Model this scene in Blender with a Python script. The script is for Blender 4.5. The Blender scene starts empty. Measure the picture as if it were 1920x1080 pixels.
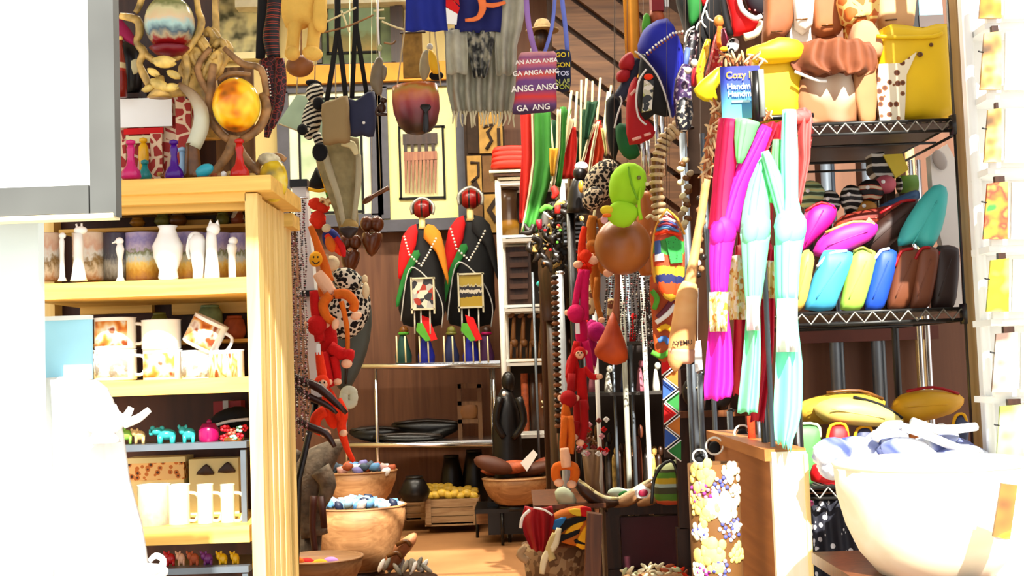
import bpy, math, random
from mathutils import Vector, Matrix
PI = math.pi
random.seed(7)
scn = bpy.context.scene
col = scn.collection
# ------------------------------------------------------------------ camera
F = 2400.0                      # focal length in pixels of the 1920x1080 frame
EYE = Vector((0, 0, 1.0))
CM = Matrix.Rotation(math.radians(90 + 3.58), 4, 'X') @ Matrix.Rotation(math.radians(-2.0), 4, 'Z')
camd = bpy.data.cameras.new('camera'); camd.lens = 36 * F / 1920; camd.sensor_width = 36
camd.clip_start = .05
cam = bpy.data.objects.new('camera', camd); col.objects.link(cam)
cam.matrix_world = Matrix.Translation(EYE) @ CM
scn.camera = cam
# ------------------------------------------------------------------ sky, sun, exposure
wd = bpy.data.worlds.new('sky'); scn.world = wd; wd.use_nodes = True
bg = wd.node_tree.nodes['Background']
bg.inputs[0].default_value = (.93, .96, 1, 1); bg.inputs[1].default_value = 1.0
sd = bpy.data.lights.new('sun', 'SUN'); sd.energy = 9.0; sd.angle = .012; sd.color = (1, .95, .86)
sun = bpy.data.objects.new('sun', sd); col.objects.link(sun)
SUNV = Vector((.10, -.755, .645)).normalized()
sun.rotation_euler = SUNV.to_track_quat('Z', 'Y').to_euler()
sun.location = (3, -4, 6)
vs = scn.view_settings
vs.view_transform = 'Standard'; vs.look = 'None'; vs.gamma = 1; vs.use_curve_mapping = False
vs.exposure = .85
# ------------------------------------------------------------------ pixel helpers
def W(px, py, d):
    v = CM.to_3x3() @ Vector(((px - 960) / F, -(py - 540) / F, -1))
    return EYE + v * (d / v.y)
def K(d): return d / F
# ------------------------------------------------------------------ materials
MATS = {}
def _new(name):
    m = bpy.data.materials.new(name); m.use_nodes = True
    nt = m.node_tree
    return m, nt, nt.nodes['Principled BSDF']
def _tex(nt, kind, scale, coord, sc=(1, 1, 1), rot=(0, 0, 0), dist=0, detail=2):
    tc = nt.nodes.new('ShaderNodeTexCoord'); mp = nt.nodes.new('ShaderNodeMapping')
    mp.inputs['Scale'].default_value = sc; mp.inputs['Rotation'].default_value = rot
    nt.links.new(tc.outputs[coord], mp.inputs[0])
    if kind == 'noise':
        t = nt.nodes.new('ShaderNodeTexNoise'); t.inputs['Scale'].default_value = scale
        t.inputs['Detail'].default_value = detail; t.inputs['Distortion'].default_value = dist; out = t.outputs[0]
    elif kind in ('cell', 'spots', 'crack'):
        t = nt.nodes.new('ShaderNodeTexVoronoi'); t.inputs['Scale'].default_value = scale
        if kind == 'crack': t.feature = 'DISTANCE_TO_EDGE'
        if kind == 'cell':
            s = nt.nodes.new('ShaderNodeSeparateColor'); nt.links.new(t.outputs['Color'], s.inputs[0]); out = s.outputs[0]
        else: out = t.outputs['Distance']
    elif kind == 'wave':
        t = nt.nodes.new('ShaderNodeTexWave'); t.inputs['Scale'].default_value = scale
        t.inputs['Distortion'].default_value = dist; t.inputs['Detail'].default_value = detail; t.bands_direction = 'Z'; out = t.outputs[0]
    elif kind == 'grad':
        s = nt.nodes.new('ShaderNodeSeparateXYZ'); nt.links.new(mp.outputs[0], s.inputs[0])
        if dist:
            n = nt.nodes.new('ShaderNodeTexNoise'); n.inputs['Scale'].default_value = scale; nt.links.new(mp.outputs[0], n.inputs[0])
            a = nt.nodes.new('ShaderNodeMath'); a.operation = 'MULTIPLY_ADD'
            nt.links.new(n.outputs[0], a.inputs[0]); a.inputs[1].default_value = dist
            b = nt.nodes.new('ShaderNodeMath'); b.operation = 'ADD'; b.inputs[1].default_value = -dist / 2
            nt.links.new(s.outputs[2], b.inputs[0]); nt.links.new(b.outputs[0], a.inputs[2]); return a.outputs[0]
        return s.outputs[2]
    nt.links.new(mp.outputs[0], t.inputs[0])
    return out
def _ramp(nt, src, stops, const):
    r = nt.nodes.new('ShaderNodeValToRGB'); e = r.color_ramp
    if const: e.interpolation = 'CONSTANT'
    while len(e.elements) < len(stops): e.elements.new(.5)
    for x, (p, c) in zip(e.elements, stops):
        x.position = p; x.color = (*c[:3], 1)
    nt.links.new(src, r.inputs[0]); return r.outputs[0]
def tone(c): return tuple(x ** 1.3 for x in c[:3])
def M(name, c, rough=.6, metal=0, var=.12, vs_=14, bump=0, bs=120, spec=.35, emit=0, sheen=0):
    if name in MATS: return MATS[name]
    if not emit: c = tone(c)
    m, nt, b = _new(name)
    b.inputs['Roughness'].default_value = rough; b.inputs['Metallic'].default_value = metal
    b.inputs['Specular IOR Level'].default_value = spec
    if sheen: b.inputs['Sheen Weight'].default_value = sheen
    if var:
        n = _tex(nt, 'noise', vs_, 'Object')
        lo = tuple(x * (1 - var) for x in c); hi = tuple(min(1, x * (1 + var)) for x in c)
        nt.links.new(_ramp(nt, n, [(.3, lo), (.7, hi)], False), b.inputs['Base Color'])
    else: b.inputs['Base Color'].default_value = (*c, 1)
    if bump:
        n = _tex(nt, 'noise', bs, 'Object'); bp = nt.nodes.new('ShaderNodeBump'); bp.inputs['Strength'].default_value = bump
        bp.inputs['Distance'].default_value = .004
        nt.links.new(n, bp.inputs['Height']); nt.links.new(bp.outputs[0], b.inputs['Normal'])
    if emit:
        b.inputs['Emission Color'].default_value = (*c, 1); b.inputs['Emission Strength'].default_value = emit
    MATS[name] = m; return m
def P(name, kind, stops, scale=10, coord='Object', const=True, rough=.6, sc=(1, 1, 1), rot=(0, 0, 0), dist=0, detail=2, spec=.35, metal=0, bump=0):
    if name in MATS: return MATS[name]
    stops = [(p, tone(c)) for p, c in stops]
    m, nt, b = _new(name)
    b.inputs['Roughness'].default_value = rough; b.inputs['Specular IOR Level'].default_value = spec; b.inputs['Metallic'].default_value = metal
    t = _tex(nt, kind, scale, coord, sc, rot, dist, detail)
    nt.links.new(_ramp(nt, t, stops, const), b.inputs['Base Color'])
    if bump:
        bp = nt.nodes.new('ShaderNodeBump'); bp.inputs['Strength'].default_value = bump; bp.inputs['Distance'].default_value = .003
        nt.links.new(t, bp.inputs['Height']); nt.links.new(bp.outputs[0], b.inputs['Normal'])
    MATS[name] = m; return m
def wood(name, a, b_, scale=3, axis='Z', rough=.5):
    sc = {'X': (.6, 9, 9), 'Y': (9, .6, 9), 'Z': (9, 9, .6)}[axis]
    return P(name, 'noise', [(.3, a), (.5, tuple((x + y) / 2 for x, y in zip(a, b_))), (.7, b_)], scale, 'Object', False, rough, sc, dist=1.2, detail=4)
# ------------------------------------------------------------------ mesh builder (world coordinates)
class MB:
    def __init__(s): s.v = []; s.f = []; s.sm = []
    def add(s, vs, fs, smooth=True):
        o = len(s.v); s.v += [Vector(p) for p in vs]
        s.f += [tuple(i + o for i in f) for f in fs]; s.sm += [smooth] * len(fs); return s
    def box(s, a, b, rot=None):
        x0, y0, z0 = a; x1, y1, z1 = b
        vs = [Vector((x, y, z)) for x in (x0, x1) for y in (y0, y1) for z in (z0, z1)]
        if rot:
            c = sum(vs, Vector()) / 8; vs = [c + rot @ (p - c) for p in vs]
        return s.add(vs, [(0, 1, 3, 2), (4, 6, 7, 5), (0, 4, 5, 1), (2, 3, 7, 6), (0, 2, 6, 4), (1, 5, 7, 3)], False)
    def tube(s, pts, r, n=8, flat=1.0, cap=True):
        pts = [Vector(p) for p in pts]; m = len(pts)
        rs = r if isinstance(r, (list, tuple)) else [r] * m
        vs = []; fs = []
        for i, p in enumerate(pts):
            t = (pts[min(i + 1, m - 1)] - pts[max(i - 1, 0)]).normalized()
            a = Vector((0, 1, 0)); a = (a - t * a.dot(t))
            if a.length < .05: a = Vector((1, 0, 0)) - t * t.x
            a.normalize(); b = t.cross(a)
            for k in range(n):
                q = 2 * PI * k / n
                vs.append(p + (a * math.cos(q) * flat + b * math.sin(q)) * rs[i])
        for i in range(m - 1):
            for k in range(n):
                fs.append((i * n + k, i * n + (k + 1) % n, (i + 1) * n + (k + 1) % n, (i + 1) * n + k))
        if cap:
            fs.append(tuple(range(n))[::-1]); fs.append(tuple((m - 1) * n + k for k in range(n)))
        return s.add(vs, fs)
    def lathe(s, c, prof, n=20, rot=None, wob=0):
        c = Vector(c); vs = []; fs = []
        for r, h in prof:
            for k in range(n):
                q = 2 * PI * k / n; rr = r * (1 + wob * math.sin(3 * q + h * 40))
                p = Vector((rr * math.cos(q), rr * math.sin(q), h))
                vs.append(c + (rot @ p if rot else p))
        for i in range(len(prof) - 1):
            for k in range(n):
                fs.append((i * n + k, i * n + (k + 1) % n, (i + 1) * n + (k + 1) % n, (i + 1) * n + k))
        fs.append(tuple(range(n))[::-1]); fs.append(tuple((len(prof) - 1) * n + k for k in range(n)))
        return s.add(vs, fs)
    def ell(s, c, r, rot=None, n=12, m=8, wob=0):
        c = Vector(c); vs = []; fs = []
        for i in range(m + 1):
            t = PI * i / m
            for k in range(n):
                q = 2 * PI * k / n
                w = 1 + (wob * math.sin(5 * q + 7 * t) if wob else 0)
                p = Vector((r[0] * math.sin(t) * math.cos(q) * w, r[1] * math.sin(t) * math.sin(q) * w, r[2] * math.cos(t)))
                vs.append(c + (rot @ p if rot else p))
        for i in range(m):
            for k in range(n):
                fs.append((i * n + k, (i + 1) * n + k, (i + 1) * n + (k + 1) % n, i * n + (k + 1) % n))
        return s.add(vs, fs)
    def prism(s, pts, t):
        """outline (in a plane Y=const) given thickness t to the back"""
        pts = [Vector(p) for p in pts]; n = len(pts)
        vs = pts + [p + Vector((0, t, 0)) for p in pts]
        fs = [tuple(range(n)), tuple(range(n, 2 * n))[::-1]] + [(i, n + i, n + (i + 1) % n, (i + 1) % n) for i in range(n)]
        return s.add(vs, fs, False)
    def pillow(s, pts, t, pw=2.2, yc=0, squash=1):
        pts = smooth_loop([Vector(p) for p in pts]); n = len(pts); c = sum(pts, Vector()) / n
        ss = [1, .95, .82, .62, .36]
        vs = []; fs = []
        for sg in (-1, 1):
            o = len(vs)
            for q in ss:
                for p in pts:
                    v = c + (p - c) * q; v.y += sg * t * (1 - q ** pw) ** (1 / pw) + yc; vs.append(v)
            vs.append(c + Vector((0, sg * t + yc, 0)))
            for i in range(len(ss) - 1):
                for k in range(n):
                    f = (o + i * n + k, o + i * n + (k + 1) % n, o + (i + 1) * n + (k + 1) % n, o + (i + 1) * n + k)
                    fs.append(f if sg < 0 else f[::-1])
            for k in range(n):
                f = (o + 4 * n + k, o + 4 * n + (k + 1) % n, o + 5 * n)
                fs.append(f if sg < 0 else f[::-1])
        return s.add(vs, fs)
    def cloth(s, rows, d, folds=4, amp=.012, nx=26, ny=14, ph=0, th=.003, rag=0, grow=.6, bow=0):
        """hanging sheet; rows = (px left, px right, py) from top to bottom"""
        g = []; R = len(rows)
        for j in range(ny + 1):
            u = j / ny * (R - 1); i = min(int(u), R - 2); w = u - i
            l, r, y = [a + (b - a) * w for a, b in zip(rows[i], rows[i + 1])]
            line = []
            for k in range(nx + 1):
                q = k / nx
                yy = y + (rag * random.uniform(-1, 1) if j == ny else 0)
                p = W(l + (r - l) * q, yy, d)
                p.y += amp * (grow + (1 - grow) * j / ny) * math.sin(2 * PI * folds * q + ph + .5 * math.sin(j * .5 + ph)) - bow * math.sin(PI * q)
                line.append(p)
            g.append(line)
        n = nx + 1
        vs = [p for l in g for p in l]; vs += [p + Vector((0, th, 0)) for p in vs]; o = (ny + 1) * n; fs = []
        for j in range(ny):
            for k in range(nx):
                a = j * n + k; fs.append((a, a + n, a + n + 1, a + 1)); fs.append((o + a, o + a + 1, o + a + n + 1, o + a + n))
        for k in range(nx):
            fs.append((k, k + 1, o + k + 1, o + k)); a = ny * n + k; fs.append((a, o + a, o + a + 1, a + 1))
        for j in range(ny):
            a = j * n; fs.append((a, o + a, o + a + n, a + n)); a += nx; fs.append((a, a + n, o + a + n, o + a))
        return s.add(vs, fs)
    # pixel versions ----------------------------------------------------
    def pbox(s, x0, y0, x1, y1, d0, d1, dr=None):
        """box whose FRONT face at depth d0 covers the pixel rectangle"""
        xm, ym = (x0 + x1) / 2, (y0 + y1) / 2
        return s.box((W(x0, ym, d0).x, d0, W(xm, y1, d0).z), (W(x1, ym, d0).x, d1, W(xm, y0, d0).z), dr)
    def pe(s, px, py, d, rx, ry, rz=None, ang=0, n=12, m=8, wob=0):
        """ellipsoid: rx, ry half sizes in pixels across and up, rz half depth"""
        k = K(d); rz = rz or min(rx, ry)
        return s.ell(W(px, py, d), (rx * k, rz * k, ry * k), Matrix.Rotation(math.radians(ang), 3, 'Y'), n, m, wob)
    def pt(s, pts, r, d=None, n=8, flat=1.0, sm=True):
        """tube through pixels (px, py[, d])"""
        q = [(p[0], p[1], p[2] if len(p) > 2 else d) for p in pts]
        rr = r if isinstance(r, (list, tuple)) else [r] * len(q)
        if sm and len(q) > 2:
            q2 = []; r2 = []
            for i in range(len(q) - 1):
                p0, p1, p2, p3 = q[max(i - 1, 0)], q[i], q[i + 1], q[min(i + 2, len(q) - 1)]
                for t in (0, .33, .67):
                    q2.append(tuple(.5 * (2 * b + (c - a) * t + (2 * a - 5 * b + 4 * c - e) * t * t + (3 * b - a - 3 * c + e) * t ** 3) for a, b, c, e in zip(p0, p1, p2, p3)))
                    r2.append(rr[i] + (rr[i + 1] - rr[i]) * t)
            q2.append(q[-1]); r2.append(rr[-1]); q, rr = q2, r2
        return s.tube([W(*p) for p in q], [a * K(p[2]) for a, p in zip(rr, q)], n, flat)
    def pl(s, px, py, d, prof, n=20, ang=0, wob=0, pitch=0):
        """lathe standing on pixel (px, py): profile (radius, height) in pixels"""
        k = K(d); rot = None
        if ang or pitch: rot = Matrix.Rotation(math.radians(ang), 3, 'Y') @ Matrix.Rotation(math.radians(pitch), 3, 'X')
        return s.lathe(W(px, py, d), [(max(r, .01) * k, h * k) for r, h in prof], n, rot, wob)
    def pp(s, pts, d, t, pw=2.2): return s.pillow([W(x, y, d) for x, y in pts], t, pw)
    def ps(s, pts, d, t): return s.prism([W(x, y, d) for x, y in pts], t)
    def post(s, px, y0, y1, d, r, n=8):
        a = W(px, (y0 + y1) / 2, d); k = K(d)
        return s.tube([(a.x, d, W(px, y1, d).z), (a.x, d, W(px, y0, d).z)], r * k, n)
    # -------------------------------------------------------------------
    def build(s, name, mat, parent=None):
        me = bpy.data.meshes.new(name)
        if parent is not None: o0 = parent['_o'] if '_o' in parent else (0, 0, 0); o0 = Vector(o0)
        else:
            xs = [p.x for p in s.v]; ys = [p.y for p in s.v]; zs = [p.z for p in s.v]
            o0 = Vector(((min(xs) + max(xs)) / 2, (min(ys) + max(ys)) / 2, min(zs)))
        me.from_pydata([p - o0 for p in s.v], [], s.f)
        me.polygons.foreach_set('use_smooth', s.sm)
        me.update()
        if mat: me.materials.append(mat)
        ob = bpy.data.objects.new(name, me); col.objects.link(ob)
        ORIG[ob.name] = o0
        if parent is None: ob.location = o0
        else: ob.parent = parent
        return ob
ORIG = {}
def smooth_loop(p):
    if len(p) > 26: return p
    out = []; n = len(p)
    for i in range(n):
        a, b, c, e = p[i - 1], p[i], p[(i + 1) % n], p[(i + 2) % n]
        for t in (0, .5):
            out.append(.5 * (2 * b + (c - a) * t + (2 * a - 5 * b + 4 * c - e) * t * t + (3 * b - a - 3 * c + e) * t ** 3))
    return out
class TH(dict): pass
def T(name, label, cat, base, group=None):
    """an Empty at the thing's base; parts are children"""
    o = bpy.data.objects.new(name, None); col.objects.link(o)
    b = W(*base) if isinstance(base, tuple) else base
    o.location = b; o.empty_display_size = .05; ORIG[o.name] = Vector(b)
    o['label'] = label; o['category'] = cat
    if group: o['group'] = group
    return o
def part(th, name, mb, mat, label=None):
    o0 = ORIG[th.name]
    me = bpy.data.meshes.new(name); me.from_pydata([p - o0 for p in mb.v], [], mb.f)
    me.polygons.foreach_set('use_smooth', mb.sm); me.update(); me.materials.append(mat)
    ob = bpy.data.objects.new(name, me); col.objects.link(ob); ob.parent = th; ORIG[ob.name] = o0
    if label: ob['label'] = label
    return ob
def one(name, label, cat, mb, mat, group=None):
    o = mb.build(name, mat); o['label'] = label; o['category'] = cat
    if group: o['group'] = group
    return o
def struct(name, mb, mat):
    o = mb.build(name, mat); o['kind'] = 'structure'; return o
def text(th, name, body, px, py, d, hpx, mat, ang=0, width=None):
    cu = bpy.data.curves.new(name, 'FONT'); cu.body = body; cu.align_x = 'CENTER'; cu.align_y = 'CENTER'
    cu.size = hpx * K(d) * 1.4; cu.extrude = .0004; cu.offset = cu.size * .018
    if width: cu.space_character = width
    t = bpy.data.objects.new(name, cu); col.objects.link(t)
    me = bpy.data.meshes.new_from_object(t.evaluated_get(bpy.context.evaluated_depsgraph_get()))
    bpy.data.objects.remove(t)
    R = Matrix.Rotation(math.radians(-ang), 4, 'Y') @ Matrix.Rotation(PI / 2, 4, 'X')
    me.transform(Matrix.Translation(W(px, py, d) - ORIG[th.name]) @ R)
    me.materials.clear(); me.materials.append(mat)
    ob = bpy.data.objects.new(name, me); col.objects.link(ob); ob.parent = th; ORIG[ob.name] = ORIG[th.name]
    return ob
# ------------------------------------------------------------------ shared materials
pineX = wood('pine_x', (.66, .42, .11), (.86, .60, .20), 4, 'X', .45)
pineZ = wood('pine_z', (.74, .53, .20), (.90, .72, .36), 4, 'Z', .45)
pineY = wood('pine_y', (.66, .42, .11), (.86, .60, .20), 4, 'Y', .45)
dwood = wood('dark_wood', (.035, .014, .007), (.10, .045, .02), 4, 'Z', .4)
mwood = wood('mid_wood', (.13, .05, .017), (.26, .11, .04), 5, 'Z', .38)
bowlw = wood('bowl_wood', (.30, .16, .07), (.45, .27, .13), 4, 'X', .6)
panelw = wood('panel_wood', (.16, .075, .04), (.24, .12, .065), 2, 'Z', .6)
ebony = M('ebony', (.012, .009, .008), .35, var=.3)
black = M('black_cloth', (.012, .012, .014), .8, var=.2)
blackm = M('black_metal', (.015, .015, .016), .35, spec=.5)
chrome = M('chrome', (.75, .75, .74), .22, 1, var=.05)
greym = M('grey_metal', (.22, .25, .28), .4, .6)
whitem = M('white_paint', (.80, .80, .78), .5, var=.03)
whitec = M('white_ceramic', (.82, .82, .80), .25, var=.03)
cream = M('cream', (.72, .66, .42), .7, var=.05)
creamp = M('cream_plush', (.72, .62, .42), .95, bump=.6)
red = M('red_cloth', (.62, .010, .014), .8)
orange = M('orange_plush', (.70, .20, .02), .95, bump=.6)
ored = M('orange_red_plush', (.80, .07, .01), .95, bump=.6)
yellow = M('yellow_cloth', (.85, .50, .02), .75)
green = M('green_cloth', (.03, .22, .05), .8)
lgreen = M('grass_green', (.13, .40, .05), .75)
blue = M('royal_blue', (.02, .03, .36), .7)
gold = M('gold_wood', (.60, .42, .15), .4, var=.65, vs_=30, bump=.5, bs=60)
string = M('cord', (.55, .45, .28), .8); dstring = M('dark_cord', (.10, .07, .05), .8)
peach = M('peach_plush', (.85, .55, .38), .95, bump=.5)
beadmix = P('bead_mix', 'cell', [(0, (.01, .01, .01)), (.3, (.35, .10, .13)), (.48, (.55, .45, .40)), (.62, (.05, .03, .03)), (.8, (.45, .25, .25)), (.92, (.75, .7, .65))], 180, rough=.3)
# ------------------------------------------------------------------ structure of the shop
floorm = P('shop_floor', 'noise', [(.3, (.30, .155, .065)), (.6, (.40, .22, .10)), (.8, (.46, .27, .13))], 2.2, 'Object', False, .55, detail=5)
pave = M('paving', (.42, .38, .33), .8, var=.1, vs_=3)
wallc = M('cream_wall', (.62, .52, .27), .85, var=.06, vs_=2)
struct('floor', MB().box((-3.2, 3.0, -.1), (3.2, 9.0, 0)), floorm)
struct('floor_pavement', MB().box((-8, -8, -.14), (8, 3.0, -.01)), pave)
struct('wall_back', MB().box((-3.2, 8.75, 0), (3.2, 8.9, 3.7)), panelw)
m = MB().pbox(300, -40, 905, 425, 8.70, 8.75); struct('wall_plaster', m, wallc)
struct('wall_left', MB().box((-2.6, 3.1, 0), (-2.45, 8.75, 3.7)), wallc)
struct('wall_right', MB().box((2.45, 3.5, 0), (2.6, 8.75, 3.7)), panelw)
ceilm = wood('ceiling_boards', (.10, .055, .03), (.19, .11, .06), 2, 'Y', .7)
struct('ceiling', MB().box((-3.2, 3.0, 3.6), (3.2, 8.9, 3.75)), ceilm)
awn = M('awning_canvas', (.55, .50, .42), .85)
struct('ceiling_awning', MB().box((-4.5, .82, 2.6), (.60, 3.05, 2.64)), awn)
# front walls left (low partition behind the cabinet) and right (behind the wire rack)
struct('wall_front_left', MB().box((-2.6, 3.02, 0), (-.62, 3.1, 1.36)), dwood)
m = MB().box((.74, 3.42, 0), (2.6, 3.5, 2.7)); struct('wall_front_right', m, panelw)
for px in (1562, 1640):
    m = MB(); m.post(px, 255, 930, 3.38, 10); m.post(px + 12, 255, 930, 3.39, 5); struct('trim_1', m, greym)
m = MB(); m.post(1722, 255, 930, 3.37, 9); struct('trim_2', m, wood('yellow_pole', (.5, .36, .16), (.65, .5, .25)))
m = MB(); m.pbox(1480, 615, 1760, 640, 3.36, 3.42); struct('trim_3', m, M('rust_rail', (.13, .035, .015), .6))
# diagonal boards of the roof gable seen at the top, and a brass pole
bx = MB()
gable = struct('wall_gable', MB().pbox(1030, -60, 1330, 330, 8.3, 8.36), M('gable_brown', (.07, .035, .018), .7))
gw = wood('gable_board', (.11, .055, .025), (.22, .12, .06), 3, 'X', .6)
for i in range(7):
    y = -150 + i * 62
    m = MB(); m.ps([(1035, y), (1290, y + 190), (1290, y + 240), (1035, y + 50)], 8.24 - (i % 2) * .02, .05)
    b = part(gable, 'plank', m, gw)
# unseen fill lamps, added above the frame to brighten the interior
for i, (x, y) in enumerate([(-1.0, 4.6), (.6, 4.6), (-1.2, 7.0), (.6, 7.0)]):
    th = T('added_fill_lamp', ['added fill lamp on the ceiling above the hanging toys', 'added fill lamp on the ceiling above the beaded capes', 'added fill lamp on the ceiling nearest the framed pictures', 'added fill lamp on the ceiling nearest the flags'][i], 'lamp', Vector((x, y, 3.5)), 'added fill lamps')
    part(th, 'housing', MB().box((x - .75, y - .09, 3.55), (x + .75, y + .09, 3.6)), whitem)
    part(th, 'diffuser', MB().box((x - .72, y - .06, 3.50), (x + .72, y + .06, 3.55)), M('fill_glow', (1, .93, .8), .5, var=0, emit=18))
    ld = bpy.data.lights.new('fill_light', 'AREA'); ld.shape = 'RECTANGLE'; ld.size = 1.4; ld.size_y = .14; ld.energy = 40; ld.color = (1, .90, .72)
    lo = bpy.data.objects.new('fill_light', ld); col.objects.link(lo); lo.location = (0, 0, -.02); lo.parent = th
# ================================================================== LEFT FOREGROUND
th = T('notice_board', 'big white board in a grey rounded frame, cut by the left picture edge', 'board', (60, 405, 1.5))
part(th, 'panel', MB().pbox(-140, -80, 168, 355, 1.475, 1.485), whitem)
gf = M('board_grey', (.115, .12, .115), .6, var=.25, vs_=8)
m = MB(); m.pbox(166, -80, 214, 405, 1.468, 1.49); part(th, 'frame_rail', m, gf)
m = MB(); m.pbox(-140, 352, 166, 405, 1.468, 1.49); part(th, 'frame_rail', m, gf)
m = MB(); m.pbox(-140, 405, 212, 414, 1.466, 1.492); part(th, 'ledge', m, M('ledge_cream', (.8, .72, .5), .5))
pm = M('pillar_white', (.72, .80, .80), .6, var=.04)
m = MB(); m.box((W(-200, 700, 1.54).x, 1.54, 0), (W(74, 700, 1.54).x, 1.56, W(40, 412, 1.54).z)); struct('wall_pillar', m, pm)
th = T('sale_card', 'plain pale blue card standing on the white cloth heap', 'card', (125, 712, 1.66))
m = MB(); m.pbox(80, 600, 172, 712, 1.66, 1.665); part(th, 'sheet', m, M('card_blue', (.45, .74, .86), .6, var=.05))
m = MB(); m.pbox(84, 592, 168, 600, 1.655, 1.67); part(th, 'clip_rail', m, whitem)
m = MB(); m.ps([(100, 712), (150, 712), (125, 640)], 1.67, .04); part(th, 'stand', m, whitem)
# white cloth heap over a counter
clw = M('white_linen', (.82, .82, .80), .85, var=.03)
th = T('cloth_counter', 'low counter draped in white linen below the pale blue card', 'counter', (90, 1290, 1.64))
m = MB(); m.cloth([(20, 178, 712), (15, 200, 730), (10, 225, 800), (0, 240, 900), (-20, 268, 1000), (-40, 280, 1100), (-60, 300, 1250)], 1.61, 5, .007, bow=.02, th=.01); part(th, 'drape', m, clw)
m = MB(); m.pbox(-60, 722, 120, 1290, 1.64, 1.74); part(th, 'carcass', m, whitem)
m = MB(); m.pp([(60, 716), (120, 706), (176, 716), (178, 740), (60, 745)], 1.64, .03); part(th, 'rumpled_top', m, clw)
th = T('white_carving', 'white carving with four raised finger like branches beside the white linen', 'carving', (215, 800, 1.58))
m = MB()
m.pe(196, 790, 1.58, 40, 26, 22)
part(th, 'body', m, whitec)
for x0, y0, x1, y1 in ((195, 785, 178, 752), (215, 786, 212, 760), (222, 790, 246, 764), (232, 795, 280, 768)):
    part(th, 'finger', MB().pt([(x0, y0), ((x0 + x1) / 2 + 3, (y0 + y1) / 2 + 3), (x1, y1)], [9, 8, 6], 1.58), whitec)
part(th, 'foot', MB().pl(195, 830, 1.58, [(30, 0), (26, 8), (14, 30)]), whitec)
th = T('white_swan', 'small white carved swan at the bottom left by the coloured animals', 'carving', (295, 1085, 1.6))
part(th, 'body', MB().pe(290, 1072, 1.6, 26, 15, 14), whitec)
part(th, 'neck', MB().pt([(302, 1068), (306, 1050), (292, 1042), (280, 1052)], [8, 6, 6, 4], 1.6), whitec)
part(th, 'wing', MB().pe(284, 1066, 1.59, 17, 10, 8, 20), whitec)
# ================================================================== PINE CABINET
D0, D1 = 2.40, 2.72
cab = T('display_cabinet', 'open pine display cabinet full of mugs and figurines', 'cabinet', (270, 1480, 2.4))
m = MB(); m.pbox(30, 336, 508, 364, D0 - .02, D1); part(cab, 'top_board', m, pineX)
m = MB(); m.pbox(60, 366, 460, 384, D0, D0 + .02); part(cab, 'top_rail', m, pineX)
m = MB(); m.pbox(60, 386, 460, 400, D0 + .03, D0 + .05); part(cab, 'top_rail', m, pineX)
def vpost(x0, x1, d0, d1, ytop, mat=pineZ, zb=.02):
    m = MB(); m.box((W(x0, 700, d0).x, d0, zb), (W(x1, 700, d0).x, d1, W((x0 + x1) / 2, ytop, d0).z)); return m
part(cab, 'corner_post', vpost(466, 490, D0, D0 + .045, 362), pineZ)
part(cab, 'corner_post', vpost(20, 46, D0, D0 + .045, 362), pineZ)
part(cab, 'corner_post', vpost(510, 532, D1 - .045, D1, 366), pineZ)
part(cab, 'corner_post', vpost(80, 104, D1 - .045, D1, 366), pineZ)
x = W(489, 700, D0).x
for i, (a, b) in enumerate(((.055, .10), (.115, .16), (.175, .22), (.235, .275))):
    m = MB(); m.box((x - .016, D0 + a, .02), (x - .002, D0 + b, W(480, 366, D0).z)); part(cab, 'side_slat', m, pineZ)
for i, (y0, y1) in enumerate(((526, 556), (713, 742), (992, 1024), (1240, 1270))):
    m = MB(); m.pbox(46, y0, 468, y1, D0 + .005, D1 - .02); part(cab, 'shelf', m, pineX)
m = MB(); m.pbox(150, 566, 285, 588, D1 - .03, D1 - .01); part(cab, 'back_rail', m, pineX)
m = MB(); m.pbox(322, 566, 470, 588, D1 - .03, D1 - .01); part(cab, 'back_rail', m, pineX)
m = MB(); m.pbox(345, 412, 398, 432, D1 - .03, D1 - .01); part(cab, 'back_rail', m, pineX)
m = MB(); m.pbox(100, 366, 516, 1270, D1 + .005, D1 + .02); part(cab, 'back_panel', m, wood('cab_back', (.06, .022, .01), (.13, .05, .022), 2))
m = MB(); m.pbox(110, 424, 512, 430, D1 - .10, D1); part(cab, 'inner_ledge', m, pineX)
m = MB(); m.pbox(110, 640, 512, 646, D1 - .10, D1); part(cab, 'inner_ledge', m, pineX)
# trim of a second piece of joinery beside the cabinet
th = T('door_jamb', 'narrow pale wooden jamb standing right behind the pine cabinet', 'jamb', (537, 1400, 2.9))
part(th, 'board', vpost(508, 543, 2.9, 2.96, 425, pineZ), pineZ); part(th, 'cap_block', MB().pbox(500, 400, 548, 425, 2.88, 2.98), pineX)
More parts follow.
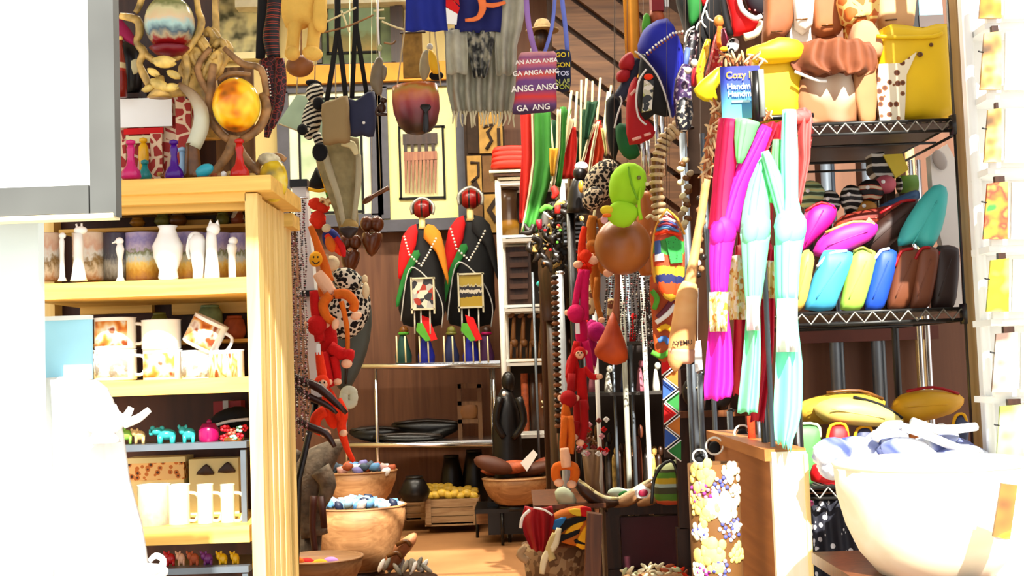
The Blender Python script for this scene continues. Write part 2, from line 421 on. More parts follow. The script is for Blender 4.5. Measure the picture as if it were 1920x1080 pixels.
# --- photo mugs on the first shelf
savanna = P('savanna_print', 'grad', [(0, (.45, .25, .12)), (.18, (.62, .40, .10)), (.34, (.75, .62, .25)), (.46, (.55, .65, .72)), (.58, (.20, .24, .12)), (.66, (.45, .42, .58)), (.85, (.27, .25, .50)), (1, (.40, .36, .55))], 9, 'Generated', False, .3, dist=.35)
savanna2 = P('savanna_print_two', 'grad', [(0, (.55, .32, .16)), (.2, (.75, .70, .60)), (.4, (.30, .22, .10)), (.52, (.66, .70, .72)), (.7, (.62, .45, .38)), (.95, (.70, .60, .52))], 7, 'Generated', False, .3, dist=.5)
darkmug = P('dusk_print', 'grad', [(0, (.12, .10, .08)), (.3, (.4, .42, .42)), (.5, (.10, .11, .15)), (1, (.07, .06, .11))], 8, 'Generated', False, .3, dist=.4)
def mug(name, label, cat, px, pb, d, r, h, bodymat, rim, group, side=1, tilt=0, print_=None, hm=None):
    th = T(name, label, cat, (px, pb, d), group)
    bd = part(th, 'body', MB().pl(px, pb, d, [(r * .92, 0), (r, 3), (r, h - 2), (r * 1.03, h), (r * .93, h - 1), (r * .9, 6), (.1, 5)], 22, tilt), bodymat)
    if side:
        a = math.radians(tilt); c, s_ = math.cos(a), math.sin(a)
        def q(x, y): return (px + x * c + y * s_, pb - y * c + x * s_)
        hp = [q(side * r * .9, h * .82), q(side * (r + 13), h * .78), q(side * (r + 17), h * .5), q(side * (r + 11), h * .22), q(side * r * .9, h * .2)]
        part(th, 'handle', MB().pt(hp, 3.2, d), hm or rim)
    if print_:
        b = part(bd, 'print', curved_label(px, pb, d, r * 1.012, h * .12, h * .88, -62, 50, tilt), print_)
    return th
def curved_label(px, pb, d, r, h0, h1, a0, a1, tilt=0, n=10):
    m = MB(); k = K(d); c = W(px, pb, d); R = Matrix.Rotation(math.radians(tilt), 3, 'Y'); vs = []; fs = []
    for j in range(2):
        for rr in (r, r - 1.5):
            for i in range(n + 1):
                q = math.radians(-90 + a0 + (a1 - a0) * i / n)
                vs.append(c + R @ Vector((rr * k * math.cos(q), rr * k * math.sin(q), (h0 if j == 0 else h1) * k)))
    N = n + 1
    for i in range(n):
        fs += [(i, i + 1, 2 * N + i + 1, 2 * N + i), (N + i, 3 * N + i, 3 * N + i + 1, N + i + 1), (2 * N + i, 2 * N + i + 1, 3 * N + i + 1, 3 * N + i), (i, N + i, N + i + 1, i + 1)]
    return m.add(vs, fs)
spots = [(92, 20, savanna2, 'sunset photo mug nearest the white pillar on the first cabinet shelf'),
         (168, 29, savanna2, 'pale photo mug behind the white giraffe on the first cabinet shelf'),
         (219, 22, darkmug, 'dusk coloured photo mug, darkest on the first cabinet shelf'),
         (270, 31, savanna, 'purple sky photo mug left of the round white vase'),
         (356, 31, savanna, 'purple sky photo mug right of the round white vase'),
         (410, 24, savanna, 'purple sky photo mug behind the white cat figurine'),
         (449, 17, savanna, 'photo mug squeezed against the cabinet post')]
for px, r, mt, lab in spots:
    mug('photo_mug', lab, 'mug', px, 527, 2.52, r * 1.05, 90, mt, whitec, 'photo mugs on the first cabinet shelf', side=0)
wf = 'white figurines on the first cabinet shelf'
def figurine(name, label, px, pb, d, prof, extra=None, mat=whitec, group=wf, cat='figurine'):
    th = T(name, label, cat, (px, pb, d), group)
    part(th, 'body', MB().pl(px, pb, d, prof, 14), mat)
    if extra: part(th, 'head', extra, mat)
    return th
figurine('giraffe_figurine', 'tall white giraffe figurine in front of the pale photo mug', 148, 527, 2.44, [(16, 0), (13, 10), (9, 40), (9, 70), (8, 90)], MB().pe(151, 432, 2.44, 13, 8, 8).pt([(146, 432), (143, 420)], 2, 2.44).pt([(153, 430), (153, 419)], 2, 2.44))
figurine('giraffe_figurine', 'slim white stick figurine left of the white giraffe', 117, 527, 2.44, [(9, 0), (5, 8), (4, 50), (5, 74), (2, 88)], MB().pe(117, 442, 2.44, 7, 6, 5))
figurine('bird_figurine', 'slim white bird figurine before the darkest photo mug', 226, 527, 2.44, [(9, 0), (5, 8), (4, 40), (8, 60), (4, 74)], MB().pe(224, 452, 2.44, 8, 7, 6).pt([(218, 453), (210, 456)], [3, 1], 2.44))
figurine('round_vase', 'round white bellied vase in the middle of the first cabinet shelf', 316, 527, 2.45, [(16, 0), (19, 6), (17, 20), (27, 45), (29, 66), (20, 84), (15, 98), (19, 104)], None, cat='vase')
figurine('elephant_figurine', 'white elephant figurine between the two purple sky mugs', 372, 527, 2.44, [(11, 0), (10, 20), (14, 50), (17, 75), (10, 88)], MB().pe(366, 445, 2.44, 14, 11, 9).pt([(356, 448), (352, 470), (356, 486)], [5, 4, 3], 2.44))
figurine('cat_figurine', 'white cat figurine with upright ears on the first cabinet shelf', 398, 527, 2.43, [(15, 0), (14, 15), (11, 50), (10, 80), (8, 95)], MB().pe(400, 430, 2.43, 13, 12, 10).ps([(390, 424), (394, 412), (399, 421)], 2.43, .008).ps([(402, 421), (408, 412), (411, 424)], 2.43, .008))
figurine('column_figurine', 'short white column figurine by the cabinet post', 436, 527, 2.44, [(9, 0), (7, 8), (7, 50), (10, 62), (8, 70)], MB().pe(437, 452, 2.44, 9, 8, 7))
# --- pots on the inner ledges
def pot(label, px, pb, d, prof, mat, group='clay pots at the back of the cabinet', name='clay_pot', cat='pot', extra=None):
    th = T(name, label, cat, (px, pb, d), group)
    part(th, 'body', MB().pl(px, pb, d, prof, 16), mat)
    r, h = prof[-1]
    part(th, 'rim', MB().pl(px, pb, d, [(r * 1.05, h - 2), (r * 1.12, h), (r * 1.05, h + 3), (r * .8, h + 2)], 16), mat if extra is None else extra)
    return th
ochre = M('ochre_glaze', (.45, .24, .04), .35, var=.4, vs_=60); brg = M('brown_glaze', (.20, .09, .02), .3, var=.4, vs_=50)
olive = M('olive_glaze', (.24, .24, .06), .35, var=.4, vs_=60); terr = M('terracotta', (.45, .13, .05), .6, var=.3, vs_=40)
DP = 2.66
for label, px, r, h, mt in (('squat gold trinket pot under the cabinet top, leftmost', 258, 15, 14, ochre), ('olive round pot second under the cabinet top', 305, 16, 20, olive),
        ('brown glazed pot under the middle of the cabinet top', 334, 18, 22, brg), ('green glazed pot under the cabinet top', 418, 14, 24, olive), ('reddish pot with white blotches in the top corner of the cabinet', 446, 14, 26, P('red_white_pot', 'cell', [(0, (.4, .12, .04)), (.6, (.75, .65, .5))], 50, rough=.4))):
    pot(label, px, 425, DP, [(r * .6, 0), (r, h * .45), (r * .8, h * .85), (r * .6, h)], mt)
for label, px, pb, r, h, mt in (('green glass jar behind the enamel mugs', 300, 641, 18, 52, olive), ('terracotta pot behind the tilted enamel mug', 440, 641, 22, 46, terr), ('pale green box pot behind the enamel mugs', 395, 641, 26, 66, M('sage_glaze', (.28, .36, .20), .5, var=.3, vs_=40))):
    pot(label, px, pb, DP, [(r * .7, 0), (r, h * .4), (r * .85, h * .85), (r * .6, h)], mt)
# --- enamel mugs on the second shelf
pr1 = P('photo_print_warm', 'noise', [(.30, (.45, .10, .03)), (.42, (.75, .35, .10)), (.5, (.80, .62, .35)), (.58, (.82, .80, .72)), (.68, (.40, .12, .05))], 42, 'Object', False, .3, detail=1)
pr2 = P('photo_print_lion', 'noise', [(.35, (.30, .10, .04)), (.45, (.78, .70, .50)), (.55, (.65, .30, .06)), (.65, (.80, .76, .66))], 36, 'Object', False, .3, detail=1, sc=(2, 2, .7))
pr3 = P('print_faint', 'noise', [(.40, (.80, .82, .82)), (.5, (.72, .78, .78)), (.62, (.30, .30, .28))], 60, 'Object', False, .3)
eg = 'enamel mugs on the second cabinet shelf'; bl = M('navy_edge', (.03, .03, .05), .3)
for label, px, pb, r, h, tl, pr, sd in (
    ('white enamel mug with a faint print, bottom left of the stack', 217, 714, 39, 58, 0, pr3, 1),
    ('white enamel mug with a red corner print, bottom middle of the stack', 306, 714, 36, 58, 0, pr1, 0),
    ('white enamel mug with its handle hidden, third along the bottom of the stack', 372, 714, 31, 57, 0, pr3, -1),
    ('white enamel mug with a striped lion print at the post end of the stack', 424, 714, 34, 57, 0, pr2, 0),
    ('white enamel mug with a warm photo print on top of the stack, leftmost', 217, 656, 38, 60, 0, pr1, 1),
    ('white enamel mug without visible print in the middle of the top row', 303, 656, 36, 56, 0, None, 0),
    ('white enamel mug lying tilted on top of the stack', 372, 652, 34, 58, 28, pr1, 1)):
    mug('enamel_mug', label, 'mug', px, pb, 2.52 if pb > 700 else 2.515, r, h, whitec, whitec, eg, sd, tl, pr, whitec)
mug('pale_jug', 'tall white jug behind the pale blue card', 'jug', 122, 714, 2.5, 50, 112, whitec, whitec, None, 0)
# --- grey metal stands
def stand(label, x0, x1, y, d0, d1, legy):
    th = T('metal_stand', label, 'stand', ((x0 + x1) / 2, legy, d0))
    part(th, 'top', MB().pbox(x0, y, x1, y + 12, d0, d1), greym)
    for xx in (x0, x1 - 10):
        part(th, 'leg', MB().pbox(xx, y + 12, xx + 10, legy, d0, d0 + .012), greym)
    return th
stand('grey metal riser under the turquoise elephants', 200, 462, 832, 2.46, 2.60, 992)
stand('grey metal riser at the bottom of the cabinet under the yellow animals', 300, 466, 1064, 2.44, 2.60, 1240)
def beast(name, label, px, pb, d, w, h, mat, group, trunk=False, ears=True, cat='figurine'):
    th = T(name, label, cat, (px, pb, d), group); k = 1
    m = MB(); m.pe(px, pb - h * .55, d, w * .36, h * .34, w * .3)
    for sx in (-.22, .22):
        for dz in (-.2, .2): m.pt([(px + sx * w, pb - h * .5, d + dz * w * K(d)), (px + sx * w, pb, d + dz * w * K(d))], [w * .11, w * .1])
    part(th, 'body', m, mat)
    hx = px - w * .33
    m = MB(); m.pe(hx, pb - h * .72, d - w * .1 * K(d), w * .2, h * .24, w * .2)
    if trunk: m.pt([(hx - w * .1, pb - h * .7), (hx - w * .24, pb - h * .55), (hx - w * .26, pb - h * .85)], [w * .08, w * .06, w * .04], d - w * .1 * K(d))
    hd = part(th, 'head', m, mat)
    if ears:
        for s_ in (-1, 1): part(th, 'ear', MB().pe(hx + s_ * w * .17, pb - h * .92, d - w * .1 * K(d), w * .09, h * .13, w * .05, 15 * s_), mat)
    return th
teal = M('teal_glaze', (.06, .42, .40), .25); mag = M('magenta_glaze', (.38, .01, .12), .2); lime = M('lime_glaze', (.28, .5, .10), .3)
cg = 'coloured animals on the upper metal riser'
beast('elephant_figurine', 'turquoise elephant with raised trunk on the upper metal riser', 312, 832, 2.50, 52, 32, teal, cg, True)
beast('elephant_figurine', 'turquoise elephant with tall ears right of its twin', 354, 832, 2.50, 36, 34, teal, cg)
beast('frog_figurine', 'lime green frog at the left end of the upper metal riser', 238, 832, 2.50, 28, 30, lime, cg)
beast('giraffe_figurine', 'cream and brown small animal between the frog and the turquoise elephants', 262, 832, 2.50, 30, 28, M('bone', (.62, .45, .22), .5, var=.4, vs_=90), cg)
th = T('glass_pot', 'shiny magenta lidded pot on the upper metal riser', 'pot', (392, 832, 2.5)); part(th, 'body', MB().pl(392, 832, 2.5, [(16, 0), (19, 10), (19, 26), (12, 38)]), mag); part(th, 'knob', MB().pe(392, 791, 2.5, 5, 5), mag)
fl = M('red_petal', (.70, .02, .04), .5)
th = T('paper_flowers', 'bunch of small red paper flowers on the upper metal riser', 'flowers', (438, 832, 2.5))
for i in range(9):
    x, y = 418 + (i % 5) * 10 + random.uniform(-3, 3), 806 + (i // 5) * 14 + random.uniform(-4, 4)
    m = MB()
    for j in range(5): m.pe(x + 4 * math.cos(j * 1.26), y + 4 * math.sin(j * 1.26), 2.48 + random.uniform(0, .02), 4.2, 3, 2, n=6, m=4)
    part(th, 'flower', m, [fl, fl, M('coral_petal', (.75, .15, .10), .5), M('mint_leaf', (.3, .6, .4), .5)][i % 4])
part(th, 'holder', MB().pl(438, 832, 2.5, [(16, 0), (20, 8), (18, 12)]), brg)
th = T('dark_hat', 'dark folded hat hanging in the shade under the second cabinet shelf', 'hat', (430, 800, 2.6)); part(th, 'crown', MB().pp([(395, 800), (405, 775), (440, 762), (466, 768), (466, 800)], 2.6, .03), black); part(th, 'band', MB().pt([(396, 800), (430, 790), (466, 786)], 3, 2.57), whitec)
th = T('wrapped_gift', 'red and grey wrapped parcel at the shaded back of the cabinet', 'parcel', (415, 790, 2.66)); part(th, 'box', MB().pbox(400, 752, 452, 792, 2.64, 2.68), M('parcel_red', (.35, .05, .06), .6)); part(th, 'ribbon', MB().pbox(418, 751, 428, 792, 2.635, 2.685), M('ribbon_grey', (.5, .5, .5), .4))
part(th, 'stand', MB().pbox(395, 792, 460, 832, 2.64, 2.69), dwood)
# printed boxes below the riser
leop = P('leopard_box', 'spots', [(0, (.10, .04, .02)), (.28, (.55, .22, .06)), (.5, (.75, .55, .3))], 90, rough=.6)
th = T('print_box', 'leopard print box under the metal riser', 'box', (290, 992, 2.62)); part(th, 'front', MB().pbox(236, 868, 345, 900, 2.62, 2.68), leop); part(th, 'lid', MB().pbox(234, 858, 347, 868, 2.615, 2.685), cream); part(th, 'base', MB().pbox(236, 900, 345, 992, 2.625, 2.68), cream)
th = T('plain_box', 'cream box with dark animal shapes under the metal riser', 'box', (402, 992, 2.62)); part(th, 'front', MB().pbox(355, 860, 448, 992, 2.62, 2.68), cream)
for q in ((385, 890), (425, 886)): part(th, 'animal_print', MB().pp([(q[0] - 17, q[1]), (q[0] - 8, q[1] - 12), (q[0] + 2, q[1] - 20), (q[0] + 12, q[1] - 10), (q[0] + 16, q[1])], 2.617, .002), dwood)
# cream mugs with D handles on the third shelf
cg = 'cream mugs on the third cabinet shelf'; smoky = P('smoky_mug', 'grad', [(0, (.40, .30, .24)), (.4, (.52, .45, .38)), (1, (.75, .68, .5))], 6, 'Generated', False, .2, dist=.6)
crm = M('cream_glaze', (.76, .70, .50), .3)
for label, px, r, mt, s_ in (('smoky brown mug, leftmost of the cream mugs', 290, 30, smoky, 0), ('cream mug beside the smoky brown mug', 337, 20, crm, 1), ('cream mug with an open handle, third of the cream mugs', 386, 15, crm, 1), ('cream mug with a round handle against the cabinet post', 428, 13, crm, 1)):
    mug('cream_mug', label, 'mug', px, 993, 2.47, r, 84, mt, crm, cg, s_)
# animals on the bottom riser
cg = 'coloured animals on the bottom metal riser'
for label, px, w, c in (('glossy red animal on the bottom riser', 320, 24, M('red_glaze', (.45, .02, .03), .25)), ('cream and red animal on the bottom riser', 340, 20, M('cream_red', (.65, .42, .30), .4)), ('rust brown animal on the bottom riser', 364, 26, terr),
        ('purple animal on the bottom riser', 390, 26, M('purple_glaze', (.22, .05, .22), .3)), ('bright yellow animal, larger of the two on the bottom riser', 418, 24, M('yellow_glaze', (.72, .46, .01), .3)), ('bright yellow animal at the end of the bottom riser', 442, 20, M('yellow_glaze', (.7, .4, .01)))):
    beast('animal_figurine', label, px, 1064, 2.48, w, 30, c, cg)
# ================================================================== ON TOP OF THE CABINET
DT = 2.47
def vase(name, label, px, pb, d, prof, mat, cat='vase', g='glass bottles on top of the cabinet'):
    th = T(name, label, cat, (px, pb, d), g); part(th, 'body', MB().pl(px, pb, d, prof), mat)
    r, h = prof[-1]; part(th, 'stopper', MB().pl(px, pb, d, [(r * .8, h), (r * 1.5, h + 3), (r * 1.5, h + 8), (.2, h + 11)], 12), mat); return th
bt = lambda s: [(15 * s, 0), (19 * s, 5), (17 * s, 16), (9 * s, 27), (6 * s, 45), (8 * s, 58), (6 * s, 66)]
vase('glass_bottle', 'glossy pink long necked bottle on top of the cabinet', 246, 337, DT, bt(1), M('pink_glass', (.62, .04, .22), .15))
vase('glass_bottle', 'glossy purple long necked bottle on top of the cabinet', 327, 337, DT, bt(.95), M('purple_glass', (.10, .01, .28), .15))
vase('glass_bottle', 'glossy red long necked bottle on top of the cabinet', 450, 335, DT, bt(1), M('red_glass', (.55, .03, .02), .15))
vase('glass_bottle', 'short teal bottle tucked behind the pink bottle', 272, 337, DT + .06, [(12, 0), (13, 8), (7, 20), (5, 28)], M('teal_glass', (.03, .30, .30), .15))
vase('glass_bottle', 'slim yellow bottle behind the pink bottle', 270, 337, DT + .1, [(8, 0), (8, 34), (10, 40), (9, 62), (5, 70)], M('yellow_glass', (.75, .45, .02), .2))
vase('glass_bottle', 'pale blue slender bottle right of the purple bottle', 343, 337, DT + .04, [(9, 0), (9, 20), (5, 34), (6, 52)], M('pale_blue_glass', (.38, .55, .72), .2))
th = T('stone_bird', 'turquoise bird lying on top of the cabinet', 'figurine', (382, 337, DT)); part(th, 'body', MB().pe(383, 320, DT, 19, 12, 10, -25), M('turquoise', (.05, .42, .52), .25)); part(th, 'head', MB().pe(367, 326, DT, 7, 6), M('bird_brown', (.25, .14, .08), .5)); part(th, 'base', MB().pl(383, 337, DT, [(14, 0), (12, 5)]), M('bird_brown', (.25, .14, .08), .5))
# giraffe print picture frame with white label
gir = P('giraffe_print', 'crack', [(0, (.74, .58, .42)), (.09, (.40, .035, .02))], 38, rough=.6)
th = T('giraffe_print_frame', 'red and cream giraffe print frame with a white label on the cabinet', 'frame', (285, 338, 2.58))
part(th, 'panel', MB().pbox(214, 182, 345, 338, 2.6, 2.62), gir)
part(th, 'side_rail', MB().pbox(330, 186, 358, 330, 2.575, 2.60), gir)
part(th, 'label', MB().pbox(212, 184, 322, 238, 2.585, 2.59), whitec)
part(th, 'red_bar', MB().pbox(232, 240, 306, 251, 2.585, 2.59), red); part(th, 'small_label', MB().pbox(236, 254, 300, 268, 2.585, 2.59), cream)
part(th, 'side_rail', MB().pbox(282, 250, 304, 338, 2.582, 2.595), gir); part(th, 'side_rail', MB().pbox(214, 262, 236, 338, 2.582, 2.595), gir)
# curved white horn
horn = P('horn_bands', 'grad', [(0, (.62, .62, .48)), (.45, (.60, .60, .50)), (.68, (.50, .42, .30)), (1, (.33, .2, .1))], 8, 'Generated', False, .45, dist=.1)
th = T('curved_horn', 'curved pale horn standing beside the giraffe print frame', 'horn', (365, 330, 2.5))
part(th, 'horn', MB().pt([(362, 275), (376, 240), (376, 205), (360, 178), (335, 158)], [15, 16, 14, 10, 5], 2.5), horn); part(th, 'base', MB().pl(362, 337, 2.5, [(18, 0), (16, 12), (13, 60), (14, 68)]), brg)
th = T('display_board', 'dark brown board standing behind the painted eggs', 'board', (300, 338, 2.7)); part(th, 'panel', MB().pbox(150, -60, 402, 338, 2.70, 2.71), dwood); part(th, 'batten', MB().pbox(398, -60, 408, 130, 2.695, 2.712), gold); part(th, 'panel', MB().pbox(402, 126, 476, 338, 2.702, 2.714), wood('board_brown', (.10, .05, .02), (.30, .17, .07), 5, 'Z'))
# painted ostrich eggs held in root wood
eggA = P('egg_landscape', 'grad', [(0, (.22, .01, .02)), (.16, (.33, .02, .02)), (.22, (.45, .38, .25)), (.3, (.10, .16, .20)), (.42, (.42, .58, .55)), (.55, (.66, .52, .34)), (.68, (.62, .58, .36)), (.8, (.25, .27, .12)), (1, (.4, .42, .2))], 5, 'Generated', False, .18, dist=.25)
eggB = P('egg_sunset', 'noise', [(.3, (.10, .07, .02)), (.4, (.70, .24, .01)), (.48, (.90, .50, .02)), (.6, (.96, .74, .08)), (.75, (.75, .30, .02))], 16, 'Object', False, .18)
eggC = P('egg_savanna', 'noise', [(.3, (.20, .18, .06)), (.45, (.62, .45, .03)), (.55, (.75, .60, .10)), (.68, (.62, .64, .48)), (.8, (.18, .12, .05))], 22, 'Object', False, .2)
def root(th, paths, mat=gold):
    for p, r in paths: part(th, 'root_branch', MB().pt(p, r, None if len(p[0]) > 2 else 2.52, 7), mat)
th = T('painted_egg', 'large painted egg with a landscape held in gilded root wood, topmost', 'egg', (318, 175, 2.5))
part(th, 'egg', MB().pe(318, 44, 2.5, 47, 54, 47, n=24, m=16), eggA)
root(th, [([(225, 30), (258, 38), (262, 62), (256, 80), (270, 98), (262, 118), (270, 140), (280, 160)], [6, 9, 8, 6, 9, 6, 8, 7]),
          ([(270, -20), (262, 10), (254, 24)], [7, 6, 5]), ([(368, -15), (372, 20), (378, 42), (368, 70), (345, 100)], [6, 6, 8, 7, 8]),
          ([(270, 100), (300, 118), (340, 104)], [7, 6, 7]), ([(345, 96), (352, 130), (345, 180)], [7, 7, 6]), ([(280, 160), (310, 175), (350, 172)], [8, 9, 8])])
part(th, 'collar', MB().pl(318, 106, 2.5, [(6, 0), (26, 5), (38, 16), (30, 16)]), M('egg_collar', (.25, .01, .03), .3))
th = T('gilded_flower_carving', 'gilded carving of curled petals between the two painted eggs', 'carving', (300, 180, 2.46))
for x, y, r in ((308, 116, 22), (288, 136, 13), (326, 140, 14), (300, 160, 20), (278, 166, 12), (320, 164, 15)):
    m = MB(); m.pe(x, y, 2.46, r, r * .55, r * .6, random.uniform(-40, 40), wob=.15); part(th, 'petal', m, M('bright_gold', (.72, .55, .20), .4, var=.4, vs_=40))
part(th, 'stem', MB().pl(300, 182, 2.47, [(24, 0), (12, 16), (8, 40)]), gold)
th = T('root_knot', 'knotted brown root wood carving left of the orange egg', 'carving', (390, 200, 2.55))
for i in range(30):
    a = i * 2.4; x, y = 385 + 38 * math.cos(a) * (i % 4 + 1) / 4, 112 + 44 * math.sin(a) * (i % 3 + 1) / 3
    part(th, 'knot', MB().pt([(x, y), (x + 14 * math.cos(a), y - 12), (x + 22 * math.cos(a + .7), y + 6), (x + 10 * math.cos(a + 2), y + 22)], [6, 8, 7, 4], 2.53 + (i % 4) * .015, 7), gold)
part(th, 'stump', MB().pl(385, 260, 2.56, [(26, 0), (18, 40), (30, 90), (18, 150)], wob=.15), gold)
th = T('painted_egg', 'orange painted egg on a driftwood stand', 'egg', (442, 335, 2.5))
part(th, 'egg', MB().pe(443, 197, 2.5, 45, 52, 45, n=24, m=16), eggB)
rw = M('root_brown', (.34, .20, .09), .6, var=.5, vs_=40, bump=.5, bs=60)
root(th, [([(400, 120), (396, 160), (392, 210), (410, 245), (430, 262)], [7, 9, 8, 9, 8]), ([(492, 175), (500, 205), (486, 240), (455, 262)], [8, 10, 9, 8]), ([(440, 255), (430, 285), (405, 320), (390, 335)], [12, 10, 8, 7]),
          ([(440, 258), (455, 290), (490, 330)], [10, 9, 7]), ([(420, 90), (455, 120), (490, 130), (500, 180)], [5, 7, 7, 6]), ([(395, 90), (370, 130), (395, 180)], [5, 7, 6]), ([(410, 150), (430, 138), (470, 140)], [4, 5, 4])], rw)
th = T('painted_egg', 'yellow painted egg at the right end of the cabinet top', 'egg', (513, 385, 2.5))
part(th, 'egg', MB().pe(513, 338, 2.52, 27, 42, 27, n=20, m=14), eggC); part(th, 'cap', MB().pe(505, 300, 2.52, 22, 14, 18, 10), M('cap_leaf', (.55, .5, .35), .6, var=.4, vs_=60))
part(th, 'root_branch', MB().pt([(478, 330), (490, 300), (520, 292), (535, 300)], [6, 7, 6, 5], 2.54), rw)
th = T('pebble_heap', 'brown and gold pebbles scattered between the bottles on the cabinet', 'pebbles', (400, 337, 2.5))
for i in range(22):
    x = 300 + i * 8.5; part(th, 'pebble', MB().pe(x + random.uniform(-3, 3), 331 - random.uniform(0, 5), DT + random.uniform(.0, .06), random.uniform(5, 9), random.uniform(4, 7), 5, n=8, m=6), [gold, brg, terr, rw, whitec][i % 5])
th = T('masked_bottle', 'slim red and cream bottle by the notice board frame', 'bottle', (226, 182, 2.55)); part(th, 'body', MB().pl(226, 182, 2.55, [(12, 0), (13, 30), (10, 70), (5, 100), (6, 108)]), P('bottle_stripe', 'grad', [(0, (.25, .02, .01)), (.45, (.40, .05, .02)), (.5, (.6, .5, .3)), (.6, (.3, .06, .03)), (1, (.5, .4, .25))], 5, 'Generated', True, .3)); part(th, 'stopper', MB().pe(226, 72, 2.55, 5, 5), gold)
m = MB(); m.pp([(205, 40), (228, 36), (258, 78), (252, 86), (226, 72), (205, 70)], 2.56, .012); one('magenta_pouch', 'magenta cloth pouch hanging behind the gilded root wood', 'pouch', m, M('magenta_cloth', (.35, .005, .10), .7))
th = T('dark_mask', 'black carved mask on the cabinet behind the gilded root wood', 'mask', (250, 182, 2.6)); part(th, 'face', MB().pp([(228, 80), (262, 88), (268, 140), (256, 180), (232, 176)], 2.62, .03), ebony); part(th, 'gold_patch', MB().pp([(246, 114), (262, 112), (262, 130), (250, 140)], 2.585, .006), cream); part(th, 'stand', MB().pbox(226, 174, 275, 190, 2.6, 2.66), dwood)
# ================================================================== BACK OF THE SHOP (about 8 m in)
DB = 8.62
def picture(label, x0, y0, x1, y1, fw, fmat, mat, d=DB, win=None, winmat=None):
    th = T('framed_picture', label, 'picture', ((x0 + x1) / 2, y1, d))
    part(th, 'backing', MB().pbox(x0 + fw * .5, y0 + fw * .5, x1 - fw * .5, y1 - fw * .5, d + .01, d + .05), mat)
    for a in ((x0, y0, x1, y0 + fw), (x0, y1 - fw, x1, y1), (x0, y0 + fw, x0 + fw, y1 - fw), (x1 - fw, y0 + fw, x1, y1 - fw)):
        part(th, 'frame_rail', MB().pbox(*a, d - .02, d + .05), fmat)
    if win:
        a, b, c, e = win; part(th, 'window_mount', MB().pbox(a, b, c, e, d, d + .015), winmat)
        for q in ((a, b, c, b + 4), (a, e - 4, c, e), (a, b, a + 4, e), (c - 4, b, c, e)): part(th, 'window_edge', MB().pbox(*q, d - .008, d + .01), black)
    return th
grf = M('slate_frame', (.115, .115, .14), .55); lemon = M('lemon_mount', (.80, .74, .38), .7, var=.03)
p = picture('tall slate framed picture of an African comb on a lemon mount', 706, 140, 878, 432, 22, grf, lemon, win=(748, 236, 834, 373), winmat=M('mount_inner', (.78, .74, .45), .7))
cw = wood('comb_wood', (.28, .12, .08), (.45, .24, .14), 6)
cb = part(p, 'comb', MB().pbox(757, 284, 819, 300, 8.59, 8.61), cw)
for i in range(9): part(p, 'comb_tooth', MB().ps([(758 + i * 7, 300), (763 + i * 7, 300), (761.5 + i * 7, 362), (759.5 + i * 7, 362)], 8.592, .015), cw)
part(p, 'comb_head', MB().pbox(755, 250, 820, 270, 8.59, 8.61), dwood)
for i in range(5): part(p, 'comb_bar', MB().pbox(757 + i * 13, 270, 763 + i * 13, 284, 8.592, 8.61), dwood)
picture('wide slate framed picture with a pale green print behind the zebra toy', 520, 150, 716, 425, 22, grf, M('pale_print', (.74, .76, .60), .7, var=.12, vs_=5), win=(560, 182, 680, 400), winmat=M('green_print', (.50, .60, .42), .7, var=.3, vs_=6))
picture('dark framed green landscape picture at the top of the back wall', 592, -30, 742, 128, 10, dwood, M('landscape_green', (.16, .20, .09), .6, var=.5, vs_=6), win=(612, 10, 712, 100), winmat=P('landscape_print', 'grad', [(0, (.35, .26, .08)), (.35, (.20, .20, .08)), (.5, (.22, .30, .18)), (1, (.28, .38, .26))], 5, 'Generated', False, .6, dist=.4))
picture('small cream framed picture left of the green landscape', 380, -40, 520, 110, 12, cream, P('thicket_print', 'noise', [(.35, (.10, .10, .05)), (.5, (.45, .42, .25)), (.6, (.6, .55, .3))], 9, 'Object', False, .6), win=None)
m = MB(); m.pbox(536, 118, 900, 152, 8.55, 8.7); struct('trim_4', m, M('orange_rail', (.72, .36, .05), .6, var=.08))
m = MB(); m.pbox(440, -45, 760, 8, 8.5, 8.7); struct('trim_5', m, M('pale_cornice', (.80, .78, .62), .7))
m = MB(); m.pbox(742, 10, 756, 128, 8.58, 8.7); struct('trim_6', m, dwood)
# mud cloth
th = T('mud_cloth', 'ochre and brown patterned mud cloth hanging beside the comb picture', 'cloth', (905, 440, 8.5))
oc = M('mud_ochre', (.42, .27, .09), .9, var=.2, vs_=20); mb_ = M('mud_brown', (.055, .032, .018), .9, var=.3, vs_=20); md = M('mud_tan', (.20, .115, .05), .9, var=.2, vs_=20)
part(th, 'sheet', MB().pbox(872, 200, 948, 440, 8.5, 8.52), mb_)
for i, (x0, y0, x1, y1, mt) in enumerate(((876, 205, 897, 287, mb_), (898, 205, 942, 287, oc), (876, 292, 903, 360, oc), (905, 292, 944, 360, md), (876, 364, 905, 436, md), (908, 364, 944, 436, oc))):
    part(th, 'patch', MB().pbox(x0, y0, x1, y1, 8.485, 8.5), mt)
part(th, 'rod', MB().pt([(866, 202), (954, 199)], 3, 8.5), dwood); part(th, 'cord', MB().pt([(880, 200), (905, 150), (935, 199)], 1.2, 8.52, 5, sm=False), string); part(th, 'wall_hook', MB().tube([W(905, 150, 8.5), W(905, 150, 8.5) + Vector((0, .26, 0))], .01), blackm)
part(th, 'squiggle', MB().pt([(906, 238), (926, 233), (914, 248), (922, 264), (912, 280)], 3.6, 8.48, 6, sm=False), mb_)
part(th, 'bar_mark', MB().pbox(932, 240, 938, 276, 8.475, 8.486), mb_)
part(th, 'hook_mark', MB().pt([(882, 305), (897, 305), (897, 330), (884, 342)], 3, 8.48, 6, sm=False), mb_)
part(th, 'wedge_mark', MB().ps([(928, 370), (912, 394), (928, 418), (934, 412), (922, 394), (934, 376)], 8.476, .01), mb_)
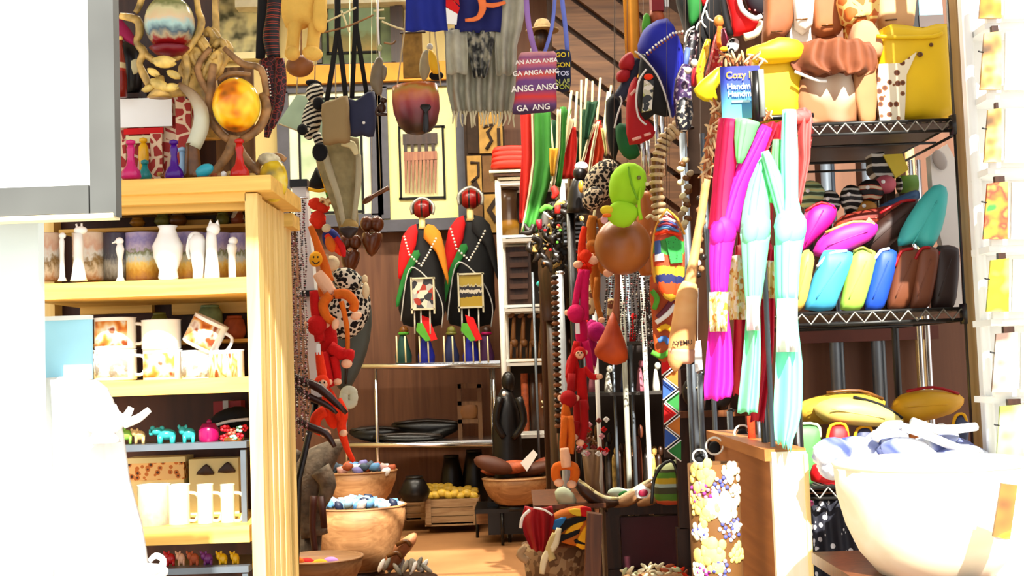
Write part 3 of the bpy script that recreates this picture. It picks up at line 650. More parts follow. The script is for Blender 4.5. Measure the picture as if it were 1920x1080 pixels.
part(th, 'wedge_mark', MB().ps([(880, 350), (892, 335), (902, 358)], 8.476, .01), mb_)
# chrome shelf unit at the back
sh = T('chrome_shelf_unit', 'chrome shelf unit against the brown back wall', 'shelf', (790, 985, 8.3))
for y, x0, x1 in ((681, 640, 938), (829, 625, 940)):
    part(sh, 'shelf', MB().pbox(x0, y, x1, y + 5, 8.0, 8.5), chrome)
    part(sh, 'front_rail', MB().pt([(x0, y + 6), (x1, y + 5)], 5, 7.99), chrome)
for px, d in ((708, 8.02), (930, 8.02), (650, 8.45), (925, 8.45)): part(sh, 'upright', MB().post(px, 684, 985, d, 3.4), chrome)
# two beaded dolls with capes
beadw = M('white_bead', (.8, .78, .7), .3, var=0); beadk = M('bead_dark', (.06, .02, .02), .3)
apr1 = P('apron_white', 'cell', [(0, (.62, .60, .5)), (.4, (.05, .05, .06)), (.6, (.45, .45, .42)), (.85, (.4, .06, .03))], 28, rough=.5); apr2 = P('apron_gold', 'grad', [(0, (.45, .32, .03)), (.28, (.48, .36, .05)), (.3, (.03, .02, .03)), (.42, (.6, .55, .45)), (.5, (.03, .02, .03)), (.62, (.5, .45, .3)), (.66, (.42, .32, .05)), (1, (.40, .32, .06))], 9, 'Generated', True, .5, dist=.22)
def beads(th, pts, d, r, mat, step=6, name='bead_row'):
    m = MB()
    for (x0, y0), (x1, y1) in zip(pts, pts[1:]):
        L = math.hypot(x1 - x0, y1 - y0); n = max(1, int(L / step))
        for i in range(n): m.pe(x0 + (x1 - x0) * i / n, y0 + (y1 - y0) * i / n, d, r, r, r, n=6, m=4)
    return part(th, name, m, mat)
def doll(label, cx, top, s, left, right, apr, d=8.12):
    th = T('beaded_doll', label, 'doll', (cx, 681, d), 'beaded dolls on the chrome shelf')
    X = lambda x: cx + x * s; Y = lambda y: top + y * s
    hd = part(th, 'head', MB().pe(cx, Y(18), d, 19 * s, 18 * s, n=14), P('doll_head_red', 'wave', [(0, (.25, .01, .01)), (.6, (.35, .02, .01)), (.85, (.03, .01, .01))], 6, rough=.3, rot=(0, 1.57, 0)))
    part(hd, 'headband', MB().pt([(X(-19), Y(28)), (X(-20), Y(10)), (X(0), Y(-3)), (X(20), Y(10)), (X(19), Y(28))], 3 * s, d), M('silver_band', (.45, .45, .4), .3, .5))
    part(th, 'neck', MB().pl(cx, Y(56), d, [(9 * s, 0), (6 * s, 6 * s), (6 * s, 22 * s)]), M('neck_gold', (.65, .52, .25), .4))
    part(th, 'robe', MB().pp([(X(-20), Y(50)), (X(20), Y(50)), (X(38), Y(110)), (X(42), Y(170)), (X(36), Y(235)), (X(-36), Y(235)), (X(-44), Y(170)), (X(-38), Y(110))], d + .03, .09), black)
    part(th, 'cape_panel', MB().pp([(X(-12), Y(46)), (X(-38), Y(70)), (X(-46), Y(130)), (X(-40), Y(150)), (X(-12), Y(86))], d - .05, .03), left[0])
    part(th, 'cape_panel', MB().pp([(X(10), Y(46)), (X(34), Y(62)), (X(46), Y(120)), (X(48), Y(160)), (X(26), Y(100)), (X(2), Y(72))], d - .05, .03), right[0])
    part(th, 'cape_trim', MB().pp([(X(-16), Y(96)), (X(-34), Y(130)), (X(-50), Y(190)), (X(-44), Y(200)), (X(-30), Y(150)), (X(-4), Y(104))], d - .06, .012), left[1])
    beads(th, [(X(-34), Y(70)), (X(-24), Y(104)), (X(-2), Y(124)), (X(12), Y(100)), (X(28), Y(68))], d - .13, 2.2 * s, beadw, 5.5 * s)
    part(th, 'piping', MB().pt([(X(-40), Y(228)), (X(-36), Y(190)), (X(-28), Y(140)), (X(-14), Y(128)), (X(20), Y(160)), (X(38), Y(200)), (X(36), Y(240))], 1.3 * s, d - .12, 5), M('silver_cord', (.5, .5, .48), .4))
    part(th, 'apron', MB().pbox(X(-20), Y(148), X(21), Y(204), d - .15, d - .10), apr)
    for q in ((X(-22), Y(146), X(23), Y(149)), (X(-22), Y(204), X(23), Y(207)), (X(-22), Y(146), X(-19), Y(214)), (X(20), Y(146), X(23), Y(214))): part(th, 'apron_edge', MB().pbox(*q, d - .16, d - .1), M('apron_edge', (.62, .58, .42), .5))
    for q in (-15, -3, 14): part(th, 'tassel', MB().pt([(X(q), Y(206)), (X(q + 1), Y(252))], 1.6 * s, d - .13, 5), beadw)
    zs = W(790, 681, 8.0).z; a_ = W(cx, Y(225), d + .03); part(th, 'stand', MB().tube([(a_.x, a_.y, zs), (a_.x, a_.y, a_.z)], .05, 12), dwood)
    return th
doll('beaded doll with red and orange shoulders and a white apron panel', 792, 374, 1.0, (red, green), (M('doll_orange', (.62, .26, .02), .8), black), apr1, 8.1)
doll('beaded doll with a red and green cape and a gold apron panel', 882, 354, 1.08, (red, green), (black, black), apr2, 8.3)
# little flag skirts and sticks along the shelf edge
fl_g = 'small flag dolls along the chrome shelf edge'
skirts = [('flag skirted doll with a brown head under the white apron panel', 800, blue), ('flag skirted doll under the gold apron panel', 884, blue), ('dark blue skirted doll between the flag skirted dolls', 846, M('navy_skirt', (.03, .04, .12), .8)), ('green skirted doll at the left end of the chrome shelf', 757, M('bottle_green', (.02, .09, .07), .7)), ('purple skirted doll at the right end of the chrome shelf', 912, M('plum', (.09, .02, .10), .7))]
for i, (lab, x, mt) in enumerate(skirts):
    th = T('flag_doll', lab, 'doll', (x, 681, 8.03), fl_g)
    part(th, 'body', MB().pl(x, 681, 8.06, [(15, 0), (16, 14), (9, 40), (6, 54)], 12), mt)
    part(th, 'head', MB().pe(x, 620, 8.06, 9, 9), [terr, dwood, olive, brg, dwood][i])
    if i < 2:
        part(th, 'flag_red', MB().ps([(x - 12, 590), (x + 4, 596), (x + 20, 636), (x + 6, 640), (x - 8, 606)], 7.97, .015), red)
        part(th, 'flag_green', MB().ps([(x - 18, 606), (x - 8, 606), (x + 8, 638), (x - 2, 640), (x - 20, 620)], 7.965, .015), lgreen)
    for q in (-14, 2): part(th, 'leg', MB().pt([(x + q, 630), (x + q + 2, 680)], 1.6, 7.98, 5), cream)
    part(th, 'collar', MB().pl(x, 628, 8.06, [(9, 0), (11, 3), (8, 6)], 10), [lgreen, cream, olive, lgreen, mag][i])
# carved dark boats on the lower shelf
for lab, x0, x1, y, h in (('long black carved boat on the lower chrome shelf', 735, 868, 800, 16), ('black carved boat at the left of the lower chrome shelf', 655, 752, 812, 15), ('low black carved dish in front of the long black boat', 700, 830, 820, 9)):
    th = T('carved_boat', lab, 'carving', ((x0 + x1) / 2, 829, 8.2), 'black boats on the lower chrome shelf'); xm = (x0 + x1) / 2
    dd = 8.12 if h < 10 else 8.25 if h == 15 else 8.36
    part(th, 'hull', MB().pp([(x0, y - h * .4), (xm, y - h), (x1, y - h * .5), (x1 - 14, y + h * .6), (xm, 829), (x0 + 10, y + h * .6)], dd, .07), ebony)
    part(th, 'gunwale', MB().pt([(x0 + 4, y - h * .4), (xm, y - h * .7), (x1 - 4, y - h * .5)], 2.5, dd - .05), M('boat_edge', (.05, .035, .025), .3))
# small carved ladder chair seen at the right of the shelf
th = T('carved_stool', 'small brown carved stool at the back right of the chrome shelves', 'stool', (880, 829, 8.3))
for a in ((858, 720, 866, 829), (896, 720, 904, 829), (858, 718, 904, 728), (858, 752, 896, 760), (858, 786, 896, 794)): part(th, 'rail', MB().pbox(*a, 8.28, 8.33), wood('stool_wood', (.16, .08, .03), (.26, .14, .06)))
m = MB(); m.pp([(862, 760), (892, 756), (894, 784), (864, 786)], 8.3, .03); part(th, 'seat', m, M('stool_ochre', (.25, .12, .04), .6))
# black statue and black pots on the floor at the back
th = T('ebony_statue', 'black carved standing figure beside the white rack', 'statue', (955, 945, 7.5))
part(th, 'robe', MB().pl(955, 945, 7.5, [(34, 0), (30, 60), (27, 130), (24, 175), (16, 200), (8, 214)], 16, wob=.06), ebony)
part(th, 'head', MB().pe(953, 716, 7.5, 13, 20), ebony)
part(th, 'arm', MB().pt([(938, 745), (930, 790), (945, 820)], [8, 7, 6], 7.42), ebony); part(th, 'arm', MB().pt([(972, 745), (982, 790), (962, 822)], [8, 7, 6], 7.42), ebony)
part(th, 'eye_bead', MB().pe(945, 738, 7.4, 4, 5), whitec); part(th, 'plinth', MB().pbox(915, 940, 992, 1002, 7.42, 7.7), ebony)
for lab, x, yb, r, h in (('black round pot on the floor behind the yellow ornament crate', 778, 940, 30, 44), ('black tall jar under the lower chrome shelf', 850, 978, 26, 120), ('black jar with a white spot beside the stacked bowl', 893, 978, 28, 130)):
    pot(lab, x, yb, 7.9 if yb < 950 else 8.38, [(r * .7, 0), (r, h * .4), (r * .7, h * .8), (r * .5, h)], ebony, 'black pots on the floor at the back', 'black_pot')
# crates with yellow ornaments
crw = wood('crate_wood', (.30, .18, .09), (.48, .33, .19), 6, 'X', .8)
def crate(lab, x0, y0, x1, y1, d, dep):
    th = T('wooden_crate', lab, 'crate', ((x0 + x1) / 2, y1, d), 'pale wooden crates on the floor')
    h = (y1 - y0) / 3
    for i in range(3):
        part(th, 'front_board', MB().pbox(x0, y0 + i * h, x1, y0 + (i + 1) * h - 1.5, d, d + .02), crw)
    a, b = W(x0, y1, d), W(x1, y0, d); z0, z1 = min(a.z, W(x1, y1, d).z), b.z
    part(th, 'side_board', MB().box((a.x, d + .02, z0), (a.x + .02, d + dep, z1)), crw); part(th, 'side_board', MB().box((b.x - .02, d + .02, z0), (b.x, d + dep, z1)), crw)
    part(th, 'back_board', MB().box((a.x, d + dep, z0), (b.x, d + dep + .02, z1)), crw); part(th, 'bottom', MB().box((a.x, d, z0), (b.x, d + dep, z0 + .02)), crw)
    for q in (x0 + 6, x1 - 6): part(th, 'corner_batten', MB().pbox(q - 5, y0, q + 5, y1, d - .012, d), crw)
    return th
crate('pale wooden crate filled with yellow ornaments', 797, 936, 898, 984, 7.95, .26)
crate('pale wooden crate behind the big bowl of blue cloths', 750, 936, 800, 976, 8.15, .3)
yo = M('yellow_ornament', (.72, .50, .09), .5, var=.3, vs_=25)
for i in range(20):
    x = 800 + (i % 8) * 12; y = 931 - (i // 8) * 8 - random.uniform(0, 6)
    m = MB(); m.pe(x + 4, y, 8.02 + (i // 8) * .1, 10, 8, 8, random.uniform(-40, 40), n=10, m=6, wob=.12)
    one('yellow_ornament', 'yellow rounded ornament heaped in the pale wooden crate', 'ornament', m, yo, 'yellow ornaments heaped in the pale crate')
# ------------------------------------------------------------------ bowls on the left
def bowl(lab, px, yrim, d, r, h, mat=bowlw, tilt=0, group='turned wooden bowls'):
    th = T('wooden_bowl', lab, 'bowl', (px, yrim + h, d), group)
    pr = [(r * .45, 0), (r * .62, h * .08), (r * .82, h * .35), (r * .95, h * .7), (r, h), (r * .95, h), (r * .88, h * .68), (r * .72, h * .35), (r * .4, h * .18), (.1, h * .16)]
    part(th, 'bowl', MB().pl(px, yrim + h, d, pr, 36), mat)
    part(th, 'rim', MB().pl(px, yrim + h, d, [(r * 1.0, h - 2), (r * 1.02, h), (r * .94, h + 1.5), (r * .93, h - 1)], 36), mat)
    part(th, 'foot', MB().pl(px, yrim + h, d, [(r * .5, -.5), (r * .5, 3)], 20), mat)
    return th
bowl('big wooden bowl heaped with blue and white cloth charms', 676, 950, 6.1, 88, 118, tilt=0)
bowl('wooden bowl of blue and purple charms behind the biggest bowl', 672, 884, 6.9, 74, 66)
bowl('shallow wooden bowl at the bottom by the cabinet post', 598, 1046, 4.6, 84, 62)
for px, py, d, r, h in ((672, 950, 6.9, 50, 34),):
    m = MB(); m.pl(px, 1040, d, [(40, 0), (36, 90)]); one('bowl_stand', 'round wooden stand under the bowl of purple charms', 'stand', m, dwood)
m = MB(); m.pl(676, 1084, 6.1, [(48, 0), (44, 16)]); one('bowl_stand', 'round wooden stand under the biggest bowl', 'stand', m, dwood)
m = MB(); m.pl(598, 1214, 4.6, [(60, 0), (50, 104)]); one('bowl_stand', 'round wooden stand under the shallow bowl by the cabinet', 'stand', m, dwood)
cols_b = [M('charm_blue', (.16, .34, .55), .6), M('charm_sky', (.36, .55, .68), .6), M('charm_white', (.72, .74, .74), .6), M('charm_navy', (.02, .03, .07), .5)]
for i in range(60):
    a = i * 2.399; rr = 78 * math.sqrt((i + .5) / 60); x = 672 + rr * math.cos(a); dd = 6.1 + rr * math.sin(a) * K(6.1)
    y = 950 - 14 * (1 - rr / 80) + random.uniform(-6, 4)
    m = MB(); m.pe(x, y, dd, 11, 8, 8, random.uniform(-60, 60), n=7, m=5, wob=.25)
    one('cloth_charm', 'little ' + ['blue', 'sky blue', 'blue', 'white', 'sky blue', 'navy'][i % 6] + ' cloth charm in the biggest bowl', 'charm', m, cols_b[[0, 1, 0, 2, 1, 3][i % 6]], 'cloth charms in the biggest bowl')
cols_p = [M('charm_purple', (.28, .26, .50), .6), cols_b[0], M('charm_pink', (.70, .45, .42), .6), cols_b[2], terr, M('charm_slate', (.10, .14, .18), .6)]
for i in range(40):
    a = i * 2.399; rr = 66 * math.sqrt((i + .5) / 40); x = 672 + rr * math.cos(a); dd = 6.9 + rr * math.sin(a) * K(6.9)
    m = MB(); m.pe(x, 882 - 8 * (1 - rr / 70) + random.uniform(-5, 4), dd, 10, 8, 8, random.uniform(-60, 60), n=7, m=5, wob=.25)
    one('beaded_charm', 'little ' + (['purple', 'blue', 'pink', 'white', 'terracotta', 'slate'][i % 6] if x > 640 else 'slate') + ' charm in the bowl behind the biggest one', 'charm', m, cols_p[i % 6 if x > 640 else 5], 'beaded charms in the bowl behind the biggest one')
for i, (x, dd, mt) in enumerate(((555, 4.5, orange), (575, 4.52, red), (600, 4.48, yellow), (620, 4.5, M('lilac', (.6, .35, .75), .6)), (585, 4.6, M('lime_egg', (.55, .6, .1), .6)), (640, 4.58, cream), (545, 4.6, yellow))):
    m = MB(); m.pe(x, 1054 + (i % 3) * 2, dd, 16, 10, 12, n=10, m=6); one('wooden_fruit', ['orange', 'red', 'yellow', 'lilac', 'lime green', 'cream', 'second yellow'][i] + ' painted fruit in the shallow bowl by the cabinet', 'fruit', m, mt, 'painted fruit in the shallow bowl')
# tan leather sandals beside the biggest bowl, grey dry leaves
lea = M('tan_leather', (.42, .20, .10), .55, var=.25)
for i, (x, y) in enumerate(((765, 1018), (748, 1040))):
    th = T('leather_sandal', ['tan leather sandal leaning on the big bowl, upper one', 'tan leather sandal on the floor below the big bowl'][i], 'sandal', (x, y + 24, 6.0), 'tan leather sandals')
    part(th, 'sole', MB().pp([(x - 30, y + 28), (x - 24, y + 4), (x + 2, y - 16), (x + 16, y - 18), (x + 14, y), (x - 8, y + 26)], 5.9, .05), lea)
    part(th, 'strap', MB().pt([(x - 22, y + 4), (x - 4, y - 4), (x + 6, y + 6)], 4, 5.84), brg)
gl = M('grey_leaf', (.35, .33, .28), .8, var=.4, vs_=40)
th = T('dry_leaf_bunch', 'bunch of grey dry leaves and shells on the floor by the bowls', 'leaves', (740, 1082, 5.9))
for i in range(18):
    a = random.uniform(-1.2, 1.2); x = 715 + i * 5; part(th, 'leaf', MB().pe(x, 1068 - random.uniform(0, 12), 5.9 + random.uniform(-.1, .1), 5, 14, 3, a * 50, n=6, m=5), gl if i % 4 else whitec)
part(th, 'tray', MB().pl(758, 1096, 5.9, [(55, 0), (62, 14), (58, 12)], 24), dwood)
# ------------------------------------------------------------------ bowl of leather goods on a low black table
th = T('low_table', 'low black table with thin legs under the stacked bowl', 'table', (925, 1025, 7.3))
part(th, 'top', MB().pbox(890, 954, 1000, 962, 7.3, 7.75), ebony); part(th, 'apron', MB().pbox(893, 962, 960, 982, 7.5, 7.54), bowlw)
for px, d in ((942, 7.31), (955, 7.45), (895, 7.7), (996, 7.31)): part(th, 'leg', MB().post(px, 960, 1022, d, 3), ebony)
bowl('wooden bowl heaped with leather pouches right of the crate', 968, 896, 7.4, 62, 50)
m = MB(); m.pl(968, 955, 7.4, [(36, 0), (32, 10)]); one('bowl_stand', 'dark ring under the bowl of leather pouches', 'stand', m, ebony)
lts = [M('rust_leather', (.30, .08, .03), .6), M('brown_leather', (.14, .055, .03), .6), terr]
for i, (x, y, w, h, a, mt) in enumerate(((925, 872, 38, 16, 18, lts[1]), (960, 876, 36, 13, -4, lts[2]), (1000, 880, 40, 12, -14, lts[1]), (945, 886, 44, 9, 6, lts[0]), (1015, 872, 26, 12, -25, lts[0]))):
    m = MB(); m.pe(x, y, 7.35 + .05 * i, w, h, 20, a, n=14); one('leather_pouch', ['dark brown leather pouch drooping over the left of the bowl', 'rust red leather pouch on top of the bowl heap', 'dark leather pouch on the right of the bowl', 'flat rust pouch lying lowest in the bowl', 'small rust pouch at the far right of the bowl heap'][i], 'pouch', m, mt, 'leather pouches in the bowl')
m = MB(); m.ps([(976, 868), (1000, 843), (1008, 852), (988, 884)], 7.3, .01); one('price_tag', 'white price tag stuck in the bowl of leather pouches', 'tag', m, whitec)
# ================================================================== HANGING IN THE DOORWAY, LEFT
# a rail above the frame carries the hanging goods
rail_y = 3.5
th = T('hanging_rail', 'long dark rail across the doorway that carries the hanging goods', 'rail', Vector((0, rail_y, 2.42)))
part(th, 'rod', MB().tube([(-1.3, 3.5, 2.45), (1.3, 3.5, 2.45)], .014), blackm); part(th, 'rod', MB().tube([(-1.3, 3.3, 2.35), (1.3, 3.3, 2.35)], .012), blackm)
for x in (-1.25, 1.25): part(th, 'hanger_bar', MB().tube([(x, 3.5, 2.45), (x, 3.5, 3.6)], .012), blackm); part(th, 'hanger_bar', MB().tube([(x, 3.3, 2.35), (x, 3.3, 3.6)], .012), blackm)
def cord(th, pts, d, r=1.3, mat=None): return part(th, 'cord', MB().pt(pts, r, d, 5, sm=False), mat or string)
# dark beaded snakeskin bands
bandA = P('orange_rings', 'wave', [(0, (.012, .008, .01)), (.55, (.25, .03, .015)), (.72, (.55, .10, .03)), (.85, (.03, .012, .012))], 22, rough=.5, dist=1.5)
bandB = P('red_mesh', 'crack', [(0, (.30, .05, .04)), (.06, (.04, .008, .012)), (.3, (.10, .015, .02))], 90, rough=.5)
th = T('beaded_band', 'long black and orange ringed beaded band hanging beside the orange egg', 'beadwork', (505, 265, 2.95))
part(th, 'strand', MB().pt([(518, -40), (512, 30), (508, 70), (514, 110)], [13, 14, 16, 12], 2.95, flat=.5), bandA)
part(th, 'strand', MB().pt([(496, -40), (494, 40), (488, 110)], [12, 13, 9], 2.97, flat=.5), black)
part(th, 'strand', MB().pt([(500, 110), (508, 140), (512, 180), (506, 225), (500, 258)], [16, 20, 16, 10, 5], 2.94, flat=.5), bandB)
part(th, 'strand', MB().pt([(524, 110), (526, 150), (522, 200), (508, 240)], [9, 12, 10, 6], 2.92, flat=.5), bandB)
beads(th, [(500, 130), (506, 160), (508, 185)], 2.88, 1.6, beadw, 6)
# yellow plush duck legs
yp = M('yellow_plush', (.80, .55, .16), .95, bump=.6)
th = T('yellow_plush', 'pale yellow plush animal hanging with its feet down at the top', 'plush toy', (565, 118, 3.2))
part(th, 'body', MB().pp([(532, -40), (605, -40), (612, 30), (600, 58), (575, 50), (560, 56), (536, 52), (526, 10)], 3.2, .05), yp)
for x, w in ((548, 15), (586, 20)):
    part(th, 'leg', MB().pt([(x + 6, 40), (x + 2, 70), (x, 95)], [14, 12, 13], 3.18), yp); part(th, 'foot', MB().pe(x, 100, 3.16, w, 14, 16, 15), yp)
part(th, 'wing', MB().pp([(592, -10), (612, 0), (612, 55), (598, 60), (586, 40)], 3.15, .02), yp)
th = T('brown_gourd', 'round brown gourd hanging below the yellow plush', 'gourd', (562, 148, 3.35)); part(th, 'shell', MB().pe(562, 124, 3.35, 27, 21, 24), M('gourd_brown', (.30, .13, .04), .5, var=.3)); part(th, 'stem', MB().pt([(562, 106), (565, 88), (563, -60)], [4, 2, 1], 3.35), rw)
# pale green kite cloth
m = MB(); m.ps([(520, 232), (556, 178), (600, 182), (640, 215), (630, 262), (575, 250)], 3.9, .012); th = T('kite_cloth', 'pale green folded paper kite behind the zebra toy', 'kite', (575, 262, 3.9)); part(th, 'sail', m, M('kite_green', (.50, .62, .45), .8)); cord(th, [(523, 232), (560, 246), (600, 240)], 3.88); cord(th, [(556, 178), (560, 100), (560, -60)], 3.9)
# zebra toy
zeb = P('zebra', 'wave', [(0, (.015, .013, .013)), (.5, (.74, .70, .58))], 26, dist=3.5, rough=.9, rot=(0, .35, 0))
bkp = M('black_plush', (.012, .012, .016), .95, bump=.5)
th = T('zebra_plush', 'striped zebra plush hanging beside the khaki bag', 'plush toy', (582, 262, 3.55))
part(th, 'body', MB().pe(585, 222, 3.55, 19, 42, 20, 12, n=14, m=10), zeb); part(th, 'head', MB().pe(590, 174, 3.52, 17, 19, 16, 25), zeb); part(th, 'muzzle', MB().pe(597, 194, 3.48, 11, 13, 11), bkp)
part(th, 'mane', MB().pe(588, 156, 3.53, 16, 7, 8, 10), bkp)
part(th, 'leg', MB().pt([(575, 235), (568, 252)], [9, 8], 3.5), zeb); part(th, 'hoof', MB().pe(567, 243, 3.47, 10, 11), bkp)
part(th, 'leg', MB().pt([(592, 250), (600, 272)], [9, 8], 3.5), zeb); cord(th, [(590, 158), (592, 60), (592, -60)], 3.53)
# bags on black straps
bs = M('strap_black', (.015, .014, .014), .8)
th = T('khaki_bag', 'small khaki shoulder bag on black straps', 'bag', (629, 272, 3.45))
part(th, 'body', MB().pp([(604, 196), (628, 188), (652, 180), (655, 220), (656, 266), (632, 268), (607, 272), (605, 235)], 3.45, .03, 4), M('khaki', (.36, .27, .14), .8, var=.06))
for a, b in (((612, 194), (632, 62)), ((648, 182), (634, 62))): part(th, 'strap', MB().pt([a, ((a[0] + b[0]) / 2 + 1, (a[1] + b[1]) / 2), b, (b[0], -60)], 5.5, 3.47, 6, flat=.3, sm=False), bs)
th = T('navy_bag', 'small navy shoulder bag hanging right of the khaki bag', 'bag', (678, 258, 3.48))
part(th, 'body', MB().pp([(652, 186), (668, 190), (682, 180), (702, 172), (706, 215), (700, 256), (678, 254), (656, 256), (654, 220)], 3.5, .03, 4), M('navy_cloth', (.055, .065, .13), .8))
part(th, 'button', MB().pe(682, 230, 3.455, 3, 3, 2), whitec)
for a, b in (((660, 184), (666, 50)), ((688, 180), (668, 50))): part(th, 'strap', MB().pt([a, b, (b[0], -60)], 5, 3.5, 6, flat=.3, sm=False), bs)
# hanging carved fish and little monkey
gfi = M('grey_carving', (.24, .20, .14), .5, var=.3)
th = T('carved_fish', 'grey carved fish hanging between the navy bag and the painted calabash', 'carving', (710, 180, 3.4))
part(th, 'body', MB().pt([(712, 108), (708, 130), (706, 155), (712, 178)], [5, 12, 13, 4], 3.4), gfi); part(th, 'fin', MB().pp([(716, 122), (726, 128), (722, 150), (714, 146)], 3.4, .008), gfi)
cord(th, [(712, 108), (708, 40), (709, -60)], 3.4, 2, whitem); part(th, 'bead_top', MB().pe(712, 90, 3.4, 5, 7), M('olive_bead', (.42, .45, .25), .4))
th = T('carved_monkey', 'tiny dark carved monkey dangling below the grey fish', 'carving', (716, 216, 3.4)); m = MB(); m.pe(716, 202, 3.4, 8, 10); m.pe(719, 188, 3.4, 7, 6); m.pt([(710, 200), (706, 214), (726, 214)], 3, 3.4); part(th, 'body', m, dwood); cord(th, [(712, 176), (718, 186)], 3.4)
# painted calabash
cal = P('calabash_sunset', 'grad', [(0, (.03, .02, .015)), (.15, (.10, .05, .04)), (.35, (.22, .06, .08)), (.6, (.40, .10, .10)), (.78, (.55, .22, .10)), (.88, (.45, .30, .08)), (.95, (.48, .15, .02)), (1, (.40, .12, .02))], 4, 'Generated', False, .3, dist=.25)
th = T('painted_calabash', 'half calabash painted like a pink sunset with a black silhouette', 'calabash', (785, 252, 3.35))
part(th, 'shell', MB().pl(785, 252, 3.35, [(8, 0), (24, 5), (37, 20), (44, 45), (45, 70), (43, 92), (41, 92), (42, 70), (40, 45), (30, 20), (.1, 10)], 30, -3), cal)
m = MB(); m.pp([(793, 246), (794, 205), (788, 202), (790, 196), (806, 196), (808, 203), (803, 206), (804, 244)], 3.291, .004); part(th, 'silhouette', m, ebony)
for a in (745, 826): cord(th, [(a, 160), (758 if a < 780 else 815, 60), (770 if a < 780 else 800, -60)], 3.35, 1.6)
# guinea fowl & hanging tassels
th = T('carved_bird', 'yellow and grey carved bird hanging above the painted calabash', 'carving', (800, 152, 3.5))
part(th, 'body', MB().pe(797, 122, 3.5, 11, 30, 12, 6), M('bird_grey', (.42, .38, .26), .7, var=.25)); part(th, 'wing', MB().pp([(804, 92), (818, 104), (826, 134), (812, 138), (804, 120)], 3.46, .015), M('bird_yellow', (.75, .48, .03), .7)); part(th, 'tail', MB().pe(818, 142, 3.5, 14, 9), bkp)
part(th, 'head', MB().pe(806, 88, 3.5, 6, 7), M('bird_white', (.6, .6, .55), .6)); cord(th, [(806, 82), (806, -60)], 3.5)
th = T('woven_fan', 'ochre woven panel hanging behind the carved bird', 'weaving', (772, 145, 3.7)); part(th, 'panel', MB().pbox(755, 62, 792, 145, 3.7, 3.715), M('woven_ochre', (.36, .22, .06), .8, var=.3, vs_=40)); cord(th, [(772, 62), (772, -60)], 3.7); part(th, 'rod', MB().pt([(750, 62), (798, 60)], 2, 3.69), dwood)
# wire ornaments
th = T('wire_ornament', 'thin twig and cord ornament hanging by the dark framed landscape', 'ornament', (715, 100, 3.45))
for p in ([(600, 62), (650, 50), (700, 28)], [(640, 20), (655, 60)], [(668, 14), (610, 42)], [(700, 20), (720, 18)], [(704, 34), (722, 34)], [(716, 40), (745, 52), (770, 58)], [(720, 80), (735, 82), (742, 76)]): part(th, 'twig', MB().pt(p, 2, 3.45, 5), cream if random.random() < .6 else rw)
cord(th, [(710, 90), (709, -60)], 3.45)
# ------------------------------------------------------------------ blue flag, grey shawl, text bag
th = T('blue_banner', 'royal blue banner with a red and white edge and orange drawing at the top', 'banner', (855, 66, 3.3))
part(th, 'cloth', MB().cloth([(762, 838, -50), (760, 838, 30), (760, 840, 58)], 3.32, 2, .008, 16, 8), M('banner_blue', (.015, .04, .33), .75))
part(th, 'cloth', MB().cloth([(852, 955, -50), (852, 952, 20), (852, 950, 60)], 3.33, 2, .008, 16, 8, ph=2), M('banner_navy', (.012, .02, .16), .75))
part(th, 'stripe', MB().ps([(836, -50), (842, -6), (862, 14), (858, 26), (836, 12)], 3.3, .006), red); part(th, 'stripe', MB().ps([(836, 14), (858, 26), (856, 46), (838, 44)], 3.3, .006), whitec); part(th, 'stripe', MB().ps([(838, -40), (854, -40), (862, 10), (844, -4)], 3.305, .006), red)
oq = M('orange_print', (.80, .25, .08), .7)
part(th, 'drawing', MB().pt([(872, 38), (895, 34), (905, 16), (902, -6)], [3, 5, 7, 8], 3.31, flat=.2), oq); part(th, 'drawing', MB().pt([(905, 8), (925, 10), (948, 4)], [4, 5, 3], 3.31, flat=.2), oq)
shw = M('grey_shawl', (.45, .44, .36), .9, var=.14, vs_=30, bump=.3)
th = T('grey_shawl', 'grey fringed shawl hanging in folds below the blue banner', 'shawl', (900, 238, 3.3))
part(th, 'cloth', MB().cloth([(832, 956, 54), (834, 970, 70), (836, 968, 130), (838, 966, 170), (848, 964, 212)], 3.38, 6, .022, 40, 16, grow=.4), shw)
part(th, 'upper_fold', MB().cloth([(836, 875, 56), (836, 878, 100), (838, 876, 138)], 3.33, 1.5, .012, 14, 8), shw); part(th, 'upper_fold', MB().cloth([(935, 985, -40), (930, 982, 40), (928, 968, 90), (930, 965, 140)], 3.33, 2, .014, 16, 10), shw)
part(th, 'inner_print', MB().cloth([(872, 930, 58), (880, 922, 110), (888, 912, 145)], 3.335, 3, .012, 16, 8), P('shawl_print', 'noise', [(.4, (.05, .05, .05)), (.5, (.2, .2, .18)), (.58, (.4, .38, .3))], 40, 'Object', False, .9))
frm = M('shawl_fringe', (.62, .58, .42), .9)
for i in range(20):
    x = 852 + i * 5.9; part(th, 'fringe_tassel', MB().pt([(x, 208), (x + random.uniform(-4, 4), 222), (x + random.uniform(-6, 4), 232 + (i * 7) % 9)], [2.4, 2, 1.2], 3.37, 5), frm)
th = T('striped_bag', 'red and purple striped shoulder bag covered in white lettering', 'bag', (1003, 212, 3.2))
bag_m = P('bag_stripes', 'grad', [(0, (.08, .05, .14)), (.12, (.20, .10, .24)), (.24, (.66, .08, .06)), (.36, (.22, .10, .26)), (.5, (.22, .10, .28)), (.60, (.68, .16, .10)), (.68, (.24, .11, .27)), (.78, (.68, .22, .24)), (.88, (.32, .13, .26)), (.95, (.70, .38, .40)), (1, (.72, .42, .38))], 6, 'Generated', False, .8, dist=.04)
part(th, 'body', MB().pp([(972, 106), (985, 99), (1030, 98), (1044, 102), (1042, 150), (1044, 192), (1038, 208), (1000, 212), (962, 214), (964, 190), (968, 150)], 3.2, .032, 5), bag_m)
wt = M('bag_white_ink', (.85, .82, .78), .7, var=0)
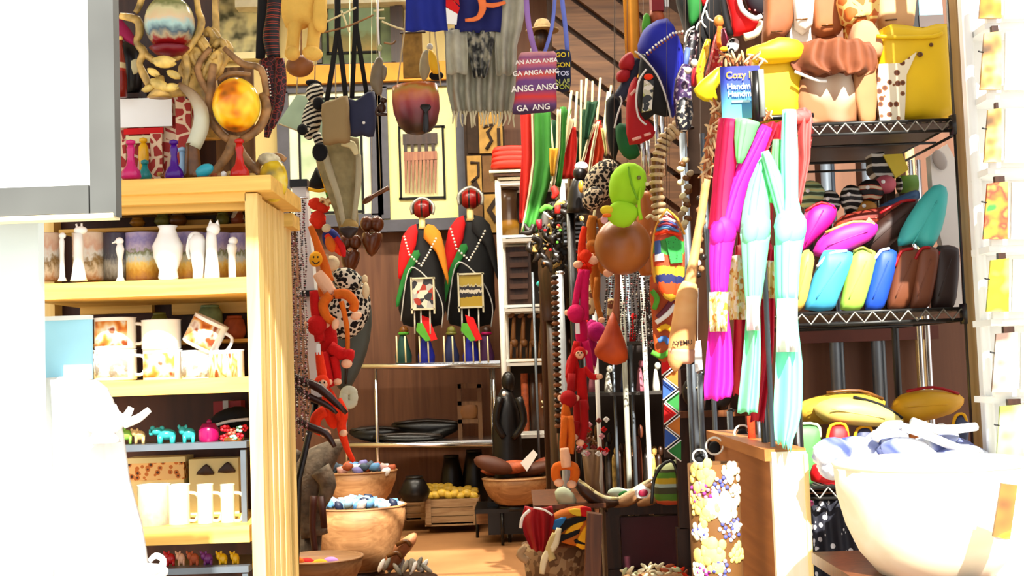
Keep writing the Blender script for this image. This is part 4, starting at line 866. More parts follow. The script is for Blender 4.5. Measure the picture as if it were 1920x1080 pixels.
for s_, x, y, h in (('AN ANSA ANSA', 1006, 115, 8), ('GA ANGA ANG', 1005, 136, 9), ('ANSG ANSG', 1003, 165, 11.5), ('GA  ANG', 1000, 202, 11)):
    text(th, 'lettering', s_, x, y, 3.2 - .034, h, wt, ang=2)
lil = M('lilac_strap', (.36, .22, .50), .7); bst = M('blue_strap', (.20, .25, .62), .7)
part(th, 'strap', MB().pt([(1005, 102), (996, 70), (988, 20), (985, -60)], 6, 3.24, 6, flat=.3), lil); part(th, 'strap', MB().pt([(1020, 102), (1034, 55), (1040, 0), (1040, -60)], 4, 3.24, 6, flat=.3), bst)
th = T('lettered_pouch', 'narrow navy pouch with yellow lettering behind the striped bag', 'bag', (1056, 168, 3.24))
part(th, 'body', MB().pp([(1036, 97), (1069, 96), (1070, 130), (1068, 170), (1040, 168), (1036, 130)], 3.26, .02, 5), M('pouch_navy', (.02, .03, .08), .8))
for s_, y, c in (('GO I', 103, (.75, .62, .05)), ('GON', 122, (.75, .62, .05)), ('TOS', 138, (.6, .65, .8)), ('N AF', 153, (.5, .55, .2)), ('TON', 163, (.5, .55, .1))): text(th, 'lettering', s_, 1055, y, 3.235, 9, M('ink_%d' % y, c, .7, var=0))
part(th, 'strap', MB().pt([(1064, 98), (1060, 50), (1054, 0), (1050, -60)], 5, 3.26, 6, flat=.3), bst)
# brimmed hat in the shade
hatm = M('straw_hat', (.42, .32, .18), .8, var=.2, vs_=40)
th = T('straw_hat', 'pale brimmed straw hat on a dark carved head in the shade', 'hat', (1015, 110, 6.0))
part(th, 'crown', MB().pl(1017, 56, 6.0, [(17, 0), (16, 10), (11, 19), (3, 22)]), hatm); part(th, 'brim', MB().pl(1017, 56, 6.0, [(18, 2), (31, -3), (32, -1), (18, 4)], 24), hatm); part(th, 'carved_head', MB().pe(1015, 72, 6.02, 15, 24), dwood); part(th, 'pole', MB().tube([(W(1015, 500, 6.03).x, 6.03, 0), (W(1015, 500, 6.03).x, 6.03, W(1015, 90, 6.03).z)], 6 * K(6)), dwood)
# ------------------------------------------------------------------ animal head plush, spoon, heart carvings
kud = M('kudu_fur', (.36, .31, .18), .95, var=.25, vs_=30, bump=.7, bs=90)
th = T('antelope_plush', 'long grey plush antelope head pointing down with a dark nose', 'plush toy', (648, 448, 3.6))
part(th, 'head', MB().pt([(632, 262), (634, 300), (640, 345), (648, 390), (654, 425), (656, 442)], [42, 42, 32, 23, 19, 12], 3.62, 14, flat=.7), kud)
part(th, 'jaw', MB().pt([(604, 270), (618, 320), (634, 370), (645, 425)], [6, 7, 6, 4], 3.56), M('fur_pale', (.50, .45, .32), .95, bump=.5)); part(th, 'cheek', MB().pt([(672, 290), (672, 340), (666, 390), (662, 425)], [5, 6, 5, 4], 3.57), M('fur_pale', (.5, .45, .32)))
part(th, 'muzzle', MB().pe(655, 424, 3.57, 17, 14, 16), M('muzzle_tan', (.42, .30, .12), .9)); part(th, 'nose', MB().pp([(636, 426), (672, 426), (664, 442), (654, 448), (643, 442)], 3.5, .012), M('nose_dark', (.05, .025, .02), .5))
part(th, 'ear', MB().pe(600, 285, 3.48, 15, 18, 8), bkp); part(th, 'ear', MB().pt([(640, 268), (660, 272), (668, 290)], [6, 8, 4], 3.52, flat=.4), cream); cord(th, [(632, 270), (628, 120), (628, -60)], 3.64)
th = T('carved_spoon', 'small carved wooden spoon hanging aslant before the comb picture', 'spoon', (705, 386, 3.7)); part(th, 'bowl', MB().pe(690, 374, 3.7, 13, 6, 6, -32), mwood); part(th, 'handle', MB().pt([(696, 370), (714, 360), (729, 352)], [3.5, 4, 4.5], 3.7), mwood); cord(th, [(714, 360), (708, 200), (705, -60)], 3.7, .6)
shb = M('polished_brown', (.17, .055, .015), .25, var=.3)
for lab, x, y, s_ in (('polished brown carved twin heart mask, higher one', 697, 440, 1.0), ('polished brown carved twin heart mask below the antelope nose', 656, 474, .95)):
    th = T('heart_mask', lab, 'carving', (x, y + 45, 3.9), 'polished heart masks')
    m = MB(); m.pe(x - 9 * s_, y - 20, 3.9, 13 * s_, 15 * s_, 12); m.pe(x + 10 * s_, y - 20, 3.9, 13 * s_, 15 * s_, 12); part(th, 'crown', m, shb)
    part(th, 'face', MB().pp([(x - 18 * s_, y), (x - 8 * s_, y - 8), (x + 1, y - 2), (x + 10 * s_, y - 8), (x + 20 * s_, y), (x + 16 * s_, y + 22), (x, y + 42), (x - 15 * s_, y + 24)], 3.9, .035), shb); cord(th, [(x, y - 32), (x, 100), (x, -60)], 3.92, .7)
# ------------------------------------------------------------------ white slanted column with black caps
th = T('white_stand', 'white square stand with black caps beside the bead curtain', 'stand', (585, 765, 3.75))
part(th, 'board', MB().ps([(547, 350), (573, 350), (590, 544), (566, 544)], 3.75, .06), whitem); part(th, 'cap', MB().pbox(543, 336, 576, 350, 3.74, 3.82), blackm); part(th, 'cap', MB().pbox(562, 544, 594, 556, 3.74, 3.82), blackm)
part(th, 'board', MB().ps([(568, 556), (586, 556), (604, 745), (584, 745)], 3.77, .05), whitem); part(th, 'cap', MB().pbox(582, 745, 606, 758, 3.74, 3.82), blackm); part(th, 'leg', MB().pt([(592, 756), (560, 900), (548, 1290)], 6, 3.79, sm=False), blackm)
# bead curtain: many strands, nobody could count
m = MB()
for k in range(9):
    x = 536 + k * 4.4; ph = random.uniform(0, 6)
    for j in range(112):
        y = 372 + j * 4.2 + random.uniform(-1, 1)
        if y > 830 - (k % 3) * 14: break
        p = W(x + 7 * (j / 112) + 1.6 * math.sin(j * .2 + ph), y, 3.3 + random.uniform(-.012, .012)); r = 2.3 * K(3.3)
        m.add([p + Vector(q) * r for q in ((1, 0, 0), (-1, 0, 0), (0, 1, 0), (0, -1, 0), (0, 0, 1), (0, 0, -1))], [(0, 2, 4), (2, 1, 4), (1, 3, 4), (3, 0, 4), (2, 0, 5), (1, 2, 5), (3, 1, 5), (0, 3, 5)])
o = one('bead_curtain', 'curtain of tiny pink, black and white bead strands by the cabinet', 'bead curtain', m, beadmix); o['kind'] = 'stuff'
th = T('curtain_pole', 'thin chrome pole between the cabinet and the bead curtain', 'pole', (538, 1250, 3.28)); part(th, 'pole', MB().post(536, 430, 1250, 3.34, 2.6), chrome); part(th, 'finial', MB().pe(536, 428, 3.34, 5, 5), chrome)
part(th, 'crossbar', MB().pt([(530, 372), (578, 370)], 2, 3.3), chrome)
# ------------------------------------------------------------------ plush heap on the left
th = T('rasta_hat', 'black, gold and green striped knitted cap hanging by the antelope', 'cap', (600, 372, 3.68))
part(th, 'crown', MB().pp([(580, 352), (588, 325), (596, 312), (604, 330), (612, 352)], 3.68, .03), black); part(th, 'stripe', MB().pt([(596, 305), (606, 330), (614, 360)], [3, 5, 4], 3.64, flat=.5), yellow); part(th, 'panel', MB().pp([(600, 302), (612, 322), (624, 372), (614, 376), (606, 340)], 3.65, .012), lgreen); part(th, 'edge', MB().pt([(578, 354), (598, 358), (616, 354)], 3.2, 3.64), yellow)
th = T('red_plush', 'bright red fluffy plush below the knitted cap', 'plush toy', (598, 432, 3.66))
for x, y, rx, ry, a in ((592, 382, 14, 12, 0), (604, 388, 14, 12, 20), (596, 412, 15, 18, 0)): part(th, 'tuft', MB().pe(x, y, 3.66, rx, ry, 12, a, wob=.12), M('red_fur', (.72, .06, .015), .95, bump=.8))
for x in (600, 612): part(th, 'spotted_ear', MB().pt([(x, 374), (x + 10, 378), (x + 16, 386)], [5, 6, 3], 3.62), leop)
pts = [('parrot_plush', 'blue and red parrot plush under the antelope', 622, 452)]
th = T('parrot_plush', 'blue, red and orange parrot plush hanging under the antelope', 'plush toy', (620, 485, 3.6))
part(th, 'body', MB().pe(622, 450, 3.66, 17, 24, 14, -25), M('plush_blue', (.04, .06, .28), .95)); part(th, 'wing', MB().pt([(612, 440), (628, 462), (642, 478)], [5, 8, 4], 3.58, flat=.5), ored); part(th, 'breast', MB().pe(620, 458, 3.58, 10, 16, 8, -20), orange); part(th, 'collar', MB().pe(612, 428, 3.6, 9, 8, 6, -30), creamp); part(th, 'wing', MB().pt([(630, 445), (642, 464), (645, 482)], [4, 6, 3], 3.57, flat=.5), red)
th = T('orange_monkey', 'orange plush monkey arm and paw draped by the white stand', 'plush toy', (610, 620, 3.6))
part(th, 'arm', MB().pt([(582, 424), (592, 450), (606, 490), (618, 528)], [5, 7, 9, 9], 3.62), orange); part(th, 'forearm', MB().pt([(595, 512), (608, 530), (622, 552)], [10, 13, 12], 3.56), peach)
part(th, 'arm', MB().pt([(620, 552), (606, 570), (612, 594), (628, 604)], [9, 10, 9, 7], 3.54), orange); part(th, 'arm', MB().pt([(628, 552), (650, 552), (665, 570), (660, 584)], [9, 10, 9, 8], 3.54), orange); part(th, 'tail', MB().pt([(640, 565), (650, 610), (652, 655)], [5, 5, 4], 3.52), orange)
part(th, 'paw', MB().pe(668, 592, 3.52, 11, 8, 8, -15), peach); part(th, 'paw', MB().pe(629, 608, 3.52, 7, 11, 7, 15), peach); part(th, 'body', MB().pe(612, 545, 3.64, 16, 20, 14), orange)
th = T('smiley_plush', 'small round yellow smiling plush beside the orange arm', 'plush toy', (593, 502, 3.58)); part(th, 'ball', MB().pe(592, 486, 3.6, 13, 15, 11), M('smiley_yellow', (.85, .45, .02), .9)); part(th, 'mouth', MB().pt([(586, 490), (592, 495), (599, 490)], 1.2, 3.57, 5), black)
for x in (588, 596): part(th, 'eye', MB().pe(x, 482, 3.57, 1.8, 2.2, 2, n=6, m=4), black)
th = T('white_plush', 'small cream plush tucked above the leopard plush', 'plush toy', (622, 515, 3.66)); part(th, 'body', MB().pe(622, 494, 3.68, 15, 15, 12, 30), creamp); part(th, 'ear', MB().pe(612, 482, 3.66, 5, 6), creamp)
lpm = P('leopard_plush', 'spots', [(0, (.015, .012, .012)), (.52, (.70, .66, .55))], 80, rough=.95)
th = T('leopard_plush', 'round black and white spotted leopard plush', 'plush toy', (658, 640, 3.75)); part(th, 'body', MB().pe(652, 580, 3.76, 42, 58, 34, 18, n=18, m=12), lpm); part(th, 'head', MB().pe(650, 524, 3.72, 30, 22, 22, 22), lpm); part(th, 'ear', MB().pe(684, 524, 3.72, 6, 9), creamp); part(th, 'paw', MB().pe(686, 545, 3.7, 7, 16, 8), creamp)
# grey oval shield
th = T('oval_shield', 'grey green oval shield leaning behind the leopard plush', 'shield', (650, 740, 4.0))
m = MB(); m.pp([(650, 505), (680, 520), (694, 560), (697, 610), (688, 660), (670, 705), (645, 738), (622, 700), (612, 620), (622, 545)], 4.0, .03, 5); part(th, 'board', m, M('shield_grey', (.12, .13, .11), .6)); part(th, 'boss', MB().pt([(650, 520), (652, 640), (648, 720)], [3, 4, 2], 3.965), dwood)
th = T('white_flower', 'white cloth flower under the grey oval shield', 'flower', (654, 870, 3.95)); 
for i in range(6): part(th, 'petal', MB().pe(654 + 9 * math.cos(i * 1.05), 745 + 14 * math.sin(i * 1.05), 3.95, 9, 13, 4, i * 60, n=8, m=6), M('petal_white', (.62, .64, .52), .7))
part(th, 'stem', MB().pt([(652, 755), (648, 800), (650, 850)], 2.5, 3.97), M('stem_grey', (.4, .45, .4), .6))
# red monkeys hanging in a chain
redp = M('red_plush', (.58, .012, .012), .95, bump=.6)
def monkey(label, d, colr, head, body, limbs, group=None, face=True, tag=None, base=None):
    th = T('plush_monkey', label, 'plush toy', base or (body[0], body[1] + body[3], d), group)
    part(th, 'body', MB().pe(body[0], body[1], d + .03, body[2], body[3], body[2] * .8, body[4] if len(body) > 4 else 0), colr)
    if head:
        x, y, r = head; hd = part(th, 'head', MB().pe(x, y, d - .01, r, r * 1.05, r), colr)
        for s_ in (-1, 1): part(hd, 'ear', MB().pe(x + s_ * r * 1.0, y - r * .1, d, r * .3, r * .35, r * .2, n=8, m=6), peach)
        if face:
            f = part(hd, 'face', MB().pe(x, y + r * .15, d - .01 - r * .55 * K(d), r * .7, r * .75, r * .5), peach)
            for s_ in (-1, 1): part(hd, 'eye', MB().pe(x + s_ * r * .28, y - r * .05, d - .01 - r * 1.02 * K(d), r * .12, r * .15, r * .1, n=6, m=4), black)
            part(hd, 'nose', MB().pe(x, y + r * .3, d - .01 - r * 1.06 * K(d), r * .16, r * .1, r * .1, n=6, m=4), black)
    for p, r, paw in limbs:
        part(th, 'limb', MB().pt(p, r, d), colr)
        if paw: part(th, 'paw', MB().pe(p[-1][0], p[-1][1], d - .01, (r[-1] if isinstance(r, list) else r) * 1.35, (r[-1] if isinstance(r, list) else r) * 1.1, n=8, m=6), peach)
    if tag:
        x, y = tag; part(th, 'swing_tag', MB().pbox(x - 4, y - 10, x + 4, y + 10, d - .06, d - .055), whitec)
    return th
monkey('red plush monkey hanging lengthwise beside the leopard plush', 3.55, redp, (594, 610, 19), (616, 640, 17, 46), [([(588, 545), (592, 580), (600, 640)], [8, 10, 10], False), ([(618, 650), (640, 664), (655, 662), (650, 682)], [12, 12, 11, 8], True), ([(606, 660), (612, 700), (622, 725)], [11, 12, 9], False), ([(626, 668), (632, 700), (633, 716)], [9, 8, 6], True)], 'red monkeys beside the bead curtain', False, (597, 655))
monkey('orange red plush monkey with a pale face, lowest by the driftwood', 3.5, ored, (604, 718, 15), (620, 765, 16, 40, -8), [([(610, 770), (594, 782), (592, 802), (610, 812)], [11, 11, 10, 8], True), ([(632, 750), (644, 775), (640, 800), (650, 840), (664, 866)], [9, 9, 9, 6, 4], False), ([(598, 660), (602, 690), (610, 740)], [7, 9, 9], False), ([(628, 762), (640, 790), (644, 812)], [9, 8, 6], True)], 'red monkeys beside the bead curtain')
# dark carved branches
db = M('branch_dark', (.06, .02, .016), .35, var=.4)
th = T('carved_snake', 'dark brown carved snakes crossing in front of the bead curtain', 'carving', (560, 1000, 3.4))
for p, r in (([(534, 688), (560, 712), (600, 728), (650, 775)], [4, 8, 9, 4]), ([(536, 705), (570, 738), (610, 758), (632, 775)], [4, 7, 6, 3]), ([(545, 780), (580, 800), (610, 812), (628, 838)], [5, 8, 7, 4]), ([(545, 740), (548, 800), (545, 900), (548, 1010)], [6, 6, 5, 6])): part(th, 'snake', MB().pt(p, r, 3.4, 7), db)
part(th, 'leg', MB().post(548, 1000, 1260, 3.4, 5), db)
# driftwood animal
dr = M('driftwood', (.20, .16, .12), .85, var=.55, vs_=26, bump=1.0, bs=50)
th = T('driftwood_figure', 'rough grey driftwood figure standing beside the bowls', 'carving', (585, 1010, 5.0))
part(th, 'trunk', MB().pt([(585, 1005), (578, 960), (575, 910), (595, 870), (620, 845), (640, 828)], [30, 32, 36, 34, 20, 7], 5.0, 12), dr); part(th, 'snout', MB().pt([(600, 880), (615, 910), (600, 950)], [20, 16, 10], 4.92, 10), dr); part(th, 'stub', MB().pt([(555, 900), (548, 870), (560, 845)], [12, 10, 6], 5.0, 8), dr)
part(th, 'leg', MB().pt([(588, 930), (586, 990), (592, 1040)], [7, 6, 6], 4.85), M('leg_red', (.10, .03, .02), .5)); part(th, 'leg', MB().pt([(602, 930), (608, 990)], [7, 6], 4.9), M('leg_red', (.1, .03, .02))); part(th, 'base', MB().pl(580, 1170, 5.0, [(40, 0), (36, 10), (20, 60), (26, 172)], wob=.1), dr)
# ================================================================== CENTRE: WHITE RACK AND FLAGS
DR = 7.65
wr = T('white_rack', 'white metal rack with shelves behind the bunch of flags', 'rack', (985, 1000, DR))
wm = M('rack_white', (.78, .78, .74), .4, var=.04)
for px, d in ((942, DR), (1064, DR), (950, DR + .35), (1060, DR + .35)):
    a = W(px, 600, d); part(wr, 'upright', MB().tube([(a.x, d, .0), (a.x, d, W(px, 338, d).z)], 5.5 * K(d) if d == DR else 4 * K(d)), wm)
for y in (446, 577, 679, 815): part(wr, 'shelf', MB().pbox(940, y, 1066, y + 6, DR, DR + .36), wm); part(wr, 'shelf_lip', MB().pbox(940, y - 7, 1066, y - 2, DR - .01, DR), wm)
part(wr, 'top_rail', MB().pbox(936, 338, 1066, 345, DR - .01, DR + .36), wm)
for px in (1007, 1026): part(wr, 'wire_upright', MB().post(px, 510, 985, DR - .05, 2.5), greym)
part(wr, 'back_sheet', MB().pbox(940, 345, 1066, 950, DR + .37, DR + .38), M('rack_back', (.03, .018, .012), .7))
th = T('folded_fabric', 'bright red folded fabric on top of the white rack', 'fabric', (952, 318, DR)); 
for i, y in enumerate((312, 303, 294, 285)): part(th, 'fold', MB().pp([(920 + i, y), (935, y - 7), (985, y - 8), (1000, y - 2), (998, y + 6), (960, y + 7), (926, y + 6)], DR + .12 + .02 * i, .12, 5), M('fabric_red', (.62, .045, .02), .6))
th = T('tray_stack', 'stack of pale trays under the red folded fabric', 'trays', (950, 338, DR))
for i in range(3): part(th, 'tray', MB().pbox(917 + i * 8, 318 + i * 7, 992, 323 + i * 7, DR - .04 + .01 * i, DR + .3), [crm, brg, crm][i])
th = T('brown_jar', 'brown jar with a gold foot on the white rack', 'jar', (956, 441, DR + .15)); part(th, 'body', MB().pl(956, 441, DR + .12, [(17, 0), (19, 20), (15, 30), (15, 62), (17, 84)]), P('jar_grad', 'grad', [(0, (.35, .2, .03)), (.3, (.3, .16, .02)), (.34, (.10, .05, .025)), (1, (.14, .08, .04))], 6, 'Generated', False, .3)); part(th, 'lid', MB().pl(956, 357, DR + .12, [(17, 0), (17, 8), (4, 12)]), dwood)
th = T('slatted_carving', 'dark brown slatted carving on the white rack', 'carving', (970, 577, DR + .1)); part(th, 'block', MB().pbox(950, 462, 996, 570, DR + .1, DR + .2), dwood)
for y in (472, 492, 512, 532, 552): part(th, 'slat', MB().pbox(956, y, 990, y + 9, DR + .07, DR + .1), M('slat_brown', (.10, .045, .025), .6))
for i, x in enumerate((962, 980, 998, 1015)):
    th = T('giraffe_carving', ['first', 'second', 'third', 'fourth'][i] + ' brown giraffe carving from the left on the white rack', 'carving', (x, 678, DR + .1), 'giraffe carvings on the white rack')
    m = MB(); m.pt([(x, 640), (x + 1, 612), (x + 2, 595)], [5, 4, 3], DR + .1); m.pe(x - 3, 592, DR + .1, 7, 4, 4, -20); m.pe(x + 2, 643, DR + .1, 8, 8); m.pt([(x - 3, 645), (x - 4, 676)], 2.5, DR + .08); m.pt([(x + 7, 645), (x + 8, 676)], 2.5, DR + .12); part(th, 'body', m, wood('giraffe_wood', (.16, .07, .02), (.30, .15, .05)))
    part(th, 'plinth', MB().pbox(x - 9, 672, x + 11, 679, DR + .03, DR + .2), M('plinth_gold', (.3, .17, .05), .5))
th = T('yellow_bulb', 'small yellow and green gourd tied to the rack wire', 'gourd', (1020, 574, DR - .1)); part(th, 'body', MB().pe(1020, 564, DR - .1, 6, 9), M('bulb_yellow', (.65, .6, .08), .5)); part(th, 'neck', MB().pe(1015, 548, DR - .1, 5, 6), M('bulb_grey', (.45, .5, .5), .5)); part(th, 'cap', MB().pe(1014, 532, DR - .1, 9, 6), teal); part(th, 'wire', MB().pt([(1020, 556), (1026, 520)], 1.5, DR - .07), greym)
th = T('rust_panels', 'row of rust brown cloth rolls on the lowest white rack shelf', 'rolls', (1010, 815, DR + .1))
for i in range(5): part(th, 'roll', MB().post(985 + i * 15, 700, 814, DR + .15, 7), [terr, dwood, mwood, brg, dwood][i])
# flags on sticks
sag = M('flag_green', (.07, .28, .05), .7); dgr = M('flag_dark_green', (.02, .10, .045), .7); fred = M('flag_red', (.58, .035, .02), .7); fcr = M('flag_cream', (.74, .66, .48), .7); fyl = M('flag_gold', (.65, .4, .05), .7)
def flag(label, d, stick, strips):
    th = T('flag', label, 'flag', (strips[0][1][-1][0], strips[0][1][-1][2], d), 'flags on sticks in the centre')
    (x0, y0), (x1, y1) = stick; part(th, 'stick', MB().pt([(x0, y0), (x1, y1)], 2.6, d + .02, 6, sm=False), cream)
    for i, (mt, rows) in enumerate(strips): part(th, 'stripe', MB().cloth(rows, d - .012 * (i % 3), 1.5, .014, 10, 12, ph=i * 1.7), mt)
    return th
flag('large folded flag, red left edge with broad green stripe', 5.3, ((1012, 150), (1000, 470)), [(fred, [(975, 1000, 190), (978, 1002, 290), (974, 994, 360), (974, 982, 418)]), (fcr, [(995, 1004, 190), (998, 1006, 300), (990, 1000, 360), (976, 986, 436)]), (sag, [(1001, 1032, 190), (1003, 1034, 300), (998, 1030, 350), (978, 1000, 438)]), (M('flag_mid_green', (.05, .2, .05), .7), [(1014, 1028, 260), (1010, 1032, 340), (996, 1008, 436)])])
flag('narrow green and cream flag second in the bunch', 5.25, ((1072, 170), (1045, 380)), [(sag, [(1050, 1062, 200), (1046, 1060, 280), (1035, 1052, 350)]), (fcr, [(1044, 1052, 205), (1042, 1050, 280), (1032, 1040, 352)]), (fyl, [(1030, 1048, 278), (1030, 1044, 300), (1032, 1040, 330)])])
flag('red and cream flag in the middle of the bunch', 5.3, ((1082, 172), (1070, 380)), [(fred, [(1070, 1080, 238), (1058, 1082, 280), (1052, 1076, 335)]), (fcr, [(1066, 1078, 222), (1056, 1066, 260), (1048, 1056, 300)]), (sag, [(1058, 1072, 205), (1052, 1062, 240), (1046, 1052, 290)])])
flag('dark green rolled flag behind the red ones', 5.42, ((1100, 148), (1088, 340)), [(dgr, [(1086, 1104, 205), (1084, 1102, 260), (1080, 1092, 305)]), (dgr, [(1030, 1052, 225), (1028, 1050, 300), (1030, 1046, 340)])])
flag('red flag with a cream slanting edge beside the black carvings', 5.2, ((1126, 146), (1110, 340)), [(fred, [(1118, 1128, 225), (1100, 1120, 270), (1092, 1112, 316)]), (fcr, [(1112, 1118, 232), (1098, 1104, 270), (1088, 1094, 310)]), (dgr, [(1100, 1122, 190), (1096, 1114, 225), (1094, 1104, 262)])])
flag('orange red flag rightmost in the bunch', 5.15, ((1140, 172), (1096, 560)), [(M('flag_orange', (.65, .09, .02), .7), [(1122, 1128, 235), (1112, 1134, 280), (1106, 1126, 318)]), (fcr, [(1119, 1124, 228), (1108, 1114, 280), (1102, 1108, 325)]), (M('flag_lemon', (.65, .6, .3), .7), [(1126, 1132, 240), (1132, 1138, 275), (1134, 1139, 292)])])
for i, (x0, x1, y) in enumerate(((1090, 1086, 150), (1111, 1106, 152), (1070, 1064, 176), (1146, 1112, 160), (1030, 1052, 210))):
    m = MB(); m.pt([(x0, y), (x1, 430)], 2.2, 5.4, 6, sm=False); one('flag_stick', ['pale bare stick left of the tallest flag stick', 'pale bare stick second from the right among the flags', 'pale bare stick over the green and cream flag', 'pale bare stick by the blue cape', 'pale bare stick crossing beside the large folded flag'][i], 'stick', m, cream, 'bare sticks in the flag bunch')
m = MB(); m.pl(1070, 600, 5.4, [(52, 0), (58, 90), (52, 200), (46, 202)], 20); th = T('flag_basket', 'dark basket that holds the flag sticks', 'basket', (1070, 640, 5.4)); part(th, 'body', m, dwood); part(th, 'base', MB().pl(1070, 1130, 5.4, [(30, 0), (26, 530)], 14), dwood)
# tangled dark beaded carvings
dk = M('dark_carving', (.03, .02, .014), .4, var=.5, vs_=60)
th = T('ebony_cluster', 'tangle of black carved figures and beads in front of the flags', 'carving', (1045, 520, 4.9))
random.seed(21)
for i in range(90):
    x, y = 996 + random.random() * 100, 372 + random.random() * 125
    if x < 1030 and y < 420: continue
    a = random.uniform(0, 6.3); L = random.uniform(10, 30)
    part(th, 'figure', MB().pt([(x, y), (x + L * .6 * math.cos(a), y + L * .6 * math.sin(a)), (x + L * math.cos(a + .6), y + L * math.sin(a + .6))], [random.uniform(3, 7), random.uniform(4, 9), 2], 4.9 + random.uniform(-.08, .08), 6), dk if i % 7 else gold)
part(th, 'trunk', MB().post(1060, 380, 560, 5.0, 30, 12), ebony); part(th, 'base', MB().post(1060, 560, 1190, 5.02, 12, 10), ebony)
for i in range(18):
    x, y = 1000 + random.random() * 95, 385 + random.random() * 125; part(th, 'bead', MB().pe(x, y, 4.8, 3, 3, n=6, m=4), [red, gold, whitec, lgreen, brg][i % 5])
th = T('capped_figure', 'black carved figure wearing a white cap below the red flags', 'carving', (1086, 400, 4.6)); part(th, 'body', MB().pt([(1084, 400), (1086, 360), (1087, 335)], [22, 20, 12], 4.6, 12), ebony); part(th, 'head', MB().pe(1087, 325, 4.58, 13, 14), ebony); part(th, 'cap', MB().pe(1090, 312, 4.58, 13, 9, 11), whitec); part(th, 'gold_ornament', MB().pe(1090, 350, 4.5, 6, 12, 5), M('gold_shiny', (.6, .33, .05), .3, .3)); part(th, 'post', MB().post(1084, 400, 1170, 4.62, 8), ebony)
th = T('toucan_beadwork', 'small red, green and white beaded bird among the black carvings', 'beadwork', (1030, 412, 4.8))
for p, r, mt in (([(1012, 398), (1024, 388), (1036, 392)], [4, 6, 4], lgreen), ([(1018, 396), (1032, 408)], [2, 2], whitec), ([(1036, 372), (1042, 362), (1036, 350)], [3, 7, 5], fred), ([(1045, 400), (1046, 385)], [6, 5], fred), ([(1010, 412), (1012, 430)], [6, 5], M('bead_crimson', (.3, .02, .04), .4))): part(th, 'bead_patch', MB().pt(p, r, 4.78), mt)
# steel grille & vent
th = T('steel_louvre', 'steel louvred box behind the orange monkeys', 'box', (1078, 456, 5.0))
for i in range(5): part(th, 'louvre', MB().pbox(1058, 418 + i * 8, 1092, 422 + i * 8, 4.72, 4.78), chrome if i == 4 else greym)
part(th, 'case', MB().pbox(1056, 416, 1094, 458, 4.76, 4.86), blackm)
# zigzag beaded snake & chrome pole
oz = M('snake_orange', (.30, .13, .05), .6); th = T('beaded_snake', 'brown and black notched beaded band hanging along a chrome pole', 'beadwork', (1046, 815, 4.5))
for i in range(30): part(th, 'bead', MB().pe(1040 + i * .25, 520 + i * 9.6, 4.5, 8, 4.6, 6, n=8, m=6), oz if i % 2 else dk)
part(th, 'core', MB().pt([(1040, 515), (1047, 812)], 3.6, 4.52), dk)
th = T('chrome_pole', 'wide chrome pole beside the notched beaded band', 'pole', (1056, 900, 4.55)); a = W(1055, 700, 4.55); part(th, 'tube', MB().tube([(a.x, 4.55, 0), (a.x, 4.55, W(1050, 515, 4.55).z)], 8 * K(4.55)), M('pole_light', (.62, .66, .68), .35, .4)); part(th, 'end_cap', MB().pe(1050, 512, 4.55, 9, 5), chrome)
th = T('twig_hook', 'thin forked pale twig sticking out of the white rack', 'twig', (1030, 765, DR - .03)); part(th, 'stem', MB().pt([(1015, 752), (1025, 760), (1048, 772)], 2, DR - .02, 5), cream); part(th, 'fork', MB().pt([(1016, 764), (1025, 760), (1040, 756)], 1.6, DR - .02, 5), cream)
# ================================================================== HANGING MONKEYS IN THE CENTRE
pinkp = M('pink_plush', (.66, .015, .16), .95, bump=.5); magp = M('magenta_plush', (.50, .02, .22), .95, bump=.5); ochp = M('ochre_plush', (.48, .20, .03), .95, bump=.5)
mg = 'plush monkeys hanging in the centre'
monkey('orange red plush monkey topmost in the centre chain', 4.1, ored, (1098, 480, 12), (1096, 505, 14, 16), [([(1096, 425), (1092, 450), (1090, 490)], [5, 7, 8], False), ([(1092, 500), (1084, 496)], [8, 7], True), ([(1100, 498), (1112, 488)], [8, 8], True)], mg, False)
monkey('ochre plush monkey with long arms beside the round gourd', 4.15, ochp, (1112, 462, 13), (1116, 520, 10, 50), [([(1112, 405), (1108, 430), (1112, 470)], [8, 10, 9], False), ([(1120, 520), (1118, 560), (1128, 600)], [5, 6, 5], True), ([(1124, 410), (1130, 440), (1126, 500), (1140, 512)], [7, 6, 5, 7], True)], mg, False)
monkey('bright pink plush monkey with stretched arms', 4.05, pinkp, (1080, 588, 17), (1090, 620, 12, 38), [([(1092, 506), (1084, 540), (1078, 575)], [7, 7, 6], False), ([(1100, 506), (1096, 545), (1096, 600)], [7, 8, 9], False), ([(1096, 640), (1104, 670), (1108, 705)], [8, 7, 5], True), ([(1085, 640), (1082, 665)], [7, 6], True)], mg, False, (1083, 616))
monkey('magenta plush monkey half hidden behind the orange gourd', 4.2, magp, (1118, 622, 18), (1108, 650, 12, 50), [([(1112, 600), (1106, 640), (1108, 690)], [6, 8, 6], True), ([(1124, 630), (1138, 650)], [6, 5], True)], mg, False)
monkey('red plush monkey with a pale smiling face in the centre', 4.0, redp, (1087, 662, 12), (1074, 700, 14, 36), [([(1082, 640), (1076, 670), (1066, 710)], [6, 8, 7], False), ([(1090, 690), (1092, 740), (1096, 770)], [9, 10, 9], False), ([(1094, 690), (1110, 706), (1124, 706)], [6, 6, 5], True)], mg)
monkey('deep red plush monkey with a round head and hanging body, lower centre', 3.95, M('deep_red_plush', (.42, .008, .01), .95), (1066, 748, 16), (1088, 785, 12, 45, -6), [([(1072, 700), (1070, 740)], [7, 8], False), ([(1094, 750), (1096, 800), (1088, 830)], [8, 8, 6], True), ([(1080, 790), (1076, 820)], [7, 6], True)], mg, False)
